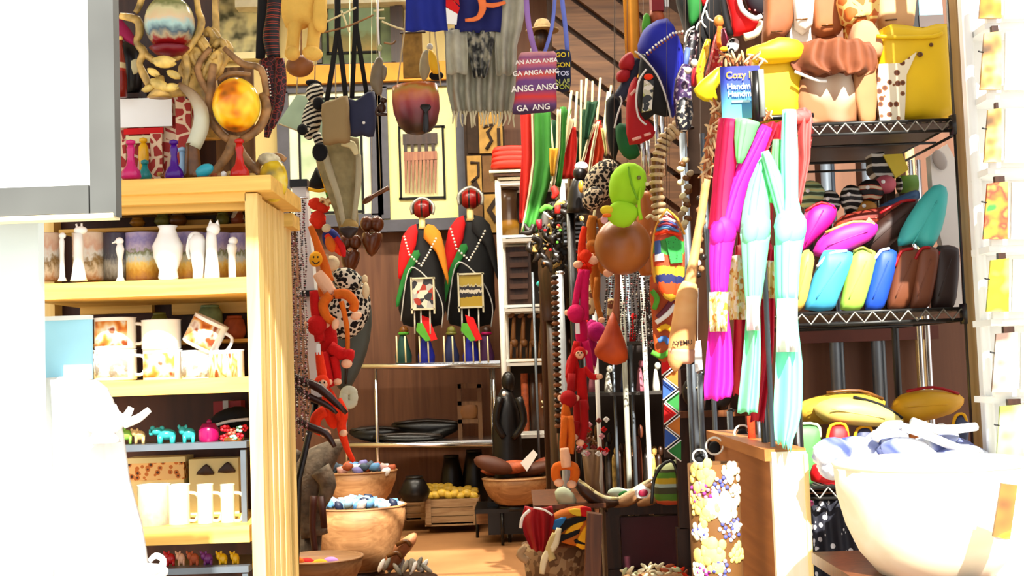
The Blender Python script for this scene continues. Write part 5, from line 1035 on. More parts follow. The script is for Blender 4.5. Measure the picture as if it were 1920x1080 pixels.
om = monkey('orange plush monkey at the bottom of the centre chain with curled arms', 3.9, orange, None, (1062, 800, 11, 48), [([(1060, 780), (1056, 830), (1058, 850)], [7, 7, 8], False), ([(1068, 780), (1072, 820), (1068, 850)], [7, 7, 8], False), ([(1062, 872), (1044, 876), (1042, 892), (1048, 905)], [8, 9, 9, 7], True), ([(1062, 872), (1076, 876), (1078, 892), (1072, 908)], [8, 9, 9, 7], True)], mg)
m = MB(); m.pt([(1058, 840), (1060, 858), (1062, 876)], [8, 10, 9], 3.87); part(om, 'forearm', m, peach)
# pale carved giraffes hanging behind the monkeys
for i, (x, y0, y1) in enumerate(((1108, 430, 470), (1110, 520, 590), (1134, 435, 480), (1145, 560, 610))):
    m = MB(); m.pt([(x, y0), (x, 428)], .6, 4.35, 5, sm=False); m.pt([(x, y0), (x + 2, (y0 + y1) / 2), (x - 2, y1)], [5, 9, 6], 4.35, 8, flat=.5); one('carved_pendant', ['upper left', 'lower left', 'upper right', 'lower right'][i] + ' pale mottled pendant behind the centre monkeys', 'pendant', m, P('pendant_mottle', 'noise', [(.45, (.68, .58, .34)), (.5, (.25, .09, .04)), (.6, (.6, .5, .2))], 30, 'Object', True, .6), 'pale pendants behind the centre monkeys')
# ================================================================== CENTRE RIGHT RACK
DC = 4.7
cr = T('chrome_stand', 'chrome and dark shelf stand full of carvings behind the gourds', 'rack', (1170, 980, DC))
pale = M('pale_pole', (.42, .42, .36), .5, var=.2)
for px, w, mt, d in ((1121, 4, wm, DC), (1174, 5, pale, DC + .02), (1186, 4, greym, DC + .1), (1213, 4.5, wm, DC - .05), (1153, 3, greym, DC + .1), (1100, 3, greym, DC + .1)):
    a = W(px, 750, d); part(cr, 'upright', MB().tube([(a.x, d, 0), (a.x, d, W(px, 500, d).z)], w * K(d)), mt)
for y in (640, 735, 945): part(cr, 'shelf', MB().pbox(1090, y, 1270, y + 6, DC + .02, DC + .4), M('shelf_dark', (.10, .09, .08), .4, .3))
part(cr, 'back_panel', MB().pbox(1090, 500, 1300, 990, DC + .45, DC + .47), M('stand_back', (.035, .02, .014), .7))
random.seed(5)
tk = [dwood, mwood, brg, M('figure_rust', (.17, .06, .03), .5), dk, gold]
for i in range(13):
    x = 1094 + i * 12 + random.uniform(-2, 2); h = random.uniform(110, 165); mt = tk[i % 6]; dd = DC + .12 + (i % 3) * .08
    th = T('carved_figure', ['slim', 'broad', 'tall', 'thin', 'polished', 'rough', 'dark', 'rust', 'narrow', 'plain', 'upright', 'smooth', 'ridged'][i] + ' carved brown figure, %s from the left on the low chrome shelf' % ['first', 'second', 'third', 'fourth', 'fifth', 'sixth', 'seventh', 'eighth', 'ninth', 'tenth', 'eleventh', 'twelfth', 'last'][i], 'carving', (x, 944, dd), 'carved figures on the low chrome shelf')
    part(th, 'body', MB().pl(x, 944, dd, [(8, 0), (6, 8), (6.5, h * .5), (5, h * .7), (3, h * .78)], 10), mt); part(th, 'head', MB().pe(x, 944 - h * .84, dd, 5, h * .08), mt)
for i in range(12):
    x = 1096 + i * 15; y = 735 if i % 2 else 640; mt = [redp, M('fig_pink', (.5, .2, .25), .5), dk, M('fig_pale', (.6, .58, .5), .4), mwood, M('fig_blue', (.05, .08, .2), .4)][i % 6]
    th = T('small_carving', ['red', 'pink', 'black', 'pale', 'brown', 'blue'][i % 6] + ' small figure on the %s chrome shelf, %s from the left among the small figures' % ('lower' if y > 700 else 'upper', ['first', 'second', 'third', 'fourth', 'fifth', 'sixth', 'seventh', 'eighth', 'ninth', 'tenth', 'eleventh', 'last'][i]), 'carving', (x, y, DC + .1), 'small figures on the chrome shelves')
    part(th, 'body', MB().pl(x, y, DC + .1, [(8, 0), (7, 12), (4, 26 + (i * 7) % 18), (2, 34 + (i * 7) % 18)], 10), mt); part(th, 'head', MB().pe(x + 2, y - 40 - (i * 7) % 18, DC + .1, 6, 7), mt)
# flower cluster
th = T('beaded_flowers', 'cluster of red, white and pink beaded flowers low in the centre', 'flowers', (1108, 945, 4.45))
for i in range(26):
    x, y = 1086 + random.random() * 52, 785 + random.random() * 68
    m = MB()
    for j in range(4): m.pe(x + 3 * math.cos(j * 1.57), y + 3 * math.sin(j * 1.57), 4.45 + (i % 3) * .02, 3.4, 2.6, 2, n=6, m=4)
    part(th, 'flower', m, [M('petal_dark', (.25, .05, .04), .5), whitec, redp, M('petal_pink', (.7, .35, .4), .5), brg][i % 5])
part(th, 'stems', MB().pl(1112, 945, 4.5, [(16, 0), (13, 40), (18, 100)], 10), wood('stem_wood', (.18, .10, .05), (.34, .22, .12)))
# gourds
gb = P('gourd_glow', 'noise', [(.3, (.26, .10, .03)), (.55, (.42, .17, .05)), (.8, (.56, .26, .08))], 6, 'Object', False, .35)
th = T('round_gourd', 'large round brown gourd hanging under the lime green cap', 'gourd', (1168, 516, 3.6)); part(th, 'shell', MB().pe(1168, 462, 3.6, 54, 54, 50, n=24, m=16), gb); part(th, 'neck', MB().pt([(1175, 420), (1178, 395), (1176, 370)], [22, 12, 8], 3.6), gb)
th = T('tall_gourd', 'tall orange brown gourd behind the round one', 'gourd', (1218, 518, 3.75)); part(th, 'shell', MB().pt([(1218, 516), (1216, 480), (1217, 440), (1214, 400), (1206, 360)], [16, 30, 30, 22, 10], 3.78, 16), M('gourd_orange', (.52, .20, .05), .4, var=.2)); part(th, 'stopper', MB().pe(1206, 358, 3.78, 9, 7), mwood); part(th, 'shell_beads', MB().pt([(1212, 410), (1220, 404), (1228, 412)], 3, 3.66), cream)
og = P('gourd_orange_red', 'noise', [(.3, (.42, .07, .012)), (.7, (.62, .13, .02))], 14, 'Object', False, .55)
th = T('teardrop_gourd', 'orange leather teardrop gourd hanging by a long neck', 'gourd', (1148, 684, 3.7)); part(th, 'shell', MB().pp([(1148, 584), (1158, 604), (1172, 640), (1178, 672), (1164, 682), (1148, 684), (1122, 672), (1114, 656), (1132, 622)], 3.7, .05), og); part(th, 'neck', MB().pt([(1152, 606), (1156, 570), (1158, 530), (1155, 490)], [10, 6, 5, 6], 3.7), M('neck_leather', (.34, .13, .06), .6))
# lime green cap with chameleon eyes
lm = M('lime_felt', (.40, .68, .03), .85, var=.06)
th = T('lime_cap', 'lime green felt cap with a beaded edge', 'cap', (1175, 430, 3.5))
part(th, 'crown', MB().pp([(1145, 330), (1165, 308), (1190, 306), (1210, 322), (1211, 350), (1200, 378), (1180, 392), (1155, 390), (1142, 366)], 3.5, .05), lm)
part(th, 'brim', MB().pp([(1138, 392), (1160, 376), (1190, 384), (1198, 402), (1180, 424), (1160, 426), (1140, 412)], 3.47, .02), lm)
part(th, 'seam', MB().pt([(1178, 312), (1184, 345), (1196, 375)], 2, 3.445), M('lime_dark', (.22, .45, .02), .8)); part(th, 'eye', MB().pe(1198, 333, 3.45, 4, 4, 3), olive); part(th, 'edge_tassel', MB().pt([(1200, 352), (1198, 385), (1202, 412)], [2, 3, 4], 3.46), lm); part(th, 'bead', MB().pe(1213, 345, 3.48, 5, 4), cream)
th = T('duck_plush', 'yellow duck plush head peeping under the lime cap', 'plush toy', (1138, 404, 3.45)); part(th, 'head', MB().pe(1138, 394, 3.46, 13, 9, 9), M('duck_yellow', (.75, .6, .05), .9)); part(th, 'beak', MB().pe(1138, 404, 3.43, 9, 4, 6), orange); part(th, 'throat', MB().pe(1133, 412, 3.45, 7, 8, 6), M('pink_soft', (.65, .4, .4), .9)); part(th, 'cord', MB().pt([(1138, 388), (1150, 340), (1152, -60)], .6, 3.56, 5), dstring)
leo = P('leopard_hat', 'spots', [(0, (.02, .015, .012)), (.48, (.05, .03, .02)), (.54, (.62, .52, .38))], 95, rough=.9)
th = T('leopard_hat', 'leopard print hat tilted behind the lime green cap', 'hat', (1128, 398, 4.1)); part(th, 'crown', MB().pe(1128, 342, 4.1, 32, 48, 30, 32, n=16, m=12), leo); part(th, 'brim', MB().pe(1112, 372, 4.05, 20, 24, 24, 30), leo); part(th, 'cord', MB().pt([(1140, 305), (1150, 200), (1152, -60)], .6, 4.12, 5), dstring)
# ribbed horn
rb = M('ribbed_horn', (.62, .47, .28), .6, var=.3, vs_=20); th = T('ribbed_horn', 'pale ribbed horn curving down beside the lime cap', 'horn', (1240, 412, 3.55))
pth = [(1285, 226), (1268, 240), (1250, 256), (1240, 280), (1232, 310), (1231, 345), (1234, 380), (1238, 408)]
part(th, 'core', MB().pt(pth, [8, 9, 10, 11, 11, 11, 10, 9], 3.55, 10), brg)
for i in range(18):
    u = i / 17 * (len(pth) - 1); k = min(int(u), len(pth) - 2); w = u - k
    x, y = [a + (b - a) * w for a, b in zip(pth[k], pth[k + 1])]; dx, dy = pth[k + 1][0] - pth[k][0], pth[k + 1][1] - pth[k][1]; a = math.degrees(math.atan2(-dx, dy))
    part(th, 'rib', MB().pe(x, y, 3.55, 15, 6.4, 14, a, n=10, m=6), rb)
# beaded shield
band = P('bead_bands', 'grad', [(0, (.6, .4, .05)), (.08, (.62, .10, .02)), (.2, (.03, .04, .15)), (.28, (.65, .42, .04)), (.38, (.62, .09, .02)), (.52, (.08, .36, .08)), (.66, (.62, .10, .02)), (.78, (.06, .10, .28)), (.86, (.45, .05, .05)), (.93, (.6, .6, .55))], 5, 'Generated', True, .45, dist=.12)
th = T('beaded_shield', 'pointed colourful beaded shield beside the tall gourd', 'beadwork', (1252, 565, 3.4))
part(th, 'board', MB().pp([(1250, 394), (1268, 418), (1282, 450), (1284, 500), (1280, 545), (1258, 566), (1236, 545), (1225, 500), (1224, 450), (1236, 415)], 3.4, .02, 4), band)
part(th, 'green_panel', MB().ps([(1248, 447), (1264, 442), (1280, 455), (1280, 492), (1258, 494)], 3.37, .012), P('green_dots', 'spots', [(0, (.01, .05, .02)), (.2, (.05, .42, .10))], 160, rough=.5)); part(th, 'blue_panel', MB().ps([(1228, 452), (1238, 450), (1240, 478), (1228, 480)], 3.375, .01), M('panel_blue', (.06, .1, .25), .5)); part(th, 'white_panel', MB().ps([(1228, 478), (1244, 474), (1246, 488), (1228, 490)], 3.374, .01), whitec)
for a in ([(1250, 392), (1230, 425), (1222, 480), (1228, 530)], [(1250, 392), (1270, 410), (1284, 440)]): part(th, 'edging', MB().pt(a, 2.2, 3.375, 6), M('edge_gold', (.65, .33, .04), .5))
for y, mt in ((414, whitec), (424, M('row_crimson', (.3, .02, .05), .5)), (432, M('row_blue', (.1, .25, .4), .5)), (440, ored)): part(th, 'bead_row', MB().pt([(1236 - (y - 414) * .3, y), (1250, y - 5), (1266 + (y - 414) * .4, y + 2)], 2.6, 3.37, 6), mt)
th = T('beaded_apron', 'orange, green and yellow beaded apron under the pointed shield', 'beadwork', (1248, 682, 3.5))
part(th, 'cloth', MB().pp([(1218, 520), (1250, 510), (1282, 530), (1272, 600), (1266, 650), (1246, 680), (1228, 660), (1222, 590)], 3.52, .015, 5), M('apron_orange', (.55, .13, .03), .6))
for p, mt in (([(1222, 545), (1232, 560), (1226, 580)], lgreen), ([(1262, 520), (1262, 545), (1256, 560)], yellow), ([(1232, 595), (1248, 580), (1262, 560)], M('ap_plum', (.18, .03, .06), .5)), ([(1230, 605), (1250, 590), (1266, 572)], whitec), ([(1234, 620), (1248, 612), (1262, 622)], yellow), ([(1234, 640), (1246, 634), (1254, 645)], M('ap_blue', (.08, .2, .5), .5)), ([(1222, 660), (1240, 668), (1256, 658)], lgreen), ([(1242, 528), (1250, 540), (1246, 556)], ored)): part(th, 'bead_patch', MB().pt(p, [5, 6, 5], 3.49, 6), mt)
th = T('zigzag_strip', 'hanging beaded strip of red, orange, blue and green zigzags', 'beadwork', (1258, 855, 3.6))
zc = [red, M('z_orange', (.58, .22, .03), .6), M('z_blue', (.05, .14, .45), .6), M('z_green', (.04, .25, .06), .6)]
for i in range(8):
    y = 672 + i * 23; o = i % 2; pts_ = [(1240, y), (1268, y), (1268, y + 23), (1240, y + 23)]
    tri = [(1241 + i, y - 8), (1266 + i, y + 12), (1241 + i, y + 32)] if o == 0 else [(1270 + i, y - 8), (1244 + i, y + 12), (1270 + i, y + 32)]
    part(th, 'triangle', MB().ps(tri, 3.6 - .006 * o, .012), zc[i % 4])
    part(th, 'zigzag_line', MB().pt([tri[0], tri[1], tri[2]], 1.5, 3.585, 5, sm=False), whitec)
part(th, 'backing', MB().ps([(1239, 660), (1270, 660), (1280, 858), (1246, 858)], 3.615, .008), dwood)
# tan leather bottle with a long neck
tan = P('tan_skin', 'noise', [(.3, (.62, .33, .14)), (.5, (.74, .44, .20)), (.75, (.80, .54, .28))], 9, 'Object', False, .55, sc=(1, 1, 2))
th = T('leather_bottle', 'tan leather bottle with a very long neck and burnt lettering', 'bottle', (1278, 684, 3.0))
part(th, 'body', MB().pt([(1278, 682), (1276, 676), (1279, 640), (1284, 590), (1289, 550), (1294, 530)], [18, 24, 25, 22, 20, 13], 3.0, 18), tan); part(th, 'neck', MB().pt([(1293, 536), (1302, 480), (1314, 410), (1324, 340), (1330, 290)], [12, 9, 8, 8, 7], 3.0, 10), tan); part(th, 'foot_patch', MB().pt([(1277, 683), (1277, 676), (1278, 655)], [17, 24.6, 25.4], 3.0, 18), M('pink_hide', (.66, .38, .27), .6)); part(th, 'stopper', MB().pe(1331, 288, 3.0, 9, 6), dwood)
text(th, 'lettering', 'AYEMU', 1279, 643, 3.0 - 26.5 * K(3), 8.5, M('burn_ink', (.05, .02, .01), .7, var=0), ang=3)
# grey posts of the central stand
for i, (px, y0, d, r) in enumerate(((1296, 680, 3.7, 5), (1316, 700, 3.1, 5.5), (1371, 770, 3.2, 6), (1294, 240, 3.9, 7), (1331, 250, 3.4, 5))):
    th = T('steel_post', ['grey steel post right of the zigzag strip', 'grey steel post left of the pink scarf tail', 'grey steel post under the scarves', 'grey steel post above the beaded shield', 'thin grey steel post behind the leather bottle neck'][i], 'post', (px, 1200, d), 'grey steel posts'); a = W(px, (y0 + 900) / 2, d); part(th, 'tube', MB().tube([(a.x, d, 0), (a.x, d, W(px, y0, d).z)], r * K(d)), greym); part(th, 'cap', MB().pe(px, y0, d, r * 1.2, 4), blackm)
# dark carved heads on the brown shelf behind the posts
th = T('mask_crate', 'dark brown crate behind the grey posts', 'crate', (1320, 990, 4.0)); part(th, 'front', MB().pbox(1268, 690, 1400, 990, 4.0, 4.04), dwood); part(th, 'ledge', MB().pbox(1266, 770, 1402, 782, 3.95, 4.0), mwood); part(th, 'leg', MB().pbox(1275, 990, 1295, 1280, 4.0, 4.04), dwood)
for i, (x, y) in enumerate(((1300, 735), (1350, 740))):
    th = T('carved_mask', ['dark round carved mask above the crate ledge, left', 'dark round carved mask above the crate ledge, right'][i], 'mask', (x, y + 30, 3.97), 'dark round masks'); part(th, 'face', MB().pe(x, y, 3.96, 22, 28, 14), ebony); part(th, 'nose', MB().pt([(x, y - 10), (x, y + 8)], [3, 5], 3.9), dwood)
    for s_ in (-9, 9): part(th, 'eye', MB().pe(x + s_, y - 8, 3.885, 4, 2.5, 2, n=6, m=4), cream)
# ================================================================== CHEST AND CLOTHS ON THE FLOOR
th = T('maroon_chest', 'dark wooden chest with a maroon panel', 'chest', (1222, 1240, 4.4))
part(th, 'panel', MB().pbox(1165, 968, 1300, 1068, 4.42, 4.46), M('maroon', (.13, .028, .045), .45, var=.15, vs_=8))
for q in ((1140, 946, 1305, 964), (1142, 1066, 1305, 1082)): part(th, 'rail', MB().pbox(*q, 4.38, 4.48), dwood)
for q in (1140, 1290): part(th, 'stile', MB().pbox(q, 960, q + 26, 1190, 4.39, 4.47), dwood)
part(th, 'top', MB().pbox(1136, 940, 1310, 948, 4.34, 4.66), dwood); part(th, 'side', MB().pbox(1141, 950, 1150, 1190, 4.47, 4.66), dwood)
for i, (x0, x1, y, mt) in enumerate(((1168, 1242, 948, M('book_red', (.55, .05, .05), .5)), (1205, 1250, 937, M('book_lemon', (.6, .5, .2), .5)), (1160, 1215, 936, M('book_white', (.75, .72, .65), .5)))):
    th = T('book', ['red covered book flat on the maroon chest', 'pale yellow book on top of the red book', 'white book on top of the red book'][i], 'book', ((x0 + x1) / 2, y, 4.4), 'books on the maroon chest')
    part(th, 'cover', MB().pbox(x0, y - 12, x1, y - 9.5, 4.36, 4.5), mt); part(th, 'cover', MB().pbox(x0, y - 3, x1, y - .5, 4.36, 4.5), mt); part(th, 'pages', MB().pbox(x0 + 1, y - 9.5, x1 - 1, y - 3, 4.364, 4.498), whitec)
def canoe(lab, pts, d, mt, inn):
    th = T('boat_tray', lab, 'tray', (pts[1][0], pts[1][1] + 10, d), 'boat shaped wooden trays')
    part(th, 'hull', MB().pt(pts, [4, 11, 12, 10, 4], d, 10, flat=1.6), mt); part(th, 'filling', MB().pt([(x, y - 8) for x, y in pts], [2, 7, 8, 6, 2], d, 8, flat=1.4), inn)
canoe('dark boat shaped tray with cream filling on the left of the chest', [(1075, 900), (1095, 920), (1115, 936), (1138, 944), (1160, 942)], 4.2, dwood, P('seed_fill', 'cell', [(0, (.62, .55, .3)), (.5, (.7, .66, .45)), (.85, (.3, .22, .1))], 70))
canoe('pale boat shaped tray in the middle of the chest top', [(1150, 948), (1172, 940), (1190, 930), (1210, 916), (1222, 906)], 4.25, bowlw, creamp)
canoe('pale boat shaped tray right above the books', [(1195, 946), (1215, 938), (1228, 930), (1240, 922), (1250, 912)], 4.22, bowlw, brg)
th = T('white_card', 'white card with a dark red emblem leaning on the chest', 'card', (1205, 930, 4.3)); part(th, 'sheet', MB().ps([(1190, 922), (1204, 908), (1222, 920), (1212, 934), (1194, 934)], 4.16, .008), whitec); part(th, 'emblem', MB().pe(1206, 924, 4.155, 9, 7, 2), M('emblem_red', (.3, .01, .06), .5))
th = T('paper_bundle', 'crumpled pale green and white paper on the left end of the chest', 'paper', (1155, 930, 4.3)); part(th, 'sheet', MB().pp([(1138, 925), (1150, 914), (1170, 916), (1178, 926), (1160, 934)], 4.3, .02), M('paper_green', (.6, .7, .62), .7)); part(th, 'leaf', MB().pe(1168, 925, 4.26, 9, 4, 4, -20), green)
strp = P('lime_stripes', 'grad', [(0, (.55, .12, .05)), (.12, (.6, .2, .08)), (.14, (.14, .30, .05)), (.28, (.10, .10, .05)), (.42, (.45, .55, .5)), (.50, (.60, .45, .04)), (.62, (.16, .36, .05)), (.74, (.10, .09, .04)), (.8, (.55, .6, .35)), (1, (.6, .6, .15))], 5, 'Generated', True, .7, dist=.03)
th = T('striped_basket', 'lime, yellow and black striped bag with a black hoop handle', 'bag', (1262, 946, 4.1)); part(th, 'body', MB().pp([(1228, 880), (1250, 866), (1290, 860), (1308, 880), (1306, 940), (1270, 946), (1232, 944), (1226, 910)], 4.1, .05, 4), strp); part(th, 'handle', MB().pt([(1222, 945), (1226, 900), (1242, 872), (1262, 866), (1272, 900), (1280, 945)], 3.2, 4.02), blackm)
# dark wooden post and draped cloths
th = T('wooden_post', 'brown wooden post beside the draped flag cloth', 'post', (1117, 1250, 3.9)); part(th, 'board', MB().ps([(1102, 962), (1130, 966), (1126, 1090), (1096, 1090)], 3.9, .06), mwood); part(th, 'foot', MB().pbox(1094, 1090, 1130, 1240, 3.9, 3.96), mwood)
th = T('red_cloth', 'crimson cloth with a white edge draped over the basket', 'cloth', (1010, 1030, 4.1)); part(th, 'cloth', MB().cloth([(984, 1036, 950), (978, 1040, 972), (982, 1034, 1000), (996, 1026, 1030)], 4.08, 2.5, .018, 20, 12, th=.02, bow=.05), M('crimson', (.40, .008, .02), .75)); part(th, 'edge', MB().pt([(976, 990), (980, 970), (994, 956)], 3, 4.03), whitec); part(th, 'edge', MB().pt([(1000, 952), (1020, 956), (1036, 966)], 2, 4.02), whitec)
th = T('flag_cloth', 'blue, black, gold and red flag cloth draped over the basket', 'cloth', (1072, 1032, 4.1))
part(th, 'sheet', MB().pp([(1032, 966), (1070, 950), (1108, 952), (1108, 990), (1104, 1030), (1080, 1024), (1040, 1012), (1030, 990)], 4.12, .03, 5), M('cloth_orange', (.58, .20, .02), .75))
for pts_, mt in (([(1040, 975), (1062, 970), (1050, 990), (1036, 992)], M('cl_blue', (.04, .25, .55), .7)), ([(1062, 972), (1104, 968), (1098, 976), (1072, 984), (1046, 1004), (1040, 996)], black), ([(1070, 986), (1095, 976), (1086, 992), (1058, 1002)], yellow), ([(1088, 950), (1108, 952), (1106, 966), (1090, 968)], red), ([(1066, 955), (1088, 954), (1090, 968), (1072, 964)], M('cl_lemon', (.8, .6, .05), .7)), ([(1040, 1006), (1062, 1000), (1084, 990), (1086, 1000), (1060, 1012), (1040, 1020)], black), ([(1088, 1000), (1106, 980), (1104, 1028), (1080, 1024)], yellow), ([(1080, 1010), (1104, 1018), (1102, 1024), (1078, 1018)], black)): part(th, 'colour_field', MB().pp(pts_, 4.088, .008, 6), mt)
th = T('woven_basket', 'brown woven basket under the draped cloths', 'basket', (1040, 1100, 4.2)); part(th, 'body', MB().pl(1045, 1140, 4.25, [(44, 0), (56, 60), (62, 120), (56, 122)], 24), P('weave', 'cell', [(0, (.20, .12, .06)), (.4, (.34, .22, .12)), (.8, (.46, .34, .2))], 60, rough=.8)); part(th, 'rim', MB().pl(1045, 1020, 4.25, [(60, 0), (64, 3), (58, 6)], 24), mwood); part(th, 'foot', MB().pl(1045, 1240, 4.25, [(40, 0), (44, 100)], 20), dwood)
for i, (pts_, mt) in enumerate((([(1048, 990), (1040, 1020), (1022, 1045), (1016, 1076)], crm), ([(1040, 1000), (1030, 1030), (1036, 1050)], M('straw_cloth', (.6, .5, .25), .8)), ([(985, 1024), (975, 1040), (990, 1052)], M('dried_leaf', (.45, .33, .2), .8)))):
    m = MB(); m.pt(pts_, [5, 8, 7, 5][:len(pts_)], 3.98, 7, flat=.5); one('cloth_strip', ['long cream', 'short straw coloured', 'small dry brown'][i] + ' twisted strip hanging over the woven basket', 'cloth strip', m, mt, 'twisted strips over the woven basket')
m = MB(); m.pp([(1040, 922), (1056, 912), (1076, 926), (1080, 946), (1050, 948)], 4.2, .03); one('pale_pouch', 'crumpled pale green cloth above the draped flag cloth', 'cloth', m, M('pale_cloth', (.55, .6, .45), .8))
th = T('sorting_table', 'brown table top carrying the draped cloths', 'table', (1060, 1240, 4.2)); part(th, 'top', MB().pbox(1000, 946, 1136, 954, 4.16, 4.7), mwood); part(th, 'leg', MB().pbox(1010, 954, 1020, 1180, 4.6, 4.64), mwood); part(th, 'leg', MB().pbox(1120, 954, 1130, 1180, 4.6, 4.64), mwood)
th = T('dry_flowers', 'heap of cream dry flowers at the bottom before the maroon chest', 'flowers', (1228, 1100, 3.9))
for i in range(40):
    x = 1166 + random.random() * 125; part(th, 'petal', MB().pe(x, 1068 + random.uniform(-8, 16), 3.9 + random.uniform(-.08, .08), 9, 3.6, 3, random.uniform(-70, 70), n=6, m=5), [crm, M('dry_green', (.5, .55, .35), .8), crm, ored if x > 1265 else crm, terr][i % 5])
part(th, 'bowl', MB().pl(1228, 1120, 3.9, [(50, 0), (66, 36), (60, 38)], 24), bowlw); part(th, 'stand', MB().pl(1228, 1300, 3.9, [(36, 0), (30, 180)], 16), dwood)

# dark and pale bead strands behind the teardrop gourd, nobody could count
m = MB(); random.seed(17)
for k in range(16):
    x = 1136 + k * 6.6
    for j in range(34):
        y = 512 + j * 4.4 + random.uniform(-1, 1)
        if y > 655 - (k * 37) % 40: break
        p = W(x + 2 * math.sin(j * .3 + k), y, 4.45 + random.uniform(-.03, .03)); r = 2.6 * K(4.45)
        m.add([p + Vector(q) * r for q in ((1, 0, 0), (-1, 0, 0), (0, 1, 0), (0, -1, 0), (0, 0, 1), (0, 0, -1))], [(0, 2, 4), (2, 1, 4), (1, 3, 4), (3, 0, 4), (2, 0, 5), (1, 2, 5), (3, 1, 5), (0, 3, 5)])
o = one('bead_strands', 'hanging dark and pale bead strands behind the orange teardrop gourd', 'bead strands', m, P('bead_mix_dark', 'cell', [(0, (.015, .012, .012)), (.45, (.10, .08, .07)), (.62, (.6, .58, .5)), (.72, (.3, .05, .05)), (.82, (.02, .02, .02))], 120, rough=.3)); o['kind'] = 'stuff'
part(cr, 'hook_bar', MB().pt([(1098, 428), (1152, 427)], 2, 4.35), greym); part(cr, 'bracket', MB().tube([W(1150, 427, 4.35), W(1150, 427, 4.35) + Vector((0, .8, 0))], .006), greym)
part(cr, 'hook_bar', MB().pt([(1130, 509), (1246, 507)], 2, 4.45), greym)
for px in (1134, 1242): part(cr, 'bracket', MB().tube([W(px, 508, 4.45), W(px, 508, 4.45) + Vector((0, .72, 0))], .006), greym)
# cords for the hanging goods in the centre
for lab, x, y, d in (('beaded_shield', 1250, 396, 3.42), ('leather_bottle', 1330, 290, 3.02), ('zigzag_strip', 1255, 662, 3.62), ('round_gourd', 1176, 372, 3.6), ('tall_gourd', 1206, 356, 3.78), ('teardrop_gourd', 1155, 490, 3.7), ('ribbed_horn', 1285, 226, 3.55), ('beaded_apron', 1250, 512, 3.53)):
    part(bpy.data.objects[lab], 'cord', MB().pt([(x, y), (x, -60)], .5, d, 5, sm=False), dstring)
# ================================================================== BEADED CAPES, UPPER RIGHT
th = T('blue_cape', 'royal blue beaded doll cape with a black apron, upper right', 'cape', (1238, 226, 3.55))
part(th, 'cape', MB().pp([(1215, 48), (1250, 34), (1272, 70), (1284, 120), (1276, 180), (1262, 222), (1244, 180), (1222, 130), (1196, 100), (1200, 70)], 3.56, .06), blue)
beads(th, [(1208, 104), (1230, 84), (1262, 62), (1286, 58)], 3.475, 2.6, beadw, 6); beads(th, [(1210, 108), (1232, 88), (1264, 66), (1286, 62)], 3.475, 2.2, M('bead_rust', (.3, .08, .05), .4), 6)
part(th, 'apron', MB().pp([(1202, 100), (1220, 120), (1240, 155), (1256, 218), (1228, 214), (1210, 226), (1196, 200), (1196, 160)], 3.47, .03), M('apron_black', (.025, .024, .024), .85))
wp = M('white_piping', (.62, .6, .58), .5)
part(th, 'piping', MB().pt([(1190, 96), (1206, 108), (1232, 140), (1248, 180), (1258, 220)], 2, 3.425, 5), wp); part(th, 'piping', MB().pt([(1212, 130), (1198, 152), (1193, 190), (1198, 220), (1212, 234)], 2, 3.425, 5), wp)
part(th, 'bead_panel', MB().ps([(1208, 150), (1226, 150), (1222, 206), (1204, 210)], 3.425, .01), P('bead_panel_cream', 'cell', [(0, (.03, .03, .03)), (.35, (.5, .48, .36)), (.6, (.35, .36, .12)), (.8, (.66, .63, .55))], 85, rough=.4)); part(th, 'red_knot', MB().pe(1216, 144, 3.42, 9, 6, 4), ored)
th = T('red_cape', 'red beaded doll cape with pink bars under the blue cape', 'cape', (1200, 272, 3.5))
part(th, 'cape', MB().pp([(1184, 152), (1196, 146), (1194, 200), (1206, 232), (1226, 240), (1224, 258), (1180, 272), (1174, 220), (1176, 180)], 3.5, .03), M('cape_red', (.45, .008, .02), .75))
for q in (((1186, 262), (1202, 257)), ((1208, 254), (1220, 250)), ((1182, 178), (1192, 168))): part(th, 'pink_bar', MB().pt(list(q), 3, 3.46, 6), M('bar_pink', (.7, .4, .34), .6))
part(th, 'hood', MB().pp([(1166, 108), (1182, 98), (1190, 112), (1186, 130), (1168, 132), (1160, 122)], 3.55, .03), M('hood_red', (.42, .012, .025), .7)); part(th, 'hood', MB().pp([(1156, 138), (1170, 130), (1182, 136), (1176, 152), (1158, 152)], 3.56, .03), M('hood_red', (.42, .01, .02)))
part(th, 'sleeve', MB().pt([(1196, 112), (1180, 150), (1160, 185)], [10, 11, 12], 3.58), M('sleeve_slate', (.05, .055, .09), .8)); part(th, 'piping', MB().pt([(1162, 180), (1166, 190), (1158, 215), (1152, 240)], 1.8, 3.5, 5), wp); part(th, 'green_train', MB().pp([(1154, 238), (1172, 232), (1190, 262), (1200, 290), (1180, 300), (1160, 280)], 3.6, .03), M('train_green', (.02, .16, .06), .8))
part(th, 'dark_back', MB().pp([(1136, 190), (1160, 180), (1166, 240), (1154, 300), (1140, 270)], 3.64, .03), black)
th = T('brass_pole', 'shiny brass pole at the top behind the blue cape', 'pole', (1185, 150, 4.3)); a = W(1185, 60, 4.3); part(th, 'tube', MB().tube([(a.x, 4.3, W(1185, 150, 4.3).z), (a.x, 4.3, 3.6)], 15 * K(4.3), 14), M('brass', (.75, .42, .10), .25, .7)); part(th, 'collar', MB().pl(1185, 152, 4.3, [(18, 0), (18, 8), (15, 10)], 14), M('brass', (.75, .42, .1)))
for i, px in enumerate((1232, 1244, 1206, 1216)):
    m = MB(); m.post(px, 212 if i < 2 else 258, 330, 3.75, 4); one('steel_tube', ['first', 'second', 'third', 'fourth'][i] + ' short bright steel tube below the blue cape', 'tube', m, chrome, 'short steel tubes below the blue cape')
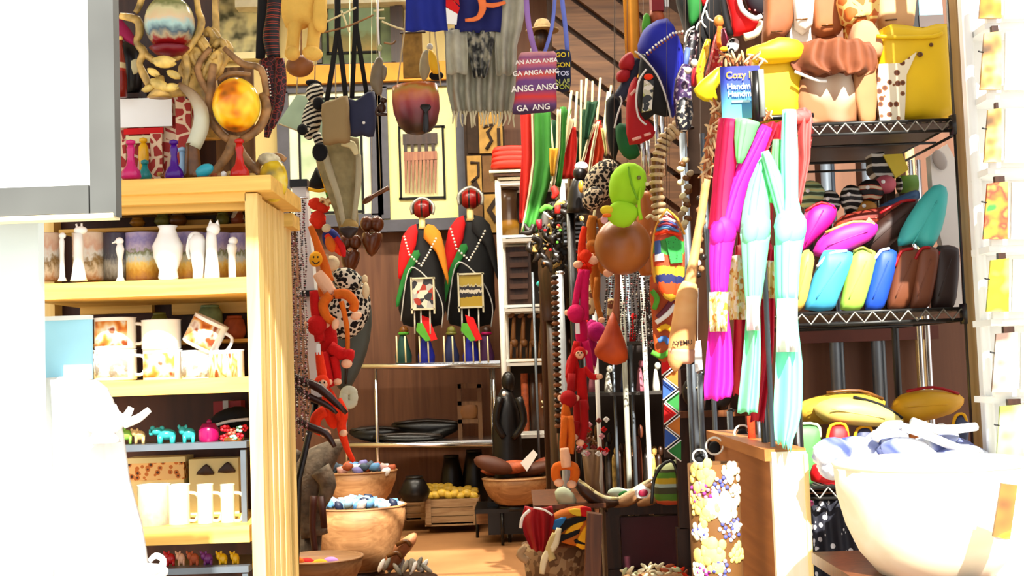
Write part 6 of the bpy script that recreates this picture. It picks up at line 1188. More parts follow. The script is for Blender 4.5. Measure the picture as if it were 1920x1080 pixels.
# tall dolls at the top
def topdoll(label, pieces, d, base):
    th = T('beaded_doll', label, 'doll', base, 'beaded dolls along the top right')
    for nm, m, mt in pieces: part(th, nm, m, mt)
    part(th, 'cord', MB().pt([(base[0], base[1] - 70), (base[0], -90)], .5, base[2], 5, sm=False), dstring)
    return th
topdoll('beaded doll with a red square face at the top edge above the blue cape', [('head', MB().pbox(1222, -12, 1244, 20, 3.6, 3.66), M('face_red', (.28, .01, .02), .6)), ('panel', MB().pbox(1246, -15, 1254, 12, 3.6, 3.66), wp), ('collar', MB().pp([(1220, 20), (1242, 22), (1244, 40), (1222, 42)], 3.62, .02), terr), ('green_sash', MB().pp([(1206, 30), (1216, 26), (1220, 48), (1204, 62)], 3.62, .015), lgreen)], 3.6, (1232, 42, 3.62))
topdoll('black beaded doll with white curved bead rows at the top', [('robe', MB().pp([(1262, -40), (1340, -40), (1352, 40), (1330, 90), (1300, 150), (1276, 140), (1284, 60)], 3.66, .06), black), ('green_cloak', MB().pp([(1290, -40), (1312, -40), (1316, 20), (1296, 50), (1290, 20)], 3.59, .02), green), ('red_collar', MB().pp([(1312, -30), (1330, -20), (1322, 10), (1314, 4)], 3.585, .015), red)] + [('bead_row', MB().pt(p, 2, 3.57, 5), beadw) for p in ([(1330, -10), (1320, 20), (1316, 40), (1324, 52)], [(1324, 20), (1328, 34), (1338, 40)], [(1318, 36), (1308, 46), (1306, 56)], [(1302, 50), (1288, 60), (1284, 80)])], 3.66, (1305, 150, 3.66))
bb = P('black_beaded', 'cell', [(0, (.02, .015, .02)), (.55, (.10, .05, .06)), (.8, (.45, .4, .38))], 130, rough=.4)
topdoll('slim doll in dark speckled beads between the blue cape and the black doll', [('robe', MB().pt([(1302, 60), (1294, 100), (1288, 140), (1284, 190)], [10, 14, 14, 8], 3.6, 10), bb), ('sash', MB().pt([(1290, 90), (1284, 130)], [5, 6], 3.54), M('sash_blue', (.14, .2, .45), .6))], 3.6, (1285, 195, 3.6))
rbm = P('red_beads', 'cell', [(0, (.38, .012, .02)), (.5, (.5, .03, .02)), (.82, (.62, .25, .2))], 140, rough=.35)
topdoll('doll in a long red beaded dress left of the blue sign', [('dress', MB().pp([(1346, 56), (1360, 62), (1356, 100), (1350, 150), (1332, 162), (1318, 160), (1330, 110), (1336, 80)], 3.3, .025), rbm), ('head', MB().pe(1348, 40, 3.3, 10, 12), M('doll_ochre', (.5, .22, .05), .5)), ('gold_sleeve', MB().pt([(1350, 50), (1348, 76), (1352, 92)], [5, 6, 4], 3.26), orange)], 3.3, (1338, 162, 3.3))
ybd = P('yellow_beads', 'cell', [(0, (.72, .42, .02)), (.7, (.8, .55, .05)), (.9, (.4, .15, .02))], 150, rough=.35)
topdoll('thick strand of yellow beads beside the red beaded dress', [('strand', MB().pt([(1328, 74), (1320, 105), (1312, 135), (1314, 165)], [5, 8, 8, 6], 3.25, 8), ybd), ('red_patch', MB().pp([(1298, 128), (1310, 124), (1308, 158), (1296, 160)], 3.28, .015), M('patch_red', (.4, .01, .03), .6)), ('shell', MB().pe(1302, 118, 3.27, 7, 8), M('shell_grey', (.62, .6, .5), .5))], 3.25, (1314, 170, 3.25))
pbd = P('purple_beads', 'cell', [(0, (.06, .03, .10)), (.5, (.14, .07, .16)), (.8, (.45, .38, .42))], 130, rough=.35)
topdoll('doll in purple speckled beadwork right of the blue cape', [('dress', MB().pt([(1286, 122), (1282, 150), (1280, 185), (1282, 240)], [8, 16, 18, 14], 3.42, 12), pbd), ('shell', MB().pe(1290, 132, 3.36, 7, 7), M('shell_grey', (.6, .6, .5))), ('lower_panel', MB().pp([(1268, 190), (1298, 186), (1296, 238), (1274, 246)], 3.36, .012), P('panel_speckle', 'cell', [(0, (.02, .02, .03)), (.6, (.4, .36, .3))], 150, rough=.4))], 3.42, (1282, 244, 3.42))
topdoll('bright red cloth doll with a black white dotted scarf at the top', [('cloth', MB().pp([(1356, -40), (1384, -40), (1386, 30), (1420, 40), (1424, 58), (1400, 62), (1376, 68), (1370, 30)], 3.1, .03), M('bright_red', (.75, .006, .012), .7)), ('dotted_scarf', MB().pp([(1398, -40), (1440, -40), (1440, 24), (1412, 26), (1396, 0)], 3.12, .02), P('black_dots', 'spots', [(0, (.7, .7, .68)), (.22, (.015, .01, .02))], 60, rough=.7)), ('white_trim', MB().pt([(1384, -10), (1392, 18), (1414, 34), (1428, 30)], 5, 3.06), whitec), ('trim', MB().pt([(1396, 70), (1418, 62), (1428, 40)], [8, 7, 5], 3.08), creamp), ('black_edge', MB().pt([(1352, -30), (1358, 20), (1370, 66)], 6, 3.1), black)], 3.1, (1390, 72, 3.1))
topdoll('small black and white mask with plum beads above the blue sign', [('mask', MB().pe(1374, 86, 3.12, 12, 16, 9, 20), P('bw_mask', 'spots', [(0, (.02, .02, .02)), (.35, (.65, .63, .6))], 50)), ('beads', MB().pp([(1352, 54), (1366, 58), (1366, 86), (1354, 88)], 3.15, .015), M('plum_beads', (.25, .015, .07), .5)), ('gold_trim', MB().pe(1358, 92, 3.12, 9, 5), yellow), ('dark_cloth', MB().pe(1360, 104, 3.14, 12, 8), M('ink_blue', (.02, .025, .06), .7))], 3.12, (1368, 112, 3.12))
m = MB(); m.pp([(1300, 168), (1330, 138), (1352, 124), (1354, 150), (1340, 172), (1345, 188), (1320, 190)], 3.0, .02); one('yellow_scarf', 'lemon yellow silk scarf bunched left of the blue sign', 'scarf', m, M('lemon_silk', (.72, .60, .02), .35))
# ================================================================== BLUE SIGN, FUR COLLAR, SCARVES
th = T('blue_sign', 'blue shop sign with orange and white lettering behind a black pole', 'sign', (1388, 222, 2.5))
part(th, 'board', MB().pbox(1352, 124, 1426, 222, 2.5, 2.506), P('sign_blue', 'grad', [(0, (.18, .52, .55)), (.35, (.09, .30, .52)), (.7, (.05, .10, .50)), (1, (.045, .05, .40))], 4, 'Generated', False, .5, dist=.1))
text(th, 'lettering', 'Cozy li', 1386, 141, 2.496, 13, M('sign_orange', (.85, .42, .10), .6, var=0)); text(th, 'lettering', 'Handmd', 1389, 162, 2.496, 11, whitem); text(th, 'lettering', 'Handma', 1390, 176, 2.496, 11, whitem); part(th, 'rule', MB().pbox(1372, 188, 1406, 192, 2.496, 2.5), M('sign_pale', (.5, .72, .75), .6))
th = T('black_pole', 'black and grey pole in front of the blue sign', 'pole', (1422, 228, 2.44)); a = W(1422, 180, 2.44); part(th, 'grip', MB().tube([(a.x - .003, 2.44, W(1418, 228, 2.44).z), (a.x - .003, 2.44, W(1418, 134, 2.44).z)], 11 * K(2.44)), blackm); part(th, 'core', MB().tube([(a.x + .004, 2.425, W(1424, 222, 2.44).z), (a.x + .004, 2.425, W(1424, 134, 2.44).z)], 5.5 * K(2.44)), M('core_grey', (.35, .37, .36), .4)); part(th, 'stem', MB().tube([(a.x, 2.46, 0), (a.x, 2.46, W(1420, 228, 2.44).z)], 5 * K(2.44)), greym)
fur = M('cream_fur', (.70, .52, .30), .95, var=.35, vs_=40)
th = T('fur_collar', 'cream feathery collar around the blue sign', 'collar', (1350, 330, 2.52)); random.seed(3)
for i in range(150):
    if i < 80: x, y = 1346 - i * .3 + random.uniform(-9, 7), 192 + i * 1.8
    elif i < 108: x, y = 1352 + (i - 80) * 2.9, 114 + random.uniform(-12, 8)
    else: x, y = 1358 + (i - 108) * 2.1, 212 + random.uniform(-9, 8)
    part(th, 'tuft', MB().pe(x, y, 2.53 + random.uniform(-.015, .02), 3, 11, 3, random.uniform(-75, 75), n=5, m=4), fur if i % 3 else M('rust_fur', (.42, .16, .06), .95))
part(th, 'band', MB().pt([(1345, 200), (1334, 250), (1328, 300), (1326, 330)], [8, 8, 7, 6], 2.56), M('rust_fur', (.42, .16, .06)))
part(th, 'band', MB().pt([(1345, 205), (1365, 222), (1400, 224), (1440, 214)], [8, 7, 7, 7], 2.56), fur)
def scarf(label, d, mt, strands, knot, tail, mid=None, th_=.004, ragged=4, gather=None):
    th = T('knotted_scarf', label, 'scarf', (tail[-1][0] * .5 + tail[-1][1] * .5, tail[-1][2], d), 'knotted scarves on the stand')
    for i, (rows, m2) in enumerate(strands): part(th, 'strand', MB().cloth(rows, d + .012 - .02 * i, 1.5, .012, 12, 12, ph=i, th=th_, bow=.02), m2 or mt)
    for pth_, rs_, m2 in gather or ():
        part(th, 'strand', MB().pt(pth_, rs_, d - .012, 16, flat=.62), m2 or mt)
        part(th, 'pleat', MB().pt([(px_ - r_ * .25, py_) for (px_, py_), r_ in zip(pth_, rs_)], [max(2, r_ * .32) for r_ in rs_], d - .012 - .42 * max(rs_) * K(d), 10, flat=.8), m2 or mt)
    x, y, rx, ry = knot; m = MB(); m.pe(x, y, d - .015, rx * .95, ry * .85, rx * .7, n=20, m=12, wob=.04); m.pe(x - rx * .3, y + ry * .1, d - .022, rx * .6, ry * .7, rx * .55, 14, n=14, m=10, wob=.04); part(th, 'knot', m, mt)
    part(th, 'tail', MB().cloth(tail, d - .005, 2, .012, 14, 16, th=th_, rag=ragged, bow=.02), mt)
    if mid: rows, m2 = mid; part(th, 'sequin_band', MB().cloth(rows, d - .034, 2, .012, 12, 4, th=th_, bow=.02), m2)
    return th
pk = M('scarf_magenta', (.72, .03, .45), .6, var=.15, vs_=6); hp = M('scarf_hot_pink', (.72, .01, .13), .6); mint = M('scarf_mint', (.26, .76, .44), .6, var=.12, vs_=6); mint2 = M('scarf_aqua', (.28, .78, .60), .6, var=.1, vs_=6); grs = M('scarf_green', (.22, .72, .25), .6); crim = M('scarf_crimson', (.55, .015, .06), .65); cor = M('scarf_coral', (.70, .16, .15), .6)
seq = P('sequins', 'cell', [(0, (.75, .62, .30)), (.5, (.8, .75, .6)), (.8, (.62, .30, .06))], 120, rough=.3)
scarf('crimson scarf behind, between the magenta and mint ones', 2.52, crim, [([(1430, 1460, 232), (1415, 1432, 300), (1385, 1395, 400), (1382, 1394, 470)], crim)], (1392, 400, 8, 30), [(1380, 1398, 460), (1378, 1400, 560), (1374, 1398, 660), (1376, 1396, 740)], ([(1368, 1400, 480), (1366, 1400, 600)], seq))
scarf('crimson scarf behind, between the two mint ones', 2.53, crim, [([(1455, 1472, 230), (1440, 1452, 330), (1432, 1446, 460)], crim)], (1440, 470, 9, 24), [(1432, 1452, 470), (1428, 1452, 560), (1420, 1450, 660), (1408, 1432, 790)], ([(1428, 1452, 490), (1428, 1452, 560)], seq))
scarf('coral scarf hanging over the right side of the stand', 2.55, cor, [([(1486, 1520, 206), (1488, 1526, 240), (1485, 1515, 310), (1484, 1500, 380)], cor)], (1500, 220, 22, 16), [(1490, 1524, 222), (1492, 1518, 300), (1488, 1500, 385)], None, ragged=1)
scarf('magenta scarf knotted once, leftmost on the stand', 2.42, pk, [], (1356, 432, 27, 36), [(1330, 1368, 455), (1332, 1362, 520), (1334, 1362, 560), (1326, 1372, 640), (1320, 1376, 720), (1322, 1372, 748)], ([(1330, 1366, 548), (1332, 1364, 622)], seq), gather=[([(1368, 224), (1362, 290), (1354, 360), (1352, 430)], [21, 22, 19, 25], hp), ([(1438, 238), (1410, 296), (1384, 352), (1364, 430)], [11, 19, 17, 24], pk), ([(1356, 435), (1350, 490), (1348, 556)], [26, 21, 15], pk)])
scarf('mint green scarf knotted once in the middle of the stand', 2.40, mint, [], (1418, 425, 29, 44), [(1394, 1436, 455), (1396, 1430, 540), (1400, 1424, 580), (1394, 1426, 650), (1386, 1424, 740), (1384, 1422, 775)], ([(1400, 1425, 556), (1402, 1424, 620)], whitec), gather=[([(1402, 226), (1394, 262), (1386, 306)], [24, 18, 5], grs), ([(1432, 296), (1424, 345), (1418, 395), (1416, 440)], [6, 20, 26, 29], mint), ([(1458, 262), (1456, 320), (1446, 380)], [9, 13, 9], grs), ([(1416, 440), (1414, 505), (1412, 575)], [29, 22, 13], mint)])
scarf('aqua scarf with the fullest knot and longest tail', 2.38, mint2, [], (1482, 424, 32, 44), [(1452, 1498, 460), (1454, 1498, 540), (1458, 1496, 600), (1454, 1504, 680), (1450, 1504, 760), (1452, 1498, 800), (1456, 1482, 836)], ([(1458, 1496, 560), (1458, 1496, 660)], whitec), ragged=14, gather=[([(1480, 206), (1480, 290), (1481, 370), (1482, 425)], [13, 17, 16, 29], mint2), ([(1434, 284), (1452, 335), (1468, 395), (1476, 425)], [8, 15, 14, 20], mint), ([(1482, 430), (1478, 490), (1477, 565)], [30, 23, 19], mint2)])
th = T('scarf_stand', 'black stand that carries the knotted scarves', 'stand', (1420, 1240, 2.6)); part(th, 'crossbar', MB().pt([(1335, 226), (1420, 222), (1525, 216)], 5, 2.585, 8), blackm); a = W(1430, 700, 2.6); part(th, 'upright', MB().tube([(a.x, 2.6, 0), (a.x, 2.6, W(1424, 222, 2.6).z)], 8 * K(2.6)), blackm)
# rolled cloths and pens behind the scarves
for i, (x0, x1, y0, mt) in enumerate(((1402, 1416, 780, ored), (1420, 1428, 790, greym), (1432, 1444, 740, M('roll_black', (.02, .02, .03), .5)), (1446, 1454, 810, M('roll_navy', (.02, .03, .06), .5)))):
    m = MB(); m.post((x0 + x1) / 2, y0, 838, 2.75, (x1 - x0) / 2, 12); one('cloth_roll', ['orange cloth roll standing on the wooden pedestal', 'thin grey roll standing on the wooden pedestal', 'black roll standing on the wooden pedestal', 'navy roll at the back of the wooden pedestal'][i], 'roll', m, mt, 'rolls standing on the wooden pedestal')
# ================================================================== PEDESTAL AND FLOWERED ROLL
ped = T('wooden_pedestal', 'narrow wooden pedestal with its front coloured pale for the sunlight', 'pedestal', (1478, 1240, 2.4))
x0, x1 = W(1447, 900, 2.4).x, W(1512, 900, 2.4).x; zt = W(1450, 842, 2.4).z
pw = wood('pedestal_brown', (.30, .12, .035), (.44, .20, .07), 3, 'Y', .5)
part(ped, 'side_panel', MB().box((x0, 2.41, 0), (x0 + .02, 3.1, zt - .02)), pw); part(ped, 'front_panel', MB().box((x0, 2.39, 0), (x1, 2.41, zt - .005)), wood('pedestal_sunlit', (.84, .76, .56), (.90, .84, .68), 3, 'Z', .5)); part(ped, 'back_panel', MB().box((x0, 3.08, 0), (x1, 3.1, zt - .02)), pw); part(ped, 'side_panel', MB().box((x1 - .02, 2.41, 0), (x1, 3.1, zt - .02)), pw)  # front panel wood is paler than the sides: sunlight put into its colour
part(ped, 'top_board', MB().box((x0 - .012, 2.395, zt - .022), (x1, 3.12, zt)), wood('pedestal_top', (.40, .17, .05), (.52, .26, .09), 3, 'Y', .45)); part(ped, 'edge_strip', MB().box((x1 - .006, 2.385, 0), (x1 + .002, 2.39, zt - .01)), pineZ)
th = T('flowered_roll', 'rolled brown cloth printed with big yellow flowers and berries', 'cloth roll', (1340, 1240, 2.5)); 
a = W(1342, 1000, 2.5); zr = W(1340, 868, 2.5).z; R0 = 47 * K(2.5)
part(th, 'roll', MB().lathe((a.x, 2.5, 0), [(R0, 0), (R0, zr * .4), (R0 * 1.01, zr * .8), (R0, zr), (R0 * .7, zr), (R0 * .65, zr - .02)], 28), M('roll_brown', (.20, .10, .025), .8))
random.seed(11)
def onroll(px, py):
    u = max(-.92, min(.92, (px - 1339) / 47.0)); q = math.asin(u); p = W(px, py, 2.45); return Vector((a.x + R0 * 1.02 * math.sin(q), 2.5 - R0 * 1.02 * math.cos(q), p.z)), q
fy = M('flower_yellow', (.78, .62, .22), .8, var=.2, vs_=40); fw_ = M('flower_cream', (.80, .76, .58), .8); fp = M('berry_purple', (.34, .06, .30), .6); fb = M('berry_blue', (.14, .15, .42), .6); fwh = M('berry_pale', (.62, .62, .76), .6)
def blossom(px, py, r, mt):
    m = MB()
    for j in range(15):
        q = j * 2 * PI / 15 + random.uniform(-.2, .2); rr = r * random.uniform(.35, .95); p, an = onroll(px + rr * math.cos(q), py + rr * math.sin(q) * 1.1)
        k = K(2.5); w = r * random.uniform(.2, .42); m.ell(p, (w * k, .003 + .002 * (j % 3) / 3, w * 1.2 * k), Matrix.Rotation(an, 3, 'Z'), 8, 5)
    p, an = onroll(px, py); m.ell(p, (r * .5 * K(2.5), .004, r * .5 * K(2.5)), Matrix.Rotation(an, 3, 'Z'), 8, 5); part(th, 'blossom', m, mt)
for px, py, r, mt in ((1312, 892, 24, fy), (1366, 886, 20, fw_), (1352, 950, 30, fw_), (1318, 962, 22, fy), (1322, 1040, 30, fy), (1370, 1040, 18, fy), (1306, 1000, 14, fw_), (1300, 940, 13, fy), (1372, 920, 12, fw_), (1370, 990, 12, fw_), (1300, 1075, 14, fw_)): blossom(px, py, r, mt)
def berries(px, py, n, mts, s_):
    for i in range(n):
        q = i * 2.4; rr = s_ * math.sqrt((i + .5) / n); p, an = onroll(px + rr * math.cos(q), py + rr * math.sin(q)); k = K(2.5)
        m = MB(); m.ell(p, (4 * k, .004, 4 * k), Matrix.Rotation(an, 3, 'Z'), 7, 5); part(th, 'berry', m, mts[i % len(mts)])
berries(1312, 926, 16, [fp, M('berry_pink', (.62, .25, .4), .6)], 20); berries(1344, 910, 12, [fb, fwh], 16); berries(1360, 992, 20, [fb, fwh], 22); berries(1304, 1000, 10, [fb, fwh], 11); berries(1340, 1066, 12, [fwh, fb], 16); berries(1310, 1078, 8, [fp], 12)
# ================================================================== WIRE RACK ON THE RIGHT
RF, RB = 2.55, 3.05
rk = T('wire_rack', 'black wire shelving rack full of purses and bags', 'rack', (1650, 1240, RF))
wire = M('wire_black', (.06, .06, .058), .35, .5); wl = M('wire_light', (.30, .29, .26), .4, .5)
def rpost(px, py, d, top=2.2, nm='upright'):
    a = W(px, py, d); part(rk, nm, MB().tube([(a.x, d, 0), (a.x, d, top)], 10 * K(d), 12), blackm); part(rk, 'chrome_strip', MB().tube([(a.x - .002, d - 9 * K(d), .1), (a.x - .002, d - 9 * K(d), top)], 3.4 * K(d), 6), chrome)
    return a.x
XR = rpost(1806, 400, RF); XL = rpost(1476, 400, RF, 1.47); 
for xx, zt_ in ((XR, 2.2), (XL, 1.47)):
    part(rk, 'upright', MB().tube([(xx, RB, 0), (xx, RB, zt_)], .009, 12), blackm)
for px in (1716, 1731): a = W(px, 480, 3.1); part(rk, 'rear_rod', MB().tube([(a.x, 3.1, .1), (a.x, 3.1, W(px, 300, 3.1).z)], .007), chrome)
SZ = []
for y in (240, 594, 920):
    z = W(1650, y, RF).z; SZ.append(z); h = .011
    for zz in (z + h, z - h):
        part(rk, 'rim_wire', MB().tube([(XL, RF - .005, zz), (XR + .02, RF - .005, zz)], .0036, 6), wire); part(rk, 'rim_wire', MB().tube([(XL, RB, zz), (XR, RB, zz)], .003, 6), wire); part(rk, 'rim_wire', MB().tube([(XR + .008, RF, zz), (XR + .008, RB, zz)], .003, 6), wire); part(rk, 'rim_wire', MB().tube([(XL, RF, zz), (XL, RB, zz)], .003, 6), wire)
    n = 10; zig = []
    for i in range(n * 2 + 1): zig.append((XL + (XR - XL) * i / (n * 2), RF - .006, z + (h if i % 2 else -h)))
    part(rk, 'truss_wire', MB().tube(zig, .0028, 5), wl)
    m = MB()
    for i in range(26):
        x = XL + (XR - XL) * (i + .5) / 26; part(rk, 'deck_wire', MB().tube([(x, RF, z + h - .002), (x, RB, z + h - .002)], .0022, 5), wire)
    part(rk, 'liner', MB().box((XL + .005, RF + .004, z + h - .0045), (XR - .005, RB, z + h - .002)), M('shelf_liner', (.15, .125, .105), .5)); part(rk, 'collar', MB().tube([(XR, RF, z - .02), (XR, RF, z + .02)], .018, 12), blackm)
    for q in (-.014, .014): part(rk, 'cross_brace', MB().tube([(XL, (RF + RB) / 2 + q * 8, z - h), (XR, (RF + RB) / 2 + q * 8, z - h)], .003, 5), wire)
# bags on the top shelf
yb = M('bag_yellow', (.80, .58, .02), .5, var=.1, vs_=8); tl = M('bag_tan', (.34, .14, .06), .65, var=.2, vs_=20); hide = P('cow_hide', 'noise', [(.4, (.40, .20, .10)), (.5, (.62, .48, .36)), (.58, (.82, .80, .75))], 6, 'Object', False, .8)
th = T('hide_bag', 'tan leather bag with a ruffled flap over white cowhide on the top wire shelf', 'bag', (1568, 232, 2.58))
part(th, 'body', MB().pp([(1494, 130), (1530, 110), (1600, 108), (1640, 116), (1642, 170), (1640, 230), (1570, 234), (1500, 232), (1496, 180)], 2.68, .05, 5), tl); part(th, 'hide_panel', MB().pp([(1500, 150), (1545, 146), (1596, 140), (1606, 228), (1552, 232), (1502, 230)], 2.625, .012, 5), hide)
part(th, 'flap', MB().cloth([(1500, 1630, 78), (1490, 1642, 96), (1484, 1645, 118), (1490, 1642, 132), (1520, 1620, 142)], 2.6, 3.5, .016, 24, 10, th=.012, bow=.03), M('flap_brown', (.26, .10, .045), .7, var=.25, vs_=20)); part(th, 'trim', MB().pt([(1490, 134), (1530, 150), (1550, 152)], 3, 2.59), whitec); part(th, 'side_gusset', MB().pp([(1600, 140), (1640, 130), (1640, 228), (1612, 230)], 2.62, .012, 5), M('gusset', (.50, .26, .12), .6))
th = T('yellow_bag', 'bright yellow bag at the left end of the top wire shelf', 'bag', (1450, 232, 2.62)); part(th, 'body', MB().pp([(1408, 110), (1450, 100), (1495, 108), (1498, 160), (1494, 228), (1440, 228), (1410, 220)], 2.66, .04, 5), yb); part(th, 'flap', MB().pp([(1400, 92), (1430, 82), (1460, 70), (1496, 76), (1510, 94), (1500, 112), (1470, 118), (1430, 120), (1404, 112)], 2.61, .025), yb)
lsp = P('leopard_patch', 'spots', [(0, (.16, .06, .03)), (.24, (.30, .14, .06)), (.34, (.80, .74, .58))], 55, rough=.7)
th = T('spotted_yellow_bag', 'bright yellow bag with a leopard spotted side at the right of the top wire shelf', 'bag', (1706, 232, 2.58)); part(th, 'body', MB().pp([(1642, 60), (1680, 52), (1720, 58), (1766, 50), (1772, 110), (1778, 222), (1720, 228), (1648, 228), (1640, 140)], 2.68, .05, 6), yb); part(th, 'spotted_panel', MB().ps([(1648, 120), (1690, 118), (1720, 96), (1700, 140), (1696, 226), (1650, 226), (1644, 170)], 2.622, .012), lsp); part(th, 'spot', MB().pe(1725, 102, 2.62, 6, 5, 3), brg); part(th, 'spot', MB().pe(1746, 84, 2.625, 4, 4, 3), brg)
part(th, 'flap_edge', MB().pt([(1644, 68), (1690, 70), (1750, 68), (1768, 60)], 4, 2.625), yb)
# bags stacked behind
for i, (pts_, d, mt, lab) in enumerate((([(1438, -40), (1485, -40), (1486, 40), (1470, 70), (1432, 78), (1434, 30)], 2.80, tl, 'dull brown leather bag at the top left corner of the wire rack'), ([(1488, -40), (1520, -40), (1520, 52), (1490, 55)], 2.78, M('bag_white', (.78, .74, .68), .6), 'narrow white leather bag between the brown ones'),
        ([(1522, -40), (1576, -40), (1582, 50), (1560, 66), (1522, 60)], 2.82, M('bag_chestnut', (.42, .17, .07), .6, var=.2, vs_=10), 'chestnut leather bag beside the giraffe print bag'), ([(1574, -40), (1640, -40), (1644, 30), (1630, 50), (1580, 44)], 2.76, P('giraffe_bag', 'crack', [(0, (.78, .58, .22)), (.10, (.55, .17, .03))], 34), 'orange giraffe print bag at the top of the wire rack'),
        ([(1642, -40), (1705, -40), (1710, 52), (1660, 56), (1642, 40)], 2.80, M('bag_beige', (.62, .42, .24), .6, var=.15), 'beige leather bag above the spotted yellow bag'), ([(1600, 46), (1630, 44), (1650, 80), (1648, 110), (1610, 112), (1592, 90)], 2.66, M('bag_rose', (.55, .30, .18), .7), 'small rose tan pouch squeezed beside the spotted yellow bag'))):
    m = MB(); m.pp(pts_, d, .03, 5); th = T('leather_bag', lab, 'bag', (pts_[-1][0], pts_[-1][1], d), 'leather bags stacked on the wire rack'); part(th, 'body', m, mt); y_ = max(p[1] for p in pts_); x_ = sum(p[0] for p in pts_) / len(pts_); part(th, 'seam', MB().pt([(x_ - 12, y_ - 18), (x_ + 10, y_ - 20)], 1.6, d - .032, 5), brg)
    part(th, 'lower_body', MB().pbox(x_ - 20, y_ - 20, x_ + 20, 234, d + .01, d + .05), mt)
th = T('framed_print', 'pale blue print in a black frame at the top right of the wire rack', 'picture', (1740, 50, 3.2)); part(th, 'print', MB().pbox(1722, -40, 1766, 28, 3.2, 3.21), M('print_blue', (.3, .6, .7), .6)); part(th, 'frame', MB().pbox(1708, -40, 1722, 60, 3.19, 3.22), blackm); part(th, 'frame', MB().pbox(1722, 28, 1770, 50, 3.19, 3.22), M('frame_grey', (.14, .11, .1), .6))
# purses on the middle shelf: pillow standing on its end
zipm = M('zip_red', (.40, .01, .02), .5)
def purse(label, pts_, d, mt, t=.022, trim=None, tr=None, seam=True):
    th = T('purse', label, 'purse', (sum(p[0] for p in pts_) / len(pts_), max(p[1] for p in pts_), d), 'purses on the wire rack')
    part(th, 'body', MB().pp(pts_, d, t, 2.6), mt)
    if trim: part(th, 'zip', MB().pt(tr, 3, d - t * .55, 6), trim)
    if seam:
        c = (sum(p[0] for p in pts_) / len(pts_), sum(p[1] for p in pts_) / len(pts_)); f = max(pts_, key=lambda p: (p[0] - c[0]) ** 2 + (p[1] - c[1]) ** 2)
        v = ((f[0] - c[0]) * .6, (f[1] - c[1]) * .6); part(th, 'seam', MB().pt([(c[0] - v[0], c[1] - v[1]), c, (c[0] + v[0], c[1] + v[1])], 1.2, d - t * .98, 5), mt)
    return th
def cl(n, c): return M('purse_' + n, c, .5, var=.10, vs_=12)
lean = lambda x0, x1, y0, y1, s_: [(x0 + s_, y0 + 14), (x0 + s_ + 14, y0), (x1 + s_ - 8, y0 + 2), (x1 + s_, y0 + 18), (x1 - 2, y1 - 20), (x1 - 14, y1), (x0 + 4, y1), (x0 - 2, y1 - 14)]
purse('straw yellow purse, leftmost standing on the middle wire shelf', lean(1488, 1514, 468, 582, 12), 2.60, cl('straw', (.70, .50, .14)))
purse('sky blue purse standing with a white zip edge', lean(1512, 1572, 468, 582, 26), 2.60, cl('sky', (.10, .42, .62)), .025, whitec, [(1532, 500), (1556, 476), (1588, 470)])
purse('lime and white purse standing on the middle wire shelf', lean(1578, 1624, 466, 582, 18), 2.60, cl('lime', (.42, .66, .14)), .022, olive, [(1600, 472), (1618, 464), (1634, 476)])
purse('royal blue purse standing on the middle wire shelf', lean(1624, 1664, 466, 582, 18), 2.60, cl('royal', (.03, .12, .52)), .02, whitec, [(1640, 486), (1652, 470), (1668, 466)])
purse('chestnut brown purse with a red zip, left of its twin', lean(1666, 1710, 464, 580, 16), 2.60, cl('chestnut', (.22, .085, .04)), .02, zipm, [(1678, 500), (1690, 472), (1712, 466)])
purse('chestnut brown purse standing beside the nearly black one', lean(1708, 1748, 462, 580, 12), 2.595, cl('chestnut2', (.24, .095, .05)), .02, zipm, [(1716, 486), (1728, 466), (1744, 464)])
purse('dark brown nearly black purse at the right end of the middle wire shelf', lean(1748, 1794, 460, 580, 4), 2.60, cl('darkbrown', (.055, .03, .025)), .02, zipm, [(1752, 500), (1762, 472)])
purse('magenta purse lying furthest left on the heap', [(1492, 470), (1500, 420), (1520, 386), (1552, 380), (1568, 392), (1560, 420), (1530, 450), (1500, 476)], 2.66, cl('magenta', (.60, .02, .30)), .03, zipm, [(1510, 396), (1540, 380), (1566, 392)])
purse('violet pink purse lying in front on the heap', [(1524, 470), (1550, 434), (1600, 416), (1638, 416), (1646, 430), (1630, 452), (1580, 476), (1540, 484)], 2.62, cl('violet', (.58, .05, .42)), .03, gold, [(1548, 436), (1600, 416), (1640, 420)])
purse('dark brown long purse leaning in the middle of the heap', [(1600, 470), (1620, 440), (1670, 395), (1710, 372), (1722, 380), (1716, 410), (1680, 450), (1640, 482), (1610, 480)], 2.66, cl('coffee', (.07, .032, .022)), .03, zipm, [(1650, 400), (1690, 378), (1716, 376)])
purse('turquoise purse leaning upright at the right of the heap', [(1684, 462), (1690, 430), (1720, 380), (1750, 348), (1772, 350), (1774, 380), (1764, 430), (1746, 466), (1730, 470), (1716, 456)], 2.62, cl('turquoise', (.10, .52, .50)), .03)
purse('red brown patterned pouch under the dark long purse', [(1560, 430), (1580, 404), (1640, 390), (1716, 380), (1724, 400), (1660, 420), (1600, 436)], 2.74, P('pouch_pattern', 'cell', [(0, (.26, .04, .02)), (.7, (.38, .08, .03)), (.9, (.6, .4, .3))], 70), .03)
purse('slate blue thin pouch behind the red brown pouch', [(1648, 386), (1690, 366), (1716, 356), (1724, 364), (1716, 380), (1660, 394)], 2.80, cl('slate', (.06, .14, .26)), .02)
th = T('white_parcel', 'white printed paper bag standing behind the turquoise purse', 'parcel', (1770, 582, 2.8)); part(th, 'sheet', MB().ps([(1744, 292), (1776, 270), (1792, 300), (1800, 462), (1770, 470), (1752, 400)], 2.78, .03), whitec); part(th, 'label', MB().pe(1762, 300, 2.775, 13, 20, 3, -20), M('label_grey', (.45, .42, .4), .6)); part(th, 'lower', MB().pbox(1752, 462, 1802, 580, 2.79, 2.82), whitec)
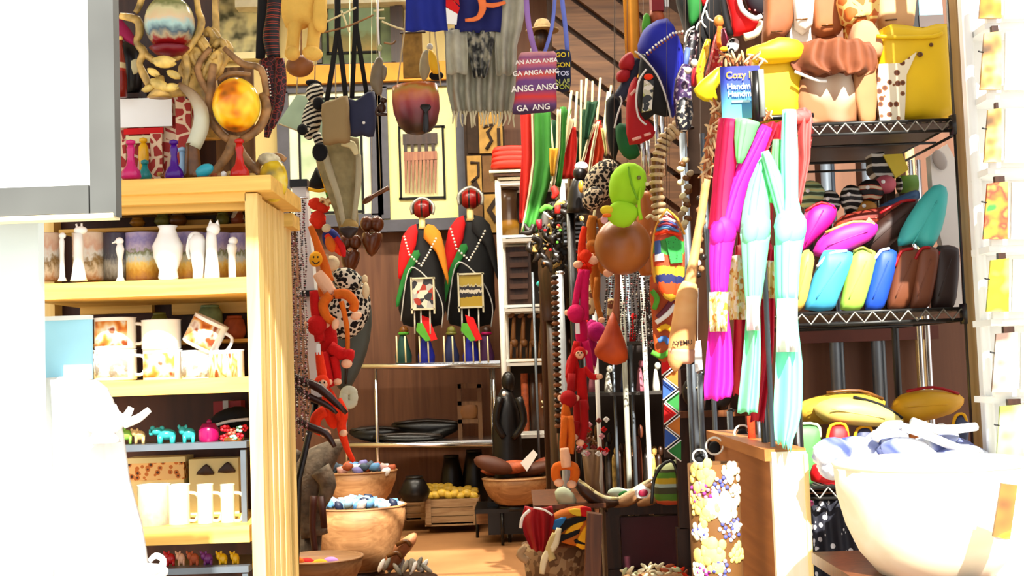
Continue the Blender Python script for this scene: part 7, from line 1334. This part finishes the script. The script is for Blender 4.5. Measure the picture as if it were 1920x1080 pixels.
bw = P('bw_beads', 'wave', [(0, (.018, .015, .015)), (.72, (.66, .64, .58))], 24, dist=3, rough=.5)
for i, (x, y, rx, ry, mt, lab) in enumerate(((1520, 366, 28, 28, P('green_ball', 'wave', [(0, (.10, .14, .07)), (.4, (.40, .55, .35)), (.7, (.62, .62, .3))], 20, dist=2), 'green striped beaded ball at the left of the middle wire shelf'), (1556, 380, 20, 24, bw, 'black and white beaded ball beside the green one'), (1596, 372, 22, 26, bw, 'black beaded ball with white arcs in the middle of the shelf'), (1632, 358, 26, 22, P('red_arc_ball', 'wave', [(0, (.02, .015, .015)), (.6, (.5, .09, .04)), (.8, (.66, .55, .4))], 16, dist=3), 'black and red beaded ball highest on the heap'), (1624, 390, 20, 14, M('ball_ochre', (.48, .25, .05), .6), 'ochre beaded ball under the black and red one'), (1660, 346, 20, 18, M('ball_rose', (.55, .16, .2), .6), 'rose beaded ball beside the green roll'))):
    th = T('beaded_ball', lab, 'beadwork', (x, y + ry, 2.82), 'beaded balls on the wire rack'); part(th, 'ball', MB().pe(x, y, 2.80, rx, ry, 20, n=16, m=10), mt); part(th, 'button', MB().pe(x - rx * .2, y - ry * .3, 2.775, 4, 4, 3, n=8, m=6), whitec)
    part(th, 'support', MB().post(x, y + ry * .7, 590, 2.84, 8), dwood)
th = T('yellow_box', 'black and yellow tilted gift box on top of the beaded balls', 'box', (1668, 338, 2.84)); part(th, 'black_side', MB().ps([(1634, 288), (1656, 284), (1680, 332), (1650, 338), (1636, 320)], 2.83, .05), P('box_arcs', 'wave', [(0, (.02, .02, .02)), (.8, (.7, .7, .66))], 14, dist=2)); part(th, 'yellow_side', MB().ps([(1656, 290), (1692, 288), (1704, 318), (1680, 334)], 2.825, .05), M('box_yellow', (.80, .68, .12), .6)); part(th, 'support', MB().pbox(1648, 334, 1684, 588, 2.88, 2.92), dwood)
m = MB(); m.tube([W(1684, 346, 2.86), W(1718, 344, 2.86)], 17 * K(2.8), 14); th = T('green_roll', 'green and black rolled cloth on the heap', 'roll', (1700, 362, 2.86)); part(th, 'roll', m, P('roll_green', 'grad', [(0, (.2, .35, .08)), (1, (.25, .45, .12))], 4, 'Generated', False)); part(th, 'end', MB().pe(1686, 346, 2.84, 5, 16, 14), bw); part(th, 'support', MB().pbox(1692, 360, 1712, 588, 2.9, 2.94), dwood)
# lower shelf pouches
lp = cl('mustard', (.62, .42, .07)); 
purse('mustard pouch with an olive shade lying at the left of the lower wire shelf', [(1488, 772), (1510, 750), (1560, 738), (1620, 738), (1660, 752), (1640, 780), (1560, 796), (1510, 792)], 2.72, lp, .045, brg, [(1550, 736), (1610, 732), (1656, 748)])
purse('pale lemon pouch lying in front of the mustard one', [(1526, 764), (1560, 746), (1620, 748), (1670, 768), (1694, 790), (1660, 800), (1600, 798), (1545, 790)], 2.66, cl('lemon', (.66, .56, .20)), .045, black, [(1600, 744), (1650, 758), (1692, 784)])
purse('golden yellow pouch lying at the right of the lower wire shelf', [(1672, 765), (1690, 740), (1740, 730), (1796, 738), (1804, 756), (1780, 776), (1720, 792), (1686, 788)], 2.72, cl('golden', (.72, .44, .04)), .045, zipm, [(1700, 734), (1750, 726), (1798, 738)])
for i, (x0, x1, y0, mt, tm, lab) in enumerate(((1474, 1530, 794, cl('leaf', (.15, .40, .14)), M('pale_edge', (.6, .7, .5), .6), 'leaf green pouch standing on the lower wire shelf'), (1542, 1582, 794, cl('scarlet', (.60, .03, .04)), yellow, 'scarlet pouch with a yellow edge on the lower wire shelf'), (1592, 1630, 800, cl('navygold', (.10, .12, .22)), yellow, 'navy pouch with a yellow arched edge in the middle'), (1636, 1672, 806, cl('mocha', (.16, .08, .05)), gold, 'mocha pouch with a gold edge on the lower wire shelf'), (1740, 1770, 796, cl('rose', (.52, .10, .14)), whitec, 'rose pouch half hidden behind the tie dyed cloth'), (1776, 1806, 776, cl('navygold2', (.10, .12, .2)), yellow, 'navy pouch with a yellow arched edge at the right post'), (1690, 1726, 800, cl('amber', (.58, .2, .03)), whitec, 'amber pouch behind the tie dyed cloth'))):
    purse(lab, lean(x0, x1, y0, 912, 10), 2.62 if i < 2 else 2.66, mt, .022, tm, [(x0 + 8, y0 + 34), (x0 + 16, y0 + 4), (x1 + 2, y0 + 2), (x1 + 8, y0 + 26)], False)
td = P('tie_dye', 'noise', [(.36, (.10, .13, .36)), (.46, (.42, .46, .66)), (.54, (.78, .79, .82)), (.66, (.55, .58, .68))], 7, 'Object', False, .8, dist=1)
th = T('tie_dye_cloth', 'crumpled blue and white tie dyed cloth heaped over the big bowl', 'cloth', (1690, 900, 2.3))
random.seed(31)
for i, (x, y, rx, ry, a) in enumerate(((1560, 850, 36, 30, -10), (1610, 850, 50, 32, 8), (1660, 836, 45, 34, -15), (1700, 850, 55, 30, 10), (1740, 838, 60, 22, -18), (1780, 836, 55, 20, 14), (1800, 855, 50, 22, 0), (1640, 868, 60, 26, 0), (1720, 872, 70, 24, 0), (1560, 876, 26, 24, 20))):
    part(th, 'fold', MB().pe(x, y, 2.30 + (i % 3) * .03, rx, ry, 40, a, n=18, m=10, wob=.10), td)
for p in ([(1690, 800), (1730, 812), (1790, 838), (1840, 850)], [(1710, 790), (1760, 806), (1830, 800)], [(1640, 826), (1660, 800), (1690, 796)]): part(th, 'hem', MB().pt(p, [8, 9, 8, 6][:len(p)], 2.28, 8, flat=1.8), clw)
purse('scarlet cloth pouch pressed against the pedestal under the tie dye', [(1522, 902), (1526, 872), (1548, 868), (1570, 880), (1566, 904)], 2.44, cl('scarlet2', (.62, .02, .03)), .03, None, None, False)
# dotted cloth under the rack
th = T('dotted_cloth', 'black cloth with white dots hanging below the lower wire shelf', 'cloth', (1555, 1240, 2.6)); part(th, 'cloth', MB().cloth([(1500, 1600, 932), (1500, 1610, 1000), (1500, 1625, 1100), (1500, 1635, 1240)], 2.58, 4, .01, 24, 12), P('dots', 'spots', [(0, (.75, .75, .78)), (.27, (.04, .042, .06))], 52, rough=.7)); part(th, 'hem', MB().pt([(1500, 930), (1600, 930)], 4, 2.575), black); part(th, 'bow', MB().pe(1518, 944, 2.56, 8, 6), M('bow_pink', (.5, .1, .25), .6))
th = T('indigo_cloth', 'indigo checked cloth folded between the dotted cloth and the big bowl', 'cloth', (1620, 1240, 2.66)); part(th, 'cloth', MB().cloth([(1585, 1700, 960), (1585, 1700, 1060), (1585, 1700, 1240)], 2.68, 3, .015, 18, 10), P('indigo_check', 'wave', [(0, (.05, .05, .22)), (.7, (.10, .10, .30)), (.9, (.35, .35, .55))], 10)); part(th, 'fold', MB().pt([(1590, 985), (1640, 990), (1690, 986)], 5, 2.66), blue)
# big pale bowl in the sun
th = T('big_pale_bowl', 'very big pale wooden bowl in full sun at the bottom right', 'bowl', (1752, 1100, 2.05)); pb = wood('pale_bowl_wood', (.84, .76, .56), (.90, .84, .68), 2, 'X', .6)
part(th, 'bowl', MB().pl(1758, 1092, 2.05, [(60, 0), (100, 14), (138, 60), (160, 110), (174, 165), (178, 222), (170, 224), (160, 160), (130, 80), (60, 30), (.1, 26)], 48), pb); part(th, 'rim', MB().pl(1758, 1092, 2.05, [(178, 216), (181, 222), (174, 226), (170, 222)], 48), pb); part(th, 'foot', MB().pl(1758, 1102, 2.05, [(64, 0), (60, 12)], 30), mwood)
m = MB(); m.pbox(1640, 1104, 1900, 1130, 1.9, 2.3); th = T('bowl_table', 'low table under the big pale bowl', 'table', (1760, 1400, 2.05)); part(th, 'top', m, mwood)
for q in (1650, 1880): part(th, 'leg', MB().box((W(q, 1200, 1.95).x, 1.95, 0), (W(q, 1200, 1.95).x + .03, 1.98, W(q, 1128, 1.95).z)), mwood); part(th, 'leg', MB().box((W(q, 1200, 1.95).x, 2.2, 0), (W(q, 1200, 1.95).x + .03, 2.23, W(q, 1128, 1.95).z)), mwood)
# ================================================================== CARD RACK AT THE RIGHT EDGE
cx = T('card_rack', 'white card rack cut by the right picture edge', 'rack', (1890, 1240, 2.3))
part(cx, 'back_board', MB().box((W(1846, 500, 2.3).x, 2.33, .1), (W(1846, 500, 2.3).x + .5, 2.36, 2.1)), whitem); part(cx, 'side_rail', MB().tube([(W(1848, 640, 2.3).x, 2.3, 0), (W(1848, 640, 2.3).x, 2.3, 2.1)], .009), whitem)
for i, y in enumerate((40, 172, 312, 458, 596, 742, 884)):
    part(cx, 'pocket', MB().pbox(1846 + i * 3, y, 2010, y + 12, 2.24, 2.33), whitem); part(cx, 'pocket_front', MB().pbox(1850 + i * 3, y - 14, 2010, y, 2.235, 2.245), whitem)
cards = [(1836, -60, 1872, 34, 0), (1838, 62, 1872, 168, 1), (1845, 206, 1872, 304, 1), (1844, 344, 1884, 448, 2), (1850, 488, 1886, 584, 3), (1860, 626, 1902, 735, 4), (1868, 762, 1914, 872, 5)]
cps = [P('card_giraffe', 'noise', [(.38, (.20, .10, .02)), (.5, (.45, .25, .04)), (.6, (.6, .45, .2))], 18, 'Object', False, .4), P('card_lion', 'noise', [(.35, (.14, .09, .05)), (.46, (.42, .25, .09)), (.56, (.62, .50, .26)), (.68, (.26, .2, .13))], 20, 'Object', False, .4), P('card_parrot', 'noise', [(.36, (.08, .28, .08)), (.45, (.5, .3, .05)), (.55, (.5, .08, .05)), (.64, (.6, .42, .12))], 26, 'Object', False, .4), P('card_lemon', 'noise', [(.36, (.18, .32, .05)), (.5, (.6, .5, .03)), (.65, (.66, .6, .3))], 14, 'Object', False, .4), P('card_fur', 'noise', [(.4, (.24, .17, .14)), (.55, (.6, .55, .48))], 14, 'Object', False, .4), P('card_green', 'noise', [(.38, (.28, .38, .1)), (.5, (.5, .56, .3)), (.62, (.66, .66, .5))], 14, 'Object', False, .4)]
labs = ['tan giraffe postcard at the very top of the white card rack', 'orange lion postcard second from the top of the white card rack', 'orange lion postcard third from the top of the white card rack', 'red and green parrot postcard in the white card rack', 'lemon coloured postcard in the white card rack', 'pale fur postcard low in the white card rack', 'pale green postcard lowest in the white card rack']
for (x0, y0, x1, y1, k), lab in zip(cards, labs):
    th = T('postcard', lab, 'postcard', ((x0 + x1) / 2, y1, 2.22), 'postcards in the white rack')
    part(th, 'sheet', MB().ps([(x0 + 8, y0), (x1 + 6, y0 - 4), (x1 + 6, y1), (x0, y1)], 2.215, .006), cps[k]); part(th, 'dark_header', MB().pbox(x0 + 22, y0 - 14, x1, y0 - 2, 2.22, 2.23), dwood); part(th, 'pin', MB().pt([(x0 - 4, y0 + 34), (x0 + 6, y0 + 36)], 1.6, 2.21, 5), blackm)
    m = MB(); m.ps([(x1 + 14, y0 - 2), (x1 + 70, y0 - 2), (x1 + 70, y1), (x1 + 12, y1)], 2.22, .006)
    one('postcard', lab.replace('postcard', 'postcard sleeve to the right of the one').replace(' of the white card rack', '').replace(' in the white card rack', '').replace(' low', ' placed low'), 'postcard', m, M('card_sleeve', (.78, .80, .76), .4, var=.08, vs_=20), 'postcard sleeves in the white rack')
th = T('leaning_card', 'brown and yellow photo card leaning against the big pale bowl', 'card', (1884, 1010, 1.83)); part(th, 'sheet', MB().ps([(1878, 906), (1908, 910), (1894, 1012), (1862, 1006)], 1.82, .005), P('card_brown', 'noise', [(.35, (.16, .09, .05)), (.5, (.42, .22, .07)), (.58, (.72, .45, .05)), (.68, (.76, .6, .2))], 14, 'Object', False, .4)); part(th, 'back', MB().ps([(1880, 908), (1924, 912), (1912, 1016), (1866, 1010)], 1.828, .004), whitem)
m = MB(); a = W(1832, 600, 2.5); m.box((a.x - .006, 2.5, .3), (a.x + .008, 2.54, 2.2)); struct('trim_7', m, wood('jamb_tan', (.32, .22, .10), (.48, .36, .2)))
m = MB(); m.pbox(1806, -60, 1828, 132, 2.7, 2.73); th = T('yellow_banner', 'narrow bright yellow cloth hanging behind the rack post, top right', 'cloth', (1816, 132, 2.7)); part(th, 'cloth', m, M('panel_yellow', (.8, .62, .02), .7)); part(th, 'hem', MB().pbox(1804, 128, 1830, 134, 2.695, 2.735), brg)

# shells on strings, paper strip and beaded loops by the grey posts
th = T('shell_string', 'string of pale shells hanging behind the leather bottle neck', 'shells', (1285, 420, 3.65)); random.seed(9)
part(th, 'cord', MB().pt([(1286, 430), (1284, -60)], .6, 3.66, 5, sm=False), dstring)
for i in range(16): part(th, 'shell', MB().pe(1286 + random.uniform(-10, 10), 300 + i * 8.4, 3.64, 8, 6, 5, random.uniform(-40, 40), n=8, m=6), [M('shell_tan', (.42, .33, .2), .5, var=.3), brg, cream][i % 3])
th = T('shell_string', 'dark shell string hanging right above the leather bottle body', 'shells', (1312, 520, 3.3))
part(th, 'cord', MB().pt([(1314, 520), (1312, -60)], .6, 3.31, 5, sm=False), dstring)
for i in range(14): part(th, 'shell', MB().pe(1314 + random.uniform(-6, 6), 372 + i * 11, 3.3, 6, 6, 5, n=8, m=6), [dk, whitec, rw, dk, M('shell_tan', (.42, .33, .2))][i % 5])
m = MB(); m.pt([(1308, 641), (1309, 540)], .8, 3.155, 5, sm=False); m.ps([(1302, 640), (1314, 638), (1318, 692), (1304, 698)], 3.15, .004); one('paper_strip', 'white paper strip hanging right of the leather bottle', 'paper', m, whitec)
for i, (x, y, r) in enumerate(((1312, 856, 13), (1340, 836, 16), (1392, 812, 15))):
    th = T('beaded_loop', ['white and black beaded loop above the flowered roll', 'white and black beaded loop at the back of the pedestal', 'white and black beaded loop beside the orange roll'][i], 'beadwork', (x, y + r, [2.5, 2.9, 2.9][i]), 'beaded loops by the pedestal')
    part(th, 'loop', MB().pt([(x + r * math.cos(q * .63), y - r * math.sin(q * .63)) for q in range(11)], 2, [2.5, 2.9, 2.9][i], 6), beadw); part(th, 'inner', MB().pe(x, y + 4, [2.52, 2.93, 2.93][i], r * .7, r * .8, 6), black)
